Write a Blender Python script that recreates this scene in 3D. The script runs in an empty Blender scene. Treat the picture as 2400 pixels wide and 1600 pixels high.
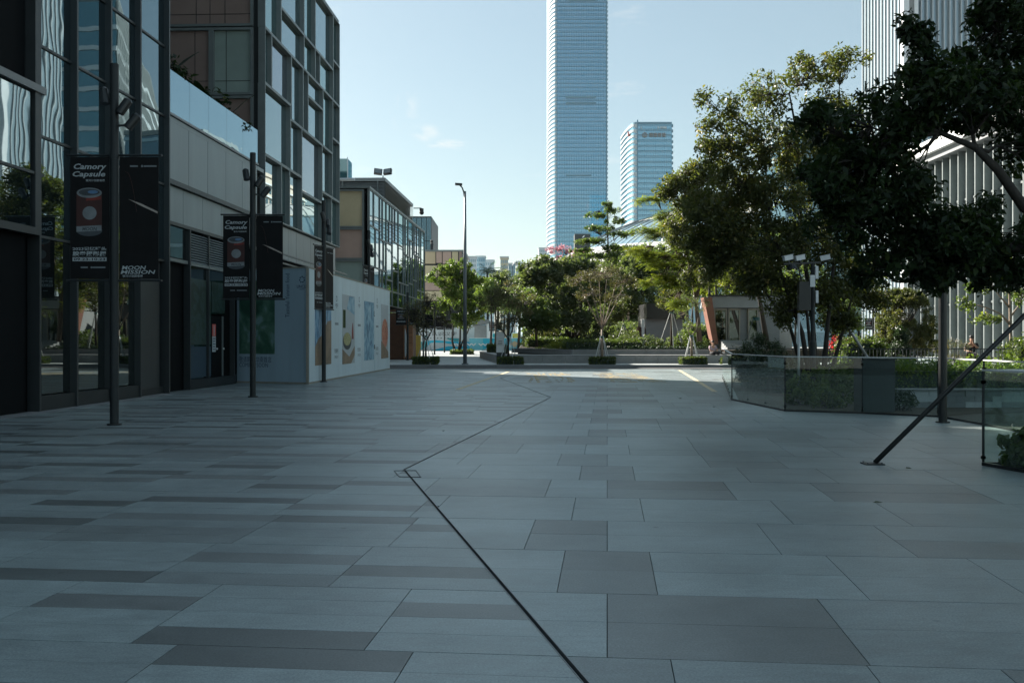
import bpy, math, random
import numpy as np
from mathutils import Vector, Matrix

SC = bpy.context.scene
COL = SC.collection
R = math.radians

# ------------------------------------------------------------------ camera
cam = bpy.data.objects.new('camera', bpy.data.cameras.new('camera'))
COL.objects.link(cam)
cam.location = (0, 0, 1.6)
cam.rotation_euler = (R(90), 0, 0)
cam.data.sensor_width = 36.0
cam.data.lens = 35.0
cam.data.shift_y = -7 / 2400
cam.data.clip_start = 0.1
cam.data.clip_end = 6000
SC.camera = cam

# ------------------------------------------------------------------ sky, sun, exposure
SUN_EL, SUN_AZ = 30.5, -46.8          # azimuth clockwise from +Y (the view direction)
world = bpy.data.worlds.new('World')
SC.world = world
world.use_nodes = True
wn, wl = world.node_tree.nodes, world.node_tree.links
sky = wn.new('ShaderNodeTexSky')
sky.sky_type = 'NISHITA'
sky.sun_disc = False
sky.sun_elevation = R(SUN_EL)
sky.sun_rotation = R(SUN_AZ % 360)
sky.altitude = 20
sky.air_density = 1.0
sky.dust_density = 1.0
sky.ozone_density = 1.0
bg = wn['Background']
bg.inputs['Strength'].default_value = 0.0525
# thin wisps of cloud: stretched noise over the whole sky
tc = wn.new('ShaderNodeTexCoord')
mp = wn.new('ShaderNodeMapping'); mp.inputs['Scale'].default_value = (2.2, 2.2, 9.0)
mp.inputs['Location'].default_value = (3.1, 0.4, 1.7)
nz = wn.new('ShaderNodeTexNoise'); nz.inputs['Scale'].default_value = 3.2
nz.inputs['Detail'].default_value = 7; nz.inputs['Roughness'].default_value = 0.62
rp = wn.new('ShaderNodeValToRGB')
rp.color_ramp.elements[0].position = 0.635; rp.color_ramp.elements[0].color = (0, 0, 0, 1)
rp.color_ramp.elements[1].position = 0.80; rp.color_ramp.elements[1].color = (0.5, 0.5, 0.5, 1)
mx = wn.new('ShaderNodeMix'); mx.data_type = 'RGBA'
mx.inputs[7].default_value = (6.2, 6.2, 6.0, 1)
wl.new(tc.outputs['Generated'], mp.inputs[0]); wl.new(mp.outputs[0], nz.inputs['Vector'])
wl.new(nz.outputs[0], rp.inputs[0])
# two small white clouds low over the street
def cloud(direction, r_out, r_in, scale, stretch, thr):
    d = Vector(direction).normalized()
    nrm = wn.new('ShaderNodeVectorMath'); nrm.operation = 'NORMALIZE'
    mp2 = wn.new('ShaderNodeMapping'); mp2.inputs['Scale'].default_value = (1, 1, stretch)
    mp2.inputs['Location'].default_value = (0, 0, -d.z * (stretch - 1))
    sb = wn.new('ShaderNodeVectorMath'); sb.operation = 'DISTANCE'; sb.inputs[1].default_value = tuple(d)
    wl.new(tc.outputs['Generated'], nrm.inputs[0]); wl.new(nrm.outputs[0], mp2.inputs[0]); wl.new(mp2.outputs[0], sb.inputs[0])
    mr = wn.new('ShaderNodeMapRange'); mr.interpolation_type = 'SMOOTHSTEP'
    mr.inputs['From Min'].default_value = r_out; mr.inputs['From Max'].default_value = r_in
    n2 = wn.new('ShaderNodeTexNoise'); n2.inputs['Scale'].default_value = scale; n2.inputs['Detail'].default_value = 6; n2.inputs['Roughness'].default_value = 0.6
    wl.new(sb.outputs['Value'], mr.inputs['Value']); wl.new(mp2.outputs[0], n2.inputs['Vector'])
    r2 = wn.new('ShaderNodeMapRange'); r2.inputs['From Min'].default_value = thr; r2.inputs['From Max'].default_value = thr + 0.28; r2.inputs['To Max'].default_value = 0.9
    ml = wn.new('ShaderNodeMath'); ml.operation = 'MULTIPLY'; ml.use_clamp = True
    wl.new(n2.outputs[0], r2.inputs['Value']); wl.new(mr.outputs[0], ml.inputs[0]); wl.new(r2.outputs[0], ml.inputs[1])
    return ml.outputs[0]
c1 = cloud((-0.0857, 1, 0.2062), 0.020, 0.001, 42.0, 1.9, 0.38)
c2 = cloud((-0.0635, 1, 0.1950), 0.030, 0.004, 45.0, 4.0, 0.42)
c3 = cloud((-0.1110, 1, 0.2350), 0.020, 0.002, 42.0, 0.6, 0.56)
am = rp.outputs[0]
for c_ in (c1, c2, c3):
    a_ = wn.new('ShaderNodeMath'); a_.operation = 'ADD'; a_.use_clamp = True
    wl.new(am, a_.inputs[0]); wl.new(c_, a_.inputs[1]); am = a_.outputs[0]
wl.new(am, mx.inputs[0])
hz = wn.new('ShaderNodeMix'); hz.data_type = 'RGBA'; hz.inputs[0].default_value = 0.42
hz.inputs[7].default_value = (3.05, 3.85, 4.05, 1)          # even thin haze that whitens the whole sky
wl.new(sky.outputs[0], hz.inputs[6])
tn = wn.new('ShaderNodeMix'); tn.data_type = 'RGBA'; tn.blend_type = 'MULTIPLY'; tn.inputs[0].default_value = 1.0
tn.inputs[7].default_value = (0.955, 1.0, 0.955, 1)          # the photograph's cooler green white balance
wl.new(hz.outputs[2], tn.inputs[6]); wl.new(tn.outputs[2], mx.inputs[6]); wl.new(mx.outputs[2], bg.inputs['Color'])

sun = bpy.data.objects.new('sun', bpy.data.lights.new('sun', 'SUN'))
COL.objects.link(sun)
sun.data.energy = 5.0
sun.data.angle = R(0.5)
sun.data.color = (1.0, 0.93, 0.83)
sun_dir = Vector((math.sin(R(SUN_AZ)) * math.cos(R(SUN_EL)), math.cos(R(SUN_AZ)) * math.cos(R(SUN_EL)), math.sin(R(SUN_EL))))
sun.rotation_euler = (-sun_dir).to_track_quat('-Z', 'Y').to_euler()
sun.location = (-60, 50, 80)

SC.view_settings.view_transform = 'Standard'
SC.view_settings.look = 'None'
SC.view_settings.exposure = 1.61
SC.view_settings.gamma = 1.0
SC.view_settings.use_curve_mapping = False
SC.render.engine = 'CYCLES'
SC.cycles.max_bounces = 6
SC.cycles.transparent_max_bounces = 16
SC.cycles.caustics_reflective = False
SC.cycles.caustics_refractive = False
try:
    SC.cycles.use_denoising = True
except Exception:
    pass

# ------------------------------------------------------------------ survey helpers (metres; camera eye 1.6 m)
FP, EYE, CX, CY = 2333.3, 1.6, 1200.0, 793.0

def G(px, py, z=0.0):
    y = FP * (EYE - z) / (py - CY)
    return Vector(((px - CX) / FP * y, y, z))

def P(px, py, y):
    return Vector(((px - CX) / FP * y, y, EYE + (CY - py) / FP * y))

def zat(py, y):
    return EYE + (CY - py) / FP * y

# ------------------------------------------------------------------ materials
MATS = {}

def new_mat(name):
    m = bpy.data.materials.new(name)
    m.use_nodes = True
    MATS[name] = m
    return m, m.node_tree.nodes, m.node_tree.links, m.node_tree.nodes['Principled BSDF']

def pmat(name, col, rough=0.5, metal=0.0, var=0.12, scale=3.0, bump=0.0, bscale=40.0, spec=0.5, coat=0.0, streak=False):
    """painted / stone / metal surface with faint mottling and optional fine relief"""
    m, n, l, b = new_mat(name)
    b.inputs['Roughness'].default_value = rough
    b.inputs['Metallic'].default_value = metal
    b.inputs['Specular IOR Level'].default_value = spec
    b.inputs['Coat Weight'].default_value = coat
    t = n.new('ShaderNodeTexCoord')
    mpn = n.new('ShaderNodeMapping')
    mpn.inputs['Scale'].default_value = (1, 1, 0.15) if streak else (1, 1, 1)
    no = n.new('ShaderNodeTexNoise'); no.inputs['Scale'].default_value = scale; no.inputs['Detail'].default_value = 6
    no.inputs['Roughness'].default_value = 0.65
    mr = n.new('ShaderNodeMapRange')
    mr.inputs['From Min'].default_value = 0.3; mr.inputs['From Max'].default_value = 0.7
    mr.inputs['To Min'].default_value = 1 - var; mr.inputs['To Max'].default_value = 1 + var
    mm = n.new('ShaderNodeMix'); mm.data_type = 'RGBA'; mm.blend_type = 'MULTIPLY'; mm.inputs[0].default_value = 1.0
    mm.inputs[6].default_value = (*col, 1)
    l.new(t.outputs['Object'], mpn.inputs[0]); l.new(mpn.outputs[0], no.inputs['Vector'])
    l.new(no.outputs[0], mr.inputs['Value']); l.new(mr.outputs[0], mm.inputs[7])
    l.new(mm.outputs[2], b.inputs['Base Color'])
    r2 = n.new('ShaderNodeMapRange'); r2.inputs['To Min'].default_value = max(0.02, rough - 0.08); r2.inputs['To Max'].default_value = min(1, rough + 0.1)
    l.new(no.outputs[0], r2.inputs['Value']); l.new(r2.outputs[0], b.inputs['Roughness'])
    if bump > 0:
        nb = n.new('ShaderNodeTexNoise'); nb.inputs['Scale'].default_value = bscale; nb.inputs['Detail'].default_value = 5
        bp = n.new('ShaderNodeBump'); bp.inputs['Strength'].default_value = bump; bp.inputs['Distance'].default_value = 0.02
        l.new(t.outputs['Object'], nb.inputs['Vector']); l.new(nb.outputs[0], bp.inputs['Height'])
        l.new(bp.outputs[0], b.inputs['Normal'])
    return m

def mirror_glass(name, base, refl, f0=0.35, wave=0.5, wscale=0.55, rough=0.012):
    """reflective curtain-wall glass, dark behind, each pane slightly warped"""
    m, n, l, b = new_mat(name)
    n.remove(b)
    out = n['Material Output']
    t = n.new('ShaderNodeTexCoord'); oi = n.new('ShaderNodeObjectInfo')
    ad = n.new('ShaderNodeVectorMath'); ad.operation = 'ADD'
    sc_ = n.new('ShaderNodeVectorMath'); sc_.operation = 'SCALE'; sc_.inputs['Scale'].default_value = 1.0
    cb = n.new('ShaderNodeCombineXYZ')
    ml = n.new('ShaderNodeMath'); ml.operation = 'MULTIPLY'; ml.inputs[1].default_value = 37.0
    l.new(oi.outputs['Random'], ml.inputs[0]); l.new(ml.outputs[0], cb.inputs[0]); l.new(ml.outputs[0], cb.inputs[2])
    l.new(t.outputs['Object'], ad.inputs[0]); l.new(cb.outputs[0], ad.inputs[1])
    no = n.new('ShaderNodeTexNoise'); no.inputs['Scale'].default_value = wscale; no.inputs['Detail'].default_value = 1.5
    l.new(ad.outputs[0], no.inputs['Vector'])
    bp = n.new('ShaderNodeBump'); bp.inputs['Strength'].default_value = wave; bp.inputs['Distance'].default_value = 0.007
    l.new(no.outputs[0], bp.inputs['Height'])
    di = n.new('ShaderNodeBsdfDiffuse'); di.inputs['Color'].default_value = (*base, 1)
    gl = n.new('ShaderNodeBsdfGlossy'); gl.inputs['Color'].default_value = (*refl, 1); gl.inputs['Roughness'].default_value = rough
    l.new(bp.outputs[0], gl.inputs['Normal'])
    lw = n.new('ShaderNodeLayerWeight'); lw.inputs['Blend'].default_value = 0.5
    pw = n.new('ShaderNodeMath'); pw.operation = 'POWER'; pw.inputs[1].default_value = 3.5
    mr = n.new('ShaderNodeMapRange'); mr.inputs['To Min'].default_value = f0; mr.inputs['To Max'].default_value = 0.98
    l.new(lw.outputs['Facing'], pw.inputs[0]); l.new(pw.outputs[0], mr.inputs['Value'])
    mx_ = n.new('ShaderNodeMixShader')
    l.new(mr.outputs[0], mx_.inputs[0]); l.new(di.outputs[0], mx_.inputs[1]); l.new(gl.outputs[0], mx_.inputs[2])
    l.new(mx_.outputs[0], out.inputs['Surface'])
    return m

def clear_glass(name, tint=(0.91, 0.955, 0.94), f0=0.04, pwr=5.0):
    m, n, l, b = new_mat(name)
    n.remove(b)
    out = n['Material Output']
    tr = n.new('ShaderNodeBsdfTransparent'); tr.inputs['Color'].default_value = (*tint, 1)
    gl = n.new('ShaderNodeBsdfGlossy'); gl.inputs['Roughness'].default_value = 0.01; gl.inputs['Color'].default_value = (0.95, 1, 0.98, 1)
    lw = n.new('ShaderNodeLayerWeight'); lw.inputs['Blend'].default_value = 0.5
    pw = n.new('ShaderNodeMath'); pw.operation = 'POWER'; pw.inputs[1].default_value = pwr
    mr = n.new('ShaderNodeMapRange'); mr.inputs['To Min'].default_value = f0; mr.inputs['To Max'].default_value = 0.95
    l.new(lw.outputs['Facing'], pw.inputs[0]); l.new(pw.outputs[0], mr.inputs['Value'])
    mx_ = n.new('ShaderNodeMixShader')
    l.new(mr.outputs[0], mx_.inputs[0]); l.new(tr.outputs[0], mx_.inputs[1]); l.new(gl.outputs[0], mx_.inputs[2])
    l.new(mx_.outputs[0], out.inputs['Surface'])
    return m

def leaf_mat(name, c1, c2, c3=None, trans=0.35, tcol=None, rough=0.45, spec=0.45):
    """leaf colour runs from c1 to c2 (some leaves c3) by the leaf's own 'var' value"""
    m, n, l, b = new_mat(name)
    at = n.new('ShaderNodeAttribute'); at.attribute_name = 'var'
    rp_ = n.new('ShaderNodeValToRGB')
    rp_.color_ramp.elements[0].color = (*c1, 1)
    rp_.color_ramp.elements[1].color = (*c2, 1)
    rp_.color_ramp.elements[1].position = 0.8 if c3 else 1.0
    if c3:
        e = rp_.color_ramp.elements.new(0.97); e.color = (*c3, 1)
    l.new(at.outputs['Fac'], rp_.inputs[0])
    l.new(rp_.outputs[0], b.inputs['Base Color'])
    b.inputs['Roughness'].default_value = rough
    b.inputs['Specular IOR Level'].default_value = spec
    tl = n.new('ShaderNodeBsdfTranslucent')
    mm = n.new('ShaderNodeMix'); mm.data_type = 'RGBA'; mm.blend_type = 'MULTIPLY'; mm.inputs[0].default_value = 1.0
    mm.inputs[7].default_value = (*(tcol or (1.5, 1.7, 0.6)), 1)
    l.new(rp_.outputs[0], mm.inputs[6]); l.new(mm.outputs[2], tl.inputs['Color'])
    ms = n.new('ShaderNodeMixShader'); ms.inputs[0].default_value = trans
    out = n['Material Output']
    l.new(b.outputs[0], ms.inputs[1]); l.new(tl.outputs[0], ms.inputs[2]); l.new(ms.outputs[0], out.inputs['Surface'])
    return m

def paver_mat():
    m, n, l, b = new_mat('paver_stone')
    at = n.new('ShaderNodeAttribute'); at.attribute_name = 'tone'
    rp_ = n.new('ShaderNodeValToRGB')
    e = rp_.color_ramp.elements
    e[0].position = 0.0; e[0].color = (0.085, 0.098, 0.099, 1)
    e[1].position = 1.0; e[1].color = (0.275, 0.330, 0.340, 1)
    x = e.new(0.35); x.color = (0.150, 0.164, 0.166, 1)
    x = e.new(0.6); x.color = (0.212, 0.250, 0.258, 1)
    t = n.new('ShaderNodeTexCoord')
    no = n.new('ShaderNodeTexNoise'); no.inputs['Scale'].default_value = 75; no.inputs['Detail'].default_value = 4; no.inputs['Roughness'].default_value = 0.8
    n2 = n.new('ShaderNodeTexNoise'); n2.inputs['Scale'].default_value = 0.55; n2.inputs['Detail'].default_value = 8; n2.inputs['Roughness'].default_value = 0.7
    mp_ = n.new('ShaderNodeMapping'); mp_.inputs['Scale'].default_value = (1, 3.5, 1)
    n3 = n.new('ShaderNodeTexNoise'); n3.inputs['Scale'].default_value = 4.5; n3.inputs['Detail'].default_value = 9; n3.inputs['Roughness'].default_value = 0.75
    l.new(t.outputs['Object'], no.inputs['Vector']); l.new(t.outputs['Object'], n2.inputs['Vector'])
    l.new(t.outputs['Object'], mp_.inputs[0]); l.new(mp_.outputs[0], n3.inputs['Vector'])
    def mrange(src, a, bb, lo, hi):
        r_ = n.new('ShaderNodeMapRange'); r_.inputs['From Min'].default_value = a; r_.inputs['From Max'].default_value = bb
        r_.inputs['To Min'].default_value = lo; r_.inputs['To Max'].default_value = hi
        l.new(src, r_.inputs['Value']); return r_.outputs[0]
    a1 = mrange(no.outputs[0], 0.3, 0.7, 0.62, 1.38)
    a2 = mrange(n2.outputs[0], 0.3, 0.7, 0.70, 1.22)
    a3 = mrange(n3.outputs[0], 0.3, 0.7, 0.74, 1.22)
    m1 = n.new('ShaderNodeMath'); m1.operation = 'MULTIPLY'; l.new(a1, m1.inputs[0]); l.new(a2, m1.inputs[1])
    m2 = n.new('ShaderNodeMath'); m2.operation = 'MULTIPLY'; l.new(m1.outputs[0], m2.inputs[0]); l.new(a3, m2.inputs[1])
    # a few dark spots: old gum and drips
    vo = n.new('ShaderNodeTexVoronoi'); vo.inputs['Scale'].default_value = 1.1
    sp = mrange(vo.outputs['Distance'], 0.014, 0.034, 0.5, 1.0)
    l.new(t.outputs['Object'], vo.inputs['Vector'])
    m3 = n.new('ShaderNodeMath'); m3.operation = 'MULTIPLY'; l.new(m2.outputs[0], m3.inputs[0]); l.new(sp, m3.inputs[1])
    mm = n.new('ShaderNodeMix'); mm.data_type = 'RGBA'; mm.blend_type = 'MULTIPLY'; mm.inputs[0].default_value = 1.0
    l.new(at.outputs['Fac'], rp_.inputs[0]); l.new(rp_.outputs[0], mm.inputs[6]); l.new(m3.outputs[0], mm.inputs[7])
    l.new(mm.outputs[2], b.inputs['Base Color'])
    ro = mrange(n3.outputs[0], 0.3, 0.7, 0.33, 0.50); l.new(ro, b.inputs['Roughness'])
    bp = n.new('ShaderNodeBump'); bp.inputs['Strength'].default_value = 0.12; bp.inputs['Distance'].default_value = 0.004
    l.new(no.outputs[0], bp.inputs['Height']); l.new(bp.outputs[0], b.inputs['Normal'])
    return m

paver_mat()
pmat('joint_dark', (0.025, 0.027, 0.028), 0.9)
pmat('asphalt', (0.055, 0.055, 0.057), 0.85, bump=0.4, bscale=60)
pmat('ground_far', (0.16, 0.16, 0.155), 0.9, scale=0.05, var=0.25)
pmat('sidewalk_stone', (0.36, 0.385, 0.385), 0.6, scale=0.8, var=0.16)
pmat('kerb_stone', (0.20, 0.205, 0.21), 0.7, scale=2, var=0.15)
pmat('planter_stone', (0.23, 0.235, 0.235), 0.65, scale=2, var=0.14, bump=0.2, bscale=50)
pmat('soil', (0.05, 0.042, 0.03), 0.95, var=0.4, scale=6, bump=0.8, bscale=8)
pmat('yellow_paint', (0.56, 0.48, 0.32), 0.7, var=0.35, scale=9)
pmat('black_metal', (0.012, 0.014, 0.015), 0.38, 0.0, coat=0.1)
pmat('dark_metal', (0.022, 0.026, 0.028), 0.45, 0.1, spec=0.35)
pmat('frame_metal', (0.19, 0.215, 0.215), 0.42, 0.35, var=0.08)
pmat('mullion_metal', (0.045, 0.052, 0.055), 0.4, 0.3, var=0.08)
pmat('void_dark', (0.006, 0.007, 0.008), 0.8, spec=0.1)
pmat('grey_panel', (0.25, 0.285, 0.295), 0.42, 0.25, var=0.16, scale=0.7, streak=True)
pmat('grey_panel_light', (0.30, 0.32, 0.325), 0.45, 0.25, var=0.2, scale=0.9, streak=True)
pmat('brown_panel', (0.27, 0.195, 0.17), 0.35, 0.1, var=0.12, scale=0.5)
pmat('mauve_panel', (0.46, 0.32, 0.265), 0.4, 0.1, var=0.1, scale=0.5)
pmat('sage_panel', (0.29, 0.36, 0.33), 0.35, 0.1, var=0.12, scale=0.4)
pmat('ochre_panel', (0.54, 0.45, 0.29), 0.4, 0.1, var=0.14, scale=0.35)
pmat('tan_panel', (0.52, 0.41, 0.27), 0.5, 0.0, var=0.12, scale=0.35)
pmat('steel_grey', (0.19, 0.20, 0.205), 0.4, 0.4, var=0.1)
pmat('lamp_grey', (0.14, 0.16, 0.175), 0.4, 0.3, var=0.06)
pmat('white_paint', (0.78, 0.79, 0.78), 0.5, var=0.05)
pmat('white_metal', (0.66, 0.68, 0.69), 0.4, 0.1, var=0.05)
pmat('hoarding_shade_blue', (0.34, 0.45, 0.53), 0.5, var=0.10, scale=0.9, streak=True)  # blue shade of the camera-side face put into the board colour
pmat('hoarding_white', (0.60, 0.70, 0.75), 0.4, var=0.10, scale=0.9, streak=True)
pmat('hoarding_trim', (0.28, 0.26, 0.22), 0.6)
pmat('ink_blue', (0.05, 0.08, 0.13), 0.6)
pmat('print_white', (0.42, 0.46, 0.48), 0.6, var=0.04)
pmat('print_grey', (0.20, 0.23, 0.25), 0.6, var=0.04)
pmat('banner_black', (0.008, 0.008, 0.009), 0.6, var=0.3, spec=0.2, bump=0.5, bscale=3.5)
pmat('print_red', (0.20, 0.025, 0.018), 0.5, var=0.3)
pmat('print_dark_red', (0.05, 0.012, 0.010), 0.5, var=0.3)
pmat('print_tin', (0.20, 0.22, 0.235), 0.45, var=0.3)
pmat('print_tin_dark', (0.05, 0.06, 0.07), 0.45, var=0.3)
pmat('print_blue', (0.10, 0.20, 0.36), 0.5, var=0.3)
pmat('print_streak', (0.42, 0.36, 0.32), 0.5, var=0.3)
pmat('wood_dark', (0.13, 0.055, 0.028), 0.6, var=0.25, scale=3)
pmat('wood_lit', (0.40, 0.19, 0.10), 0.6, var=0.2, scale=3)
pmat('wood_board', (0.24, 0.175, 0.12), 0.6, var=0.3, scale=2)
pmat('orange_wall', (0.24, 0.105, 0.07), 0.7, var=0.14, scale=1.2)
pmat('concrete', (0.24, 0.255, 0.26), 0.75, var=0.1, scale=1.0)
pmat('hut_grey', (0.24, 0.25, 0.26), 0.75, var=0.1, scale=1.0)
pmat('turquoise', (0.01, 0.42, 0.60), 0.5, var=0.12, scale=0.3)
pmat('turquoise_dark', (0.03, 0.27, 0.30), 0.5, var=0.12, scale=0.3)
pmat('turquoise_pale', (0.15, 0.50, 0.60), 0.5, var=0.12, scale=0.3)
pmat('mural_white', (0.50, 0.55, 0.57), 0.6, var=0.06)
pmat('mural_yellow', (0.68, 0.44, 0.09), 0.6)
pmat('ink_black', (0.02, 0.022, 0.025), 0.6)
pmat('bark_brown', (0.085, 0.062, 0.045), 0.85, var=0.3, scale=8, bump=0.6, bscale=25)
pmat('bark_dark', (0.035, 0.030, 0.025), 0.85, var=0.3, scale=8, bump=0.6, bscale=25)
pmat('bark_pale', (0.26, 0.20, 0.15), 0.7, var=0.3, scale=6, bump=0.3, bscale=20)
pmat('stake_steel', (0.46, 0.48, 0.48), 0.4, 0.4, var=0.1)
pmat('stake_green', (0.03, 0.11, 0.10), 0.5)
pmat('skin', (0.42, 0.24, 0.16), 0.55, var=0.06)
pmat('shirt_pink', (0.44, 0.33, 0.38), 0.8, var=0.12, scale=20)
pmat('shirt_black', (0.012, 0.012, 0.014), 0.8)
pmat('trousers_dark', (0.018, 0.018, 0.022), 0.8)
pmat('hair_black', (0.01, 0.009, 0.009), 0.5)
pmat('granite_dark', (0.035, 0.045, 0.047), 0.6, var=0.2, scale=20)
pmat('block_pale', (0.36, 0.39, 0.40), 0.7, var=0.12)
pmat('block_grey', (0.17, 0.185, 0.19), 0.7, var=0.2)
pmat('tower_white', (0.50, 0.56, 0.59), 0.35, 0.2, var=0.05, scale=0.05)
pmat('fin_metal', (0.44, 0.48, 0.50), 0.4, 0.1, var=0.05)
pmat('podium_fin', (0.19, 0.215, 0.215), 0.45, 0.1, var=0.1)
pmat('tower_line', (0.13, 0.27, 0.36), 0.4, 0.2, var=0.05, scale=0.05)
pmat('far_white', (0.58, 0.64, 0.67), 0.7, var=0.08, scale=0.05)
pmat('far_blue', (0.27, 0.40, 0.46), 0.5, var=0.1, scale=0.05)
pmat('far_cream', (0.56, 0.52, 0.38), 0.7, var=0.08, scale=0.05)
pmat('cream_stone', (0.52, 0.47, 0.40), 0.7, var=0.08, scale=0.1)
pmat('dome_white', (0.78, 0.78, 0.76), 0.3, 0.0, var=0.03, scale=0.1)
pmat('sign_bronze', (0.22, 0.19, 0.17), 0.4, 0.2)
pmat('sign_red', (0.55, 0.12, 0.10), 0.5)
mirror_glass('curtain_glass', (0.010, 0.014, 0.015), (0.52, 0.66, 0.72), 0.32, 0.5, 0.62)
mirror_glass('shop_glass', (0.008, 0.010, 0.010), (0.75, 0.85, 0.86), 0.13, 0.25, 0.5)
mirror_glass('rail_glass', (0.03, 0.045, 0.055), (0.56, 0.74, 0.83), 0.48, 0.5, 0.8)
mirror_glass('grid_glass', (0.03, 0.04, 0.04), (0.68, 0.80, 0.84), 0.36, 0.45, 0.35)
mirror_glass('grid_glass_pink', (0.04, 0.04, 0.045), (0.72, 0.78, 0.83), 0.36, 0.45, 0.35)
mirror_glass('grid_glass_green', (0.03, 0.05, 0.048), (0.64, 0.80, 0.81), 0.36, 0.45, 0.35)
mirror_glass('tower_glass', (0.05, 0.18, 0.29), (0.40, 0.68, 0.86), 0.48, 0.02, 0.05, 0.06)
mirror_glass('tower_glass_pale', (0.09, 0.28, 0.38), (0.50, 0.76, 0.90), 0.50, 0.02, 0.05, 0.06)
mirror_glass('tower_glass_dark', (0.02, 0.06, 0.08), (0.40, 0.52, 0.58), 0.30, 0.02, 0.05, 0.06)
mirror_glass('fin_glass', (0.26, 0.33, 0.37), (0.62, 0.76, 0.84), 0.22, 0.02, 0.1, 0.06)
mirror_glass('teal_glass', (0.04, 0.12, 0.14), (0.5, 0.72, 0.78), 0.32, 0.05, 0.1, 0.04)
mirror_glass('podium_glass', (0.15, 0.20, 0.195), (0.66, 0.82, 0.82), 0.25, 0.15, 0.3, 0.03)
mirror_glass('dome_glass', (0.30, 0.42, 0.48), (0.72, 0.88, 0.95), 0.30, 0.02, 0.1, 0.15)
clear_glass('balustrade_glass')
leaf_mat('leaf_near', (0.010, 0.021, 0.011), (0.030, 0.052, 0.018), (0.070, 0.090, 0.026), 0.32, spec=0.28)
leaf_mat('leaf_olive', (0.045, 0.060, 0.026), (0.118, 0.124, 0.046), (0.25, 0.18, 0.055), 0.42)
leaf_mat('leaf_dark', (0.060, 0.088, 0.050), (0.140, 0.165, 0.092), (0.22, 0.22, 0.14), 0.42, rough=0.42, spec=0.45)
leaf_mat('leaf_mid', (0.060, 0.100, 0.040), (0.145, 0.185, 0.066), (0.21, 0.22, 0.09), 0.46, spec=0.6)
leaf_mat('leaf_bright', (0.085, 0.125, 0.025), (0.210, 0.225, 0.045), (0.30, 0.26, 0.06), 0.5)
leaf_mat('leaf_fresh', (0.050, 0.090, 0.026), (0.130, 0.170, 0.050), (0.22, 0.23, 0.07), 0.48)
leaf_mat('leaf_brown', (0.055, 0.060, 0.032), (0.115, 0.105, 0.058), (0.24, 0.13, 0.09), 0.38)
leaf_mat('leaf_hedge', (0.035, 0.060, 0.020), (0.100, 0.130, 0.036), (0.18, 0.19, 0.06), 0.4)
leaf_mat('leaf_needle', (0.016, 0.036, 0.018), (0.045, 0.075, 0.030), None, 0.2)
leaf_mat('leaf_palm', (0.025, 0.060, 0.030), (0.080, 0.130, 0.045), (0.14, 0.18, 0.05), 0.35)
leaf_mat('petal_pink', (0.45, 0.20, 0.26), (0.62, 0.36, 0.42), None, 0.4, (1.2, 1.0, 1.0))
leaf_mat('petal_red', (0.45, 0.03, 0.03), (0.62, 0.07, 0.06), None, 0.4, (1.2, 1.0, 1.0))
leaf_mat('leaf_dry', (0.30, 0.20, 0.06), (0.42, 0.28, 0.08), None, 0.3)

def poster_mat(name, stops, scale, dist=2.0, rough=0.5, stretch=(1, 1, 1)):
    m, n, l, b = new_mat(name)
    t = n.new('ShaderNodeTexCoord'); mp_ = n.new('ShaderNodeMapping'); mp_.inputs['Scale'].default_value = stretch
    no = n.new('ShaderNodeTexNoise'); no.inputs['Scale'].default_value = scale; no.inputs['Detail'].default_value = 3
    no.inputs['Distortion'].default_value = dist
    rp_ = n.new('ShaderNodeValToRGB')
    e = rp_.color_ramp.elements
    e[0].position = stops[0][0]; e[0].color = (*stops[0][1], 1)
    e[1].position = stops[-1][0]; e[1].color = (*stops[-1][1], 1)
    for p, c in stops[1:-1]:
        x = e.new(p); x.color = (*c, 1)
    l.new(t.outputs['Object'], mp_.inputs[0]); l.new(mp_.outputs[0], no.inputs['Vector'])
    l.new(no.outputs[0], rp_.inputs[0]); l.new(rp_.outputs[0], b.inputs['Base Color'])
    b.inputs['Roughness'].default_value = rough
    return m

poster_mat('poster_leaves', [(0.28, (0.02, 0.06, 0.04)), (0.45, (0.05, 0.13, 0.09)), (0.56, (0.10, 0.20, 0.15)), (0.66, (0.20, 0.32, 0.34)), (0.8, (0.09, 0.20, 0.09))], 1.5, 0.8)
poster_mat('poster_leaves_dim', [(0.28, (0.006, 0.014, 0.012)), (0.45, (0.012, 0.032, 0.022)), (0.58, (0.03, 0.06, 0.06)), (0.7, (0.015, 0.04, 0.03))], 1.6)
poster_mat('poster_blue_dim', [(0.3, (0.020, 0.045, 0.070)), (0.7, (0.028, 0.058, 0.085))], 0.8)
poster_mat('poster_water', [(0.3, (0.03, 0.10, 0.20)), (0.45, (0.12, 0.28, 0.45)), (0.6, (0.42, 0.58, 0.70)), (0.7, (0.08, 0.22, 0.38))], 3.0, 1.0, 0.5, (2.5, 2.5, 0.5))
poster_mat('poster_noodles', [(0.3, (0.16, 0.12, 0.05)), (0.48, (0.34, 0.33, 0.14)), (0.6, (0.52, 0.48, 0.30)), (0.7, (0.14, 0.20, 0.05))], 9.0, 3.0)
poster_mat('poster_prawn', [(0.3, (0.12, 0.03, 0.02)), (0.48, (0.48, 0.13, 0.07)), (0.6, (0.60, 0.34, 0.24)), (0.72, (0.16, 0.05, 0.03))], 6.0, 2.0)
poster_mat('poster_sea', [(0.3, (0.05, 0.12, 0.20)), (0.5, (0.20, 0.36, 0.48)), (0.7, (0.40, 0.55, 0.62))], 2.0, 1.0)

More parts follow.
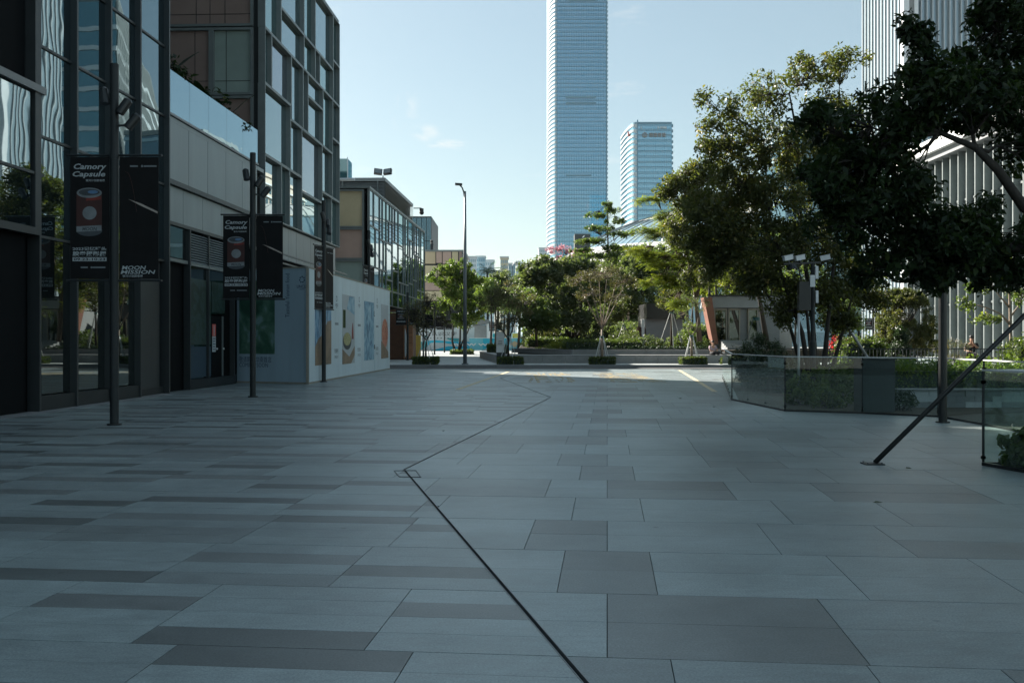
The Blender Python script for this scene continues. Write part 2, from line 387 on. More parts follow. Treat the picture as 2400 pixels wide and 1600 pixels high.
# ------------------------------------------------------------------ mesh building
class MB:
    def __init__(self, M=None):
        self.v, self.f, self.mi, self.M, self.tone = [], [], [], M, []

    def _add(self, vs, fs, mi=0, tone=None):
        o = len(self.v)
        self.v += [tuple(p) for p in vs]
        for f in fs:
            self.f.append(tuple(i + o for i in f)); self.mi.append(mi)
            self.tone.append(tone if tone is not None else 0.5)
        return self

    def box(self, x0, x1, y0, y1, z0, z1, mi=0):
        vs = [(x0, y0, z0), (x1, y0, z0), (x1, y1, z0), (x0, y1, z0), (x0, y0, z1), (x1, y0, z1), (x1, y1, z1), (x0, y1, z1)]
        return self._add(vs, [(0, 3, 2, 1), (4, 5, 6, 7), (0, 1, 5, 4), (1, 2, 6, 5), (2, 3, 7, 6), (3, 0, 4, 7)], mi)

    def bar(self, p, q, w, h=None, mi=0, up=(0, 0, 1)):
        """rectangular bar from p to q, w across, h along up"""
        h = h or w
        p, q = Vector(p), Vector(q)
        d = (q - p).normalized(); u = Vector(up)
        if abs(d.dot(u)) > 0.98:
            u = Vector((1, 0, 0))
        s = d.cross(u).normalized(); u = s.cross(d).normalized()
        vs = []
        for c in (p, q):
            for a, b in ((-1, -1), (1, -1), (1, 1), (-1, 1)):
                vs.append(c + s * (a * w / 2) + u * (b * h / 2))
        return self._add(vs, [(0, 1, 2, 3), (7, 6, 5, 4), (0, 4, 5, 1), (1, 5, 6, 2), (2, 6, 7, 3), (3, 7, 4, 0)], mi)

    def tube(self, pts, rad, n=8, mi=0, cap=True):
        pts = [Vector(p) for p in pts]
        if not hasattr(rad, '__len__'):
            rad = [rad] * len(pts)
        vs, fs = [], []
        ref = Vector((0.31, 0.92, 0.17)).normalized()
        for i, p in enumerate(pts):
            d = (pts[min(i + 1, len(pts) - 1)] - pts[max(i - 1, 0)])
            d = d.normalized() if d.length > 1e-9 else Vector((0, 0, 1))
            s = d.cross(ref)
            if s.length < 0.05:
                s = d.cross(Vector((1, 0, 0)))
            s.normalize(); t = d.cross(s)
            for k in range(n):
                a = 2 * math.pi * k / n
                vs.append(p + (s * math.cos(a) + t * math.sin(a)) * rad[i])
        for i in range(len(pts) - 1):
            for k in range(n):
                a, b = i * n + k, i * n + (k + 1) % n
                fs.append((a, b, b + n, a + n))
        if cap:
            fs.append(tuple(range(n - 1, -1, -1)))
            fs.append(tuple(range((len(pts) - 1) * n, len(pts) * n)))
        return self._add(vs, fs, mi)

    def prism(self, poly, z0, z1, mi=0, tone=None, bevel=0.0):
        n = len(poly)
        a = [(p[0], p[1], z0) for p in poly]; b = [(p[0], p[1], z1) for p in poly]
        fs = [tuple(range(n, 2 * n))] + [(i, (i + 1) % n, n + (i + 1) % n, n + i) for i in range(n)]
        return self._add(a + b, fs + [tuple(range(n - 1, -1, -1))], mi, tone)

    def poly(self, pts, mi=0):
        return self._add(pts, [tuple(range(len(pts)))], mi)

    def disc(self, c, rx, rz, n=24, mi=0, y=None):
        """flat ellipse in the XZ plane (faces -Y)"""
        return self.poly([(c[0] + rx * math.cos(2 * math.pi * k / n), c[1], c[2] + rz * math.sin(2 * math.pi * k / n)) for k in range(n)], mi)

    def ball(self, c, r, n=10, m=6, mi=0, s=(1, 1, 1)):
        vs, fs = [], []
        for j in range(m + 1):
            th = math.pi * j / m
            for k in range(n):
                a = 2 * math.pi * k / n
                vs.append((c[0] + r * s[0] * math.sin(th) * math.cos(a), c[1] + r * s[1] * math.sin(th) * math.sin(a), c[2] + r * s[2] * math.cos(th)))
        for j in range(m):
            for k in range(n):
                a, b = j * n + k, j * n + (k + 1) % n
                fs.append((a, a + n, b + n, b))
        return self._add(vs, fs, mi)

    def mesh(self, me, M, mi=0):
        return self._add([M @ v.co for v in me.vertices], [tuple(p.vertices) for p in me.polygons], mi)

    def build(self, name, mats, parent=None, smooth=False, kind=None, tone=False, loc=None):
        """mesh object; vertices are in the parent's frame (or the world's when there is none)"""
        me = bpy.data.meshes.new(name)
        vs = [self.M @ Vector(p) for p in self.v] if self.M is not None else self.v
        off = Vector(loc) if loc is not None else Vector((0, 0, 0))
        me.from_pydata([tuple(Vector(p) - off) for p in vs], [], self.f)
        if isinstance(mats, str):
            mats = [mats]
        for m in mats:
            me.materials.append(MATS[m])
        if len(mats) > 1:
            me.polygons.foreach_set('material_index', self.mi)
        if smooth:
            me.polygons.foreach_set('use_smooth', [True] * len(me.polygons))
        if tone:
            at = me.attributes.new('tone', 'FLOAT', 'FACE'); at.data.foreach_set('value', self.tone)
        me.update()
        o = bpy.data.objects.new(name, me); COL.objects.link(o)
        o.location = off
        if parent is not None:
            o.parent = parent
        if kind:
            o['kind'] = kind
        return o

def tag(o, label, cat=None, group=None, kind=None):
    o['label'] = label
    if cat: o['category'] = cat
    if group: o['group'] = group
    if kind: o['kind'] = kind
    return o

def thing(name, label, cat, loc=(0, 0, 0), rz=0.0, group=None):
    o = bpy.data.objects.new(name, None); COL.objects.link(o)
    o.location = loc; o.rotation_euler = (0, 0, rz); o.empty_display_size = 0.3
    return tag(o, label, cat, group)

KIDS = {}
def copy_tree(o, parent=None):
    c = o.copy(); COL.objects.link(c)
    if parent is not None: c.parent = parent
    for ch in [x for x in bpy.data.objects if x.parent == o]:
        copy_tree(ch, c)
    return c

def wrap(root):
    """MB whose points are given in world metres while the mesh hangs under root (an unrotated Empty)"""
    return MB(Matrix.Translation(-Vector(root.location)))

_TXT = {}
def text_mesh(s, bold=0.0, shear=0.0):
    k = (s, bold, shear)
    if k not in _TXT:
        c = bpy.data.curves.new('lettering', 'FONT')
        c.body = s; c.offset = bold; c.shear = shear; c.resolution_u = 2
        o = bpy.data.objects.new('lettering', c); COL.objects.link(o)
        dg = bpy.context.evaluated_depsgraph_get(); dg.update()
        me = bpy.data.meshes.new_from_object(o.evaluated_get(dg))
        bpy.data.objects.remove(o); bpy.data.curves.remove(c)
        xs = [v.co.x for v in me.vertices] or [0, 1]; ys = [v.co.y for v in me.vertices] or [0, 1]
        _TXT[k] = (me, min(xs), max(xs), min(ys), max(ys))
    return _TXT[k]

def put_text(mb, s, x0, x1, z0, z1, y, mi=0, bold=0.0, shear=0.0, mirror=False):
    """lettering stretched into the rectangle x0..x1, z0..z1 of the XZ plane, facing -Y"""
    me, a, b, c, d = text_mesh(s, bold, shear)
    sx, sz = (x1 - x0) / (b - a), (z1 - z0) / (d - c)
    if mirror:
        M = Matrix(((-sx, 0, 0, x1 + a * sx), (0, 0, -1, y), (0, sz, 0, z0 - c * sz), (0, 0, 0, 1)))
    else:
        M = Matrix(((sx, 0, 0, x0 - a * sx), (0, 0, -1, y), (0, sz, 0, z0 - c * sz), (0, 0, 0, 1)))
    mb.mesh(me, M, mi)

# ------------------------------------------------------------------ foliage
def leaf_object(name, cen, mat, size, per, spread, seed, parent=None, up=0.6, aspect=0.45, droop=0.0, flat=None, kind=None, off=None, out_from=None, outk=0.0):
    """many leaf-sized faces around the clump centres cen (n,3)"""
    rs = np.random.RandomState(seed)
    cen = np.asarray(cen, float)
    n = len(cen)
    cnt = np.maximum(1, (per * rs.uniform(0.55, 1.45, n)).astype(int))
    idx = np.repeat(np.arange(n), cnt)
    N = len(idx)
    spread = np.asarray(spread, float) * np.ones(3)
    cs = rs.uniform(0.7, 1.3, n)[idx][:, None]
    d = rs.normal(size=(N, 3))
    d /= np.maximum(1e-6, np.linalg.norm(d, axis=1, keepdims=True))
    d *= rs.uniform(0, 1, (N, 1)) ** 0.45
    p = cen[idx] + d * spread * cs
    nr = rs.normal(size=(N, 3)) * 0.8; nr[:, 2] += up
    nr += d * 0.5
    if out_from is not None:
        q = p - np.asarray(out_from, float); q /= np.maximum(1e-6, np.linalg.norm(q, axis=1, keepdims=True)); nr += q * outk
    nr /= np.linalg.norm(nr, axis=1, keepdims=True)
    u = rs.normal(size=(N, 3)); u += d * 1.2; u[:, 2] -= droop
    u -= nr * (u * nr).sum(1, keepdims=True)
    u /= np.maximum(1e-6, np.linalg.norm(u, axis=1, keepdims=True))
    w = np.cross(nr, u)
    L = size * rs.uniform(0.45, 1.4, (N, 1)); W = L * aspect * rs.uniform(0.8, 1.2, (N, 1))
    V = np.empty((N, 4, 3))
    V[:, 0] = p - u * L / 2
    V[:, 1] = p + w * W / 2 + nr * W * 0.18
    V[:, 2] = p + u * L / 2 - nr * L * 0.12
    V[:, 3] = p - w * W / 2 + nr * W * 0.18
    if off is not None:
        V -= np.asarray(off, float)
    me = bpy.data.meshes.new(name)
    me.vertices.add(4 * N); me.vertices.foreach_set('co', V.astype(np.float32).ravel())
    me.loops.add(4 * N); me.loops.foreach_set('vertex_index', np.arange(4 * N, dtype=np.int32))
    me.polygons.add(N); me.polygons.foreach_set('loop_start', np.arange(0, 4 * N, 4, dtype=np.int32))
    try:
        me.polygons.foreach_set('loop_total', np.full(N, 4, dtype=np.int32))
    except Exception:
        pass
    var = np.clip(rs.uniform(0, 1, n)[idx] * 0.5 + rs.uniform(0, 1, N) * 0.5, 0, 1)
    at = me.attributes.new('var', 'FLOAT', 'FACE'); at.data.foreach_set('value', var.astype(np.float32))
    me.materials.append(MATS[mat])
    me.update(calc_edges=True)
    o = bpy.data.objects.new(name, me); COL.objects.link(o)
    if parent is not None: o.parent = parent
    if kind: o['kind'] = kind
    return o

def frond_object(name, cen, mat, length, fronds, pairs, seed, parent=None, leaf=(0.16, 0.034), off=None, droop=0.35):
    """feathery compound leaves: each frond carries pairs of small leaflets along a drooping rib"""
    rs = np.random.RandomState(seed)
    cen = np.asarray(cen, float); n = len(cen) * fronds
    c = np.repeat(cen, fronds, 0)
    a = rs.uniform(0, 2 * np.pi, n); el = rs.uniform(-0.25, 0.7, n); L = length * rs.uniform(0.7, 1.25, n)
    d = np.stack([np.cos(a) * np.cos(el), np.sin(a) * np.cos(el), np.sin(el)], 1)
    sd = np.stack([-np.sin(a), np.cos(a), np.zeros(n)], 1)
    Vs, var = [], []
    tone = rs.uniform(0, 1, len(cen)).repeat(fronds) * 0.6 + rs.uniform(0, 1, n) * 0.4
    for k in range(pairs):
        t = (k + 0.6) / pairs
        p = c + d * (L * t)[:, None]; p[:, 2] -= droop * L * t * t
        w = leaf[0] * (1 - abs(t - 0.45) * 0.9) * length / 0.6
        ax = d.copy(); ax[:, 2] -= 2 * droop * t; ax /= np.linalg.norm(ax, axis=1, keepdims=True)
        for s_ in (-1, 1):
            q = sd * s_ + ax * 0.35; q[:, 2] -= rs.uniform(0.0, 0.35, n); q /= np.linalg.norm(q, axis=1, keepdims=True)
            V = np.empty((n, 4, 3)); h = ax * leaf[1] * 0.5
            V[:, 0] = p - h * 0.3; V[:, 1] = p + q * w * 0.5 - h; V[:, 2] = p + q * w; V[:, 3] = p + q * w * 0.5 + h
            Vs.append(V); var.append(np.clip(tone + rs.uniform(-.1, .1, n), 0, 1))
    V = np.concatenate(Vs); N = len(V)
    if off is not None: V = V - np.asarray(off, float)
    me = bpy.data.meshes.new(name)
    me.vertices.add(4 * N); me.vertices.foreach_set('co', V.astype(np.float32).ravel())
    me.loops.add(4 * N); me.loops.foreach_set('vertex_index', np.arange(4 * N, dtype=np.int32))
    me.polygons.add(N); me.polygons.foreach_set('loop_start', np.arange(0, 4 * N, 4, dtype=np.int32))
    at = me.attributes.new('var', 'FLOAT', 'FACE'); at.data.foreach_set('value', np.concatenate(var).astype(np.float32))
    me.materials.append(MATS[mat]); me.update(calc_edges=True)
    o = bpy.data.objects.new(name, me); COL.objects.link(o)
    if parent is not None: o.parent = parent
    return o

def lobe_points(lobes, rs, surf=0.55):
    pts, owner = [], []
    for i, (c, r, k) in enumerate(lobes):
        d = rs.normal(size=(k, 3)); d /= np.linalg.norm(d, axis=1, keepdims=True)
        rad = np.where(rs.uniform(size=(k, 1)) < surf, rs.uniform(0.75, 1.0, (k, 1)), rs.uniform(0, 1, (k, 1)) ** 0.5)
        pts.append(np.asarray(c) + d * rad * np.asarray(r)); owner += [i] * k
    return np.vstack(pts), owner

def curve_pts(a, b, rs, n=4, wob=0.12, sag=0.0):
    a, b = np.asarray(a, float), np.asarray(b, float)
    L = np.linalg.norm(b - a)
    out = []
    for i in range(n + 1):
        t = i / n
        p = a + (b - a) * t
        if 0 < i < n:
            p = p + rs.normal(size=3) * wob * L * 0.35
            p[2] += sag * L * math.sin(math.pi * t)
        out.append(p)
    return out

def tree(name, label, base, trunks, lobes, leafm, size, per, spread, seed, bark='bark_brown', group=None, twig_r=0.012,
         limb_r=0.05, up=0.6, aspect=0.45, droop=0.0, cat='tree', surf=0.55, twigs=1.0, sides=6, tip=True, leafkind=None, fronds=None):
    """trunks: list of (points, r0, r1); lobes: list of (centre, radii, clumps); all in world metres"""
    rs = np.random.RandomState(seed)
    root = thing(name, label, cat, base, 0, group)
    mb = wrap(root)
    ends = []
    for pts, r0, r1 in trunks:
        pts = [np.asarray(p, float) for p in pts]
        rad = [r0 + (r1 - r0) * i / (len(pts) - 1) for i in range(len(pts))]
        rad[0] *= 1.25
        mb.tube(pts, rad, 8)
        ends += [pts[-1]] + ([pts[-2]] if len(pts) > 2 else [])
    cl, owner = lobe_points(lobes, rs, surf)
    ends = np.array(ends)
    for i, (c, r, k) in enumerate(lobes):
        c = np.asarray(c, float)
        e = ends[np.argmin(np.linalg.norm(ends - c, axis=1))]
        lp = curve_pts(e, c, rs, 4, 0.18, 0.05)
        mb.tube(lp, [limb_r, limb_r * 0.85, limb_r * 0.7, limb_r * 0.5, limb_r * 0.3], sides)
        mine = [cl[j] for j in range(len(cl)) if owner[j] == i]
        for q in mine:
            if rs.uniform() > twigs: continue
            ds = [np.linalg.norm(q - p) for p in lp]
            s = lp[max(1, int(np.argmin(ds)) - 1)] if np.argmin(ds) > 0 else lp[0]
            mb.tube(curve_pts(s, q, rs, 2, 0.15, 0.03), [twig_r * 1.6, twig_r, twig_r * 0.5], 4, cap=False)
    mb.build('trunk', bark, root, smooth=True)
    if fronds: frond_object('crown', cl, leafm, size, fronds[0], fronds[1], seed + 7, root, fronds[2], base, droop)
    else: leaf_object('crown', cl, leafm, size, per, spread, seed + 7, root, up, aspect, droop, off=base, kind=leafkind)
    return root

def PL(px, py, y, rx, rz, k, ry=None):
    """a crown lobe: centre at picture point (px, py), y metres away, radii in metres"""
    c = P(px, py, y)
    return (tuple(c), (rx, ry if ry else (rx + rz) / 2, rz), k)

# ================================================================== SETTING: ground, plaza, road, pavement
rnd = random.Random(11)
g = MB(); g.box(-2500, 2500, -600, 5000, -0.6, -0.07)
tag(g.build('ground', 'ground_far'), 'grey open ground running out to the horizon under the city', None, None, 'structure')

ZZ = [(2.88, -6.8), (0.347, 4.626), (-1.319, 12.16), (1.057, 27.1), (-0.46, 40.1), (1.05, 52.2)]

def zig_x(y):
    for (xa, ya), (xb, yb) in zip(ZZ, ZZ[1:]):
        if ya <= y <= yb:
            return xa + (xb - xa) * (y - ya) / (yb - ya)
    return ZZ[0][0] if y < ZZ[0][1] else ZZ[-1][0]

def clip(poly, f):
    """keep the part of a convex polygon where f(p) >= 0"""
    out = []
    for i in range(len(poly)):
        a, b = poly[i], poly[(i + 1) % len(poly)]
        fa, fb = f(a), f(b)
        if fa >= 0: out.append(a)
        if (fa >= 0) != (fb >= 0):
            t = fa / (fa - fb)
            out.append((a[0] + (b[0] - a[0]) * t, a[1] + (b[1] - a[1]) * t))
    return out

def area(poly):
    return 0.5 * sum(poly[i][0] * poly[(i + 1) % len(poly)][1] - poly[(i + 1) % len(poly)][0] * poly[i][1] for i in range(len(poly)))

def zig_parts(poly, side, gap=0.016):
    res = []
    for (xa, ya), (xb, yb) in zip(ZZ, ZZ[1:]):
        p = clip(clip(poly, lambda q: q[1] - ya), lambda q: yb - q[1]) if len(poly) > 2 else []
        if len(p) < 3: continue
        L = math.hypot(xb - xa, yb - ya)
        fn = lambda q: side * ((q[0] - xa) * (yb - ya) - (q[1] - ya) * (xb - xa)) / L - gap
        p = clip(p, fn)
        if len(p) >= 3 and abs(area(p)) > 0.004: res.append(p)
    return res

plaza = MB(); plaza.box(-13.5, 17, -8, 52.2, -0.068, -0.03)
plaza = plaza.build('plaza', 'joint_dark')
tag(plaza, 'plaza of blue grey stone slabs between the glass shops and the garden', None, None, 'structure')

DV = Vector((0.0956, 1.0)).normalized(); DU = Vector((DV.y, -DV.x))
ROW = 1.256
def uv(u, v): return (DU.x * u + DV.x * v, DU.y * u + DV.y * v)
def rect(u0, u1, v0, v1, gu, gv0, gv1):
    return [uv(u0 + gu, v0 + gv0), uv(u1 - gu, v0 + gv0), uv(u1 - gu, v1 - gv1), uv(u0 + gu, v1 - gv1)]

pieces_r, pieces_l = [], []
# the nearest rows follow the photograph: (first edge, lengths to the right, dark flags)
FIX = {4: (0.0, [1.285, 1.3, 1.0], [0.28, 0.5, 0.4], [0.95], [1]), 5: (-0.315, [0.63, 1.29, 1.0, 0.95], [0, 1, 1, 1], [0.95], [1]),
       6: (0.0, [1.29, 0.98, 1.28], [1, 0.6, 0.5], [0.63, 0.95], [0.1, 1]), 7: (-0.315, [0.64, 1.28, 1.0, 1.28], [1, 1, 0.6, 0.6], [1.28], [1]),
       8: (0.0, [1.285, 0.95, 1.6], [0.15, 0.9, 0.3], [0.63, 1.28], [1, 0.2]), 9: (-0.315, [0.63, 1.28, 0.96], [0.1, 1, 0.7], [1.28], [1]),
       10: (0.0, [1.28, 0.95], [1, 0.6], [0.63, 1.28], [0.15, 1]), 11: (-0.315, [0.63, 0.95], [1, 1], [0.95, 0.63], [1, 0.3])}
for k in range(1, 42):
    v0, v1 = k * ROW, (k + 1) * ROW
    # right of the channel: pairs of long slabs
    seq = []
    if k in FIX:
        e0, ls, ds, ll, dl = FIX[k]
    else:
        e0 = 0.0 if k % 2 == 0 else -0.315
        ls = [rnd.choice([0.63, 1.28])] if k % 2 else [rnd.choice([1.28, 0.95])]
        ds = [0.1 if rnd.random() < 0.55 else 1.0]
        ll, dl = ([0.63], [0.1 if rnd.random() < 0.5 else 1.0]) if k % 2 == 0 else ([1.28], [1.0])
    u = e0
    for L, d in zip(ls, ds): seq.append((u, u + L, d)); u += L
    while u < 14:
        L = rnd.choice([0.63, 0.95, 0.95, 1.28, 1.28]); d = 0.35 if rnd.random() < 0.14 else rnd.uniform(0.6, 0.95)
        seq.append((u, u + L, d)); u += L
    u = e0
    for L, d in zip(ll, dl): seq.append((u - L, u, d)); u -= L
    while u > -5:
        L = rnd.choice([0.95, 1.28, 1.28]); d = 0.25 if rnd.random() < 0.2 else rnd.uniform(0.7, 1.0)
        seq.append((u - L, u, d)); u -= L
    for a, b, d in seq:
        for h in (0, 1):
            t = 0.34 + 0.44 * d + rnd.uniform(-0.10, 0.10)
            r_ = rect(a, b, v0 + h * ROW / 2, v0 + (h + 1) * ROW / 2, 0.0026, 0.004 if h == 0 else 0.0018, 0.0018 if h == 0 else 0.004)
            for p in zig_parts(r_, 1): pieces_r.append((p, t))
    # left of the channel: four narrow strips in each course, one of them dark
    u = 4.5 + rnd.uniform(0, 1.2); last = None
    while u > -16:
        L = rnd.choice([0.95, 1.25, 1.25, 1.25, 1.58])
        dark = rnd.choice([q for q in (1, 1, 2, 2, 1, 2, 0, 3, None) if q is None or q != last]); last = dark
        base_t = rnd.uniform(0.50, 0.86); dk = rnd.random()
        for q in range(4):
            t = (0.06 + rnd.uniform(0, 0.10) if dk < 0.7 else 0.3 + rnd.uniform(0, 0.1)) if q == dark else base_t + rnd.uniform(-0.11, 0.11)
            r_ = rect(u - L, u, v0 + q * ROW / 4, v0 + (q + 1) * ROW / 4, 0.0026, 0.004 if q == 0 else 0.0018, 0.004 if q == 3 else 0.0018)
            for p in zig_parts(r_, -1): pieces_l.append((p, t))
        u -= L

def seen(p):
    cx = sum(q[0] for q in p) / len(p); cy = sum(q[1] for q in p) / len(p)
    return cy > 4.4 and abs(cx) < 0.54 * cy + 0.5, cy

for lst, nm, big in ((pieces_r, 'paver', 'paver_field'), (pieces_l, 'strip_paver', 'strip_paver_field')):
    lst = [(p, t) for p, t in lst if -13.4 < sum(q[0] for q in p) / len(p) < 16.5]
    vis = sorted([x for x in lst if seen(x[0])[0]], key=lambda x: seen(x[0])[1])
    near = vis[:300]; keep = set(id(x[0]) for x in near)
    for p, t in near:
        if area(p) < 0: p = p[::-1]
        z = rnd.uniform(-0.0012, 0.0)
        MB().prism(p, -0.03, z, 0, t).build(nm, 'paver_stone', plaza, tone=True, loc=None)
    rest = MB()
    for x in lst:
        if id(x[0]) in keep: continue
        p, t = x
        if area(p) < 0: p = p[::-1]
        rest.prism(p, -0.03, rnd.uniform(-0.0012, 0.0), 0, t)
    rest.build(big, 'paver_stone', plaza, tone=True, kind='stuff')

# drain slot that zigzags through the plaza
ch = thing('drain_channel', 'narrow dark slot drain zigzagging through the middle of the plaza', 'drain', (-1.319, 12.16, 0))
for s in (-1, 1):
    e = wrap(ch)
    for (xa, ya), (xb, yb) in zip(ZZ, ZZ[1:]):
        d = Vector((xb - xa, yb - ya, 0)).normalized(); nn = Vector((d.y, -d.x, 0)) * (0.0145 * s)
        e.bar(Vector((xa, ya, -0.008)) + nn, Vector((xb, yb, -0.008)) + nn, 0.005, 0.02)
    e.build('edge_strip', 'steel_grey', ch)
dc = thing('drain_cover', 'square inspection cover set in the paving at the first bend of the drain', 'drain cover', (-1.25, 11.95, 0))
o1, o2, o3, o4 = G(924, 1103), G(975, 1102.5), G(986, 1118), G(936, 1117)
for a, b in ((o1, o2), (o2, o3), (o3, o4), (o4, o1)):
    wrap(dc).bar(a + Vector((0, 0, 0.002)), b + Vector((0, 0, 0.002)), 0.012, 0.008).build('edge_strip', 'black_metal', dc)

rd = MB(); rd.box(-40, 60, 52.2, 55.75, -0.068, -0.02)
tag(rd.build('road', 'asphalt'), 'narrow dark asphalt lane crossing behind the plaza', None, None, 'structure')
kb = MB()
x = -14.0
while x < 60:
    kb.box(x + 0.004, x + 0.996, 55.75, 55.95, -0.06, 0.12 + rnd.uniform(0, 0.004)); x += 1.0
tag(kb.build('kerb', 'kerb_stone'), 'grey granite kerb along the far side of the asphalt lane', None, None, 'structure')
ke = MB(); ke.box(-40, 60, 52.02, 52.2, -0.06, 0.0035)
tag(ke.build('kerb_strip', 'kerb_stone'), 'flush stone strip between the plaza slabs and the asphalt lane', None, None, 'structure')
sw = MB(); sw.box(-60, 80, 55.95, 240, -0.06, 0.118)
tag(sw.build('pavement', 'sidewalk_stone'), 'pale paved square beyond the kerb with the small trees', None, None, 'structure')
sh = MB(Matrix.Translation((0, 0, 0))); sh.box(-14, -9.9, 3, 20.4, -0.06, 0.0025)
# worn yellow fire-lane lines and letters
pl_ = MB()
def stripe(a, b, w):
    a, b = Vector(a), Vector(b); d = (b - a).normalized(); nn = Vector((d.y, -d.x, 0)) * w / 2
    pl_._add([a - nn, a + nn, b + nn, b - nn], [(0, 1, 2, 3)])
L1 = MB()
for nm, a, b in (('fire_lane_line', (-1.72, 31.1, 0.004), (-0.15, 48.2, 0.004)), ('fire_lane_line', (6.1, 29.9, 0.004), (8.45, 50.3, 0.004))):
    pl_ = MB(); stripe(a, b, 0.16)
    side = 'left' if a[0] < 0 else 'right'
    lab = 'worn yellow painted line running over the zigzag drain' if a[0] < 0 else 'worn yellow painted line ending by the corner of the glass balustrade'
    tag(pl_.build(nm, 'yellow_paint'), lab, 'road marking', 'yellow fire lane lines')
m_, n_, l_, b_ = new_mat('worn_yellow')
t_ = n_.new('ShaderNodeTexCoord'); no_ = n_.new('ShaderNodeTexNoise'); no_.inputs['Scale'].default_value = 1.6; no_.inputs['Detail'].default_value = 8
no_.inputs['Roughness'].default_value = 0.75
r_ = n_.new('ShaderNodeMapRange'); r_.inputs['From Min'].default_value = 0.46; r_.inputs['From Max'].default_value = 0.6
tr_ = n_.new('ShaderNodeBsdfTransparent'); ms_ = n_.new('ShaderNodeMixShader')
b_.inputs['Base Color'].default_value = (0.52, 0.40, 0.20, 1); b_.inputs['Roughness'].default_value = 0.7
l_.new(t_.outputs['Object'], no_.inputs['Vector']); l_.new(no_.outputs[0], r_.inputs['Value']); l_.new(r_.outputs[0], ms_.inputs[0])
l_.new(tr_.outputs[0], ms_.inputs[1]); l_.new(b_.outputs[0], ms_.inputs[2]); l_.new(ms_.outputs[0], n_['Material Output'].inputs['Surface'])
for chars, x0, x1, lab in (('消防', 0.55, 2.6, 'faded yellow characters painted on the paving left of centre'), ('通道', 3.65, 5.7, 'faded yellow characters painted on the paving right of centre')):
    mk = MB(Matrix(((1, 0, 0, 0), (0, 0, 1, 0), (0, -1, 0, 0.005), (0, 0, 0, 1))))
    put_text(mk, chars, x0, x1, 36.0, 46.5, 0.0, bold=0.02)
    tag(mk.build('painted_characters', 'worn_yellow'), lab, 'road marking', 'faded fire lane characters')

# ================================================================== LEFT SIDE OF THE STREET
SD = Vector((0.0436, 1.0, 0)).normalized()
SRZ = math.atan2(SD.y, SD.x)
SO = Vector((-11.4, 0, 0))
def sw_(s): return SO + SD * s                        # a point on the common building line, s metres along
def spx(px): return 11.4 / ((1200 - px) / FP + 0.0436) # where the view ray at px meets that line

# ---- the glass corner building nearest the camera
A = thing('glass_building', 'tall glass curtain wall building at the near left with black entrance bay', 'building', sw_(2.0), SRZ)
a0 = 2.0
m = MB(); m.box(0, 27.05, 0.16, 12, 0, 24); m.build('wall', 'void_dark', A)
m = MB(); m.box(0, 27.1, -0.2, 12.2, 24.003, 24.5); m.build('roof', 'dark_metal', A)
bays = [21.8, 23.5, 25.3, 27.1, 29.1]
lv = [3.86, 6.08, 8.08, 10.1, 12.1, 15.0, 18.0, 21.0, 24.0]
for i in range(4):
    s0, s1 = bays[i] - a0, bays[i + 1] - a0
    for j in range(len(lv) - 1):
        MB().box(s0 + 0.045, s1 - 0.045, 0.02, 0.05, lv[j] + 0.03, lv[j + 1] - 0.03).build('pane', 'curtain_glass', A)
        MB().box(s0 + 0.04, s1 - 0.04, -0.02, 0.12, lv[j] - 0.03, lv[j] + 0.027).build('transom', 'mullion_metal', A)
    if i < 3:
        MB().box(s0 + 0.045, s1 - 0.045, 0.03, 0.06, 0.36, 3.83).build('shop_pane', 'shop_glass', A)
        MB().box(s0 + 0.003, s1 - 0.003, -0.10, 0.12, 0.0, 0.33).build('plinth', 'dark_metal', A)
    else:   # recessed column bay
        MB().box(s0 + 0.5, s1 - 0.25, 0.06, 0.15, 0.0, 3.83).build('column_cover', 'mullion_metal', A)
        MB().box(s0 + 0.02, s1 - 0.05, 0.02, 0.155, 0.0, 0.2).build('plinth', 'dark_metal', A)
for b in bays:
    x = b - a0
    MB().box(x - 0.038, x + 0.038, -0.14, 0.14, 0.0, 24.0).build('mullion', 'mullion_metal', A)
# bay to the left: flat black panels for the recess shade below, a glazed band, black louvre above
MB().box(21.55 - a0, 21.75 - a0, -0.16, 0.14, 3.95, 24).build('corner_post', 'mullion_metal', A)
for i, s in enumerate((15.2, 17.2, 19.2)):
    e = s + 2.0 if i < 2 else 21.5
    MB().box(s - a0 + 0.03, e - a0 - 0.03, -0.10, -0.07, 4.02, 6.92).build('pane', 'curtain_glass', A)
    MB().box(s - a0 + 0.01, e - a0 - 0.01, 0.05, 0.10, 7.1, 23.9).build('black_panel', 'void_dark', A)
    MB().box(s - a0 + 0.01, e - a0 - 0.01, 0.04, 0.12, 0.02, 3.8).build('recess_dark_panel', 'void_dark', A)
    if i: MB().box(s - a0 - 0.025, s - a0 + 0.025, -0.12, 0.02, 4.02, 6.92).build('mullion', 'mullion_metal', A)
MB().box(15.2 - a0, 21.95 - a0, -0.20, 0.1, 6.94, 7.10).build('rail', 'steel_grey', A)
MB().box(15.2 - a0, 21.7 - a0, -0.18, 0.1, 3.84, 4.0).build('sill', 'mullion_metal', A)
MB().box(15.2 - a0, 21.95 - a0, -0.145, -0.02, 5.15, 5.21).build('transom', 'mullion_metal', A)
for s in np.arange(2.0, 15.0, 2.15):
    for z0, z1 in ((0.3, 3.8), (3.95, 8), (8.05, 12), (12.05, 18), (18.05, 24)):
        MB().box(s - a0 + 0.04, s - a0 + 2.1, 0.02, 0.05, z0, z1).build('pane', 'curtain_glass', A)
sh = MB(); sh.box(-0.0, 27.0, -0.42, 0.1, -0.06, 0.006); sh.build('threshold', 'kerb_stone', A)

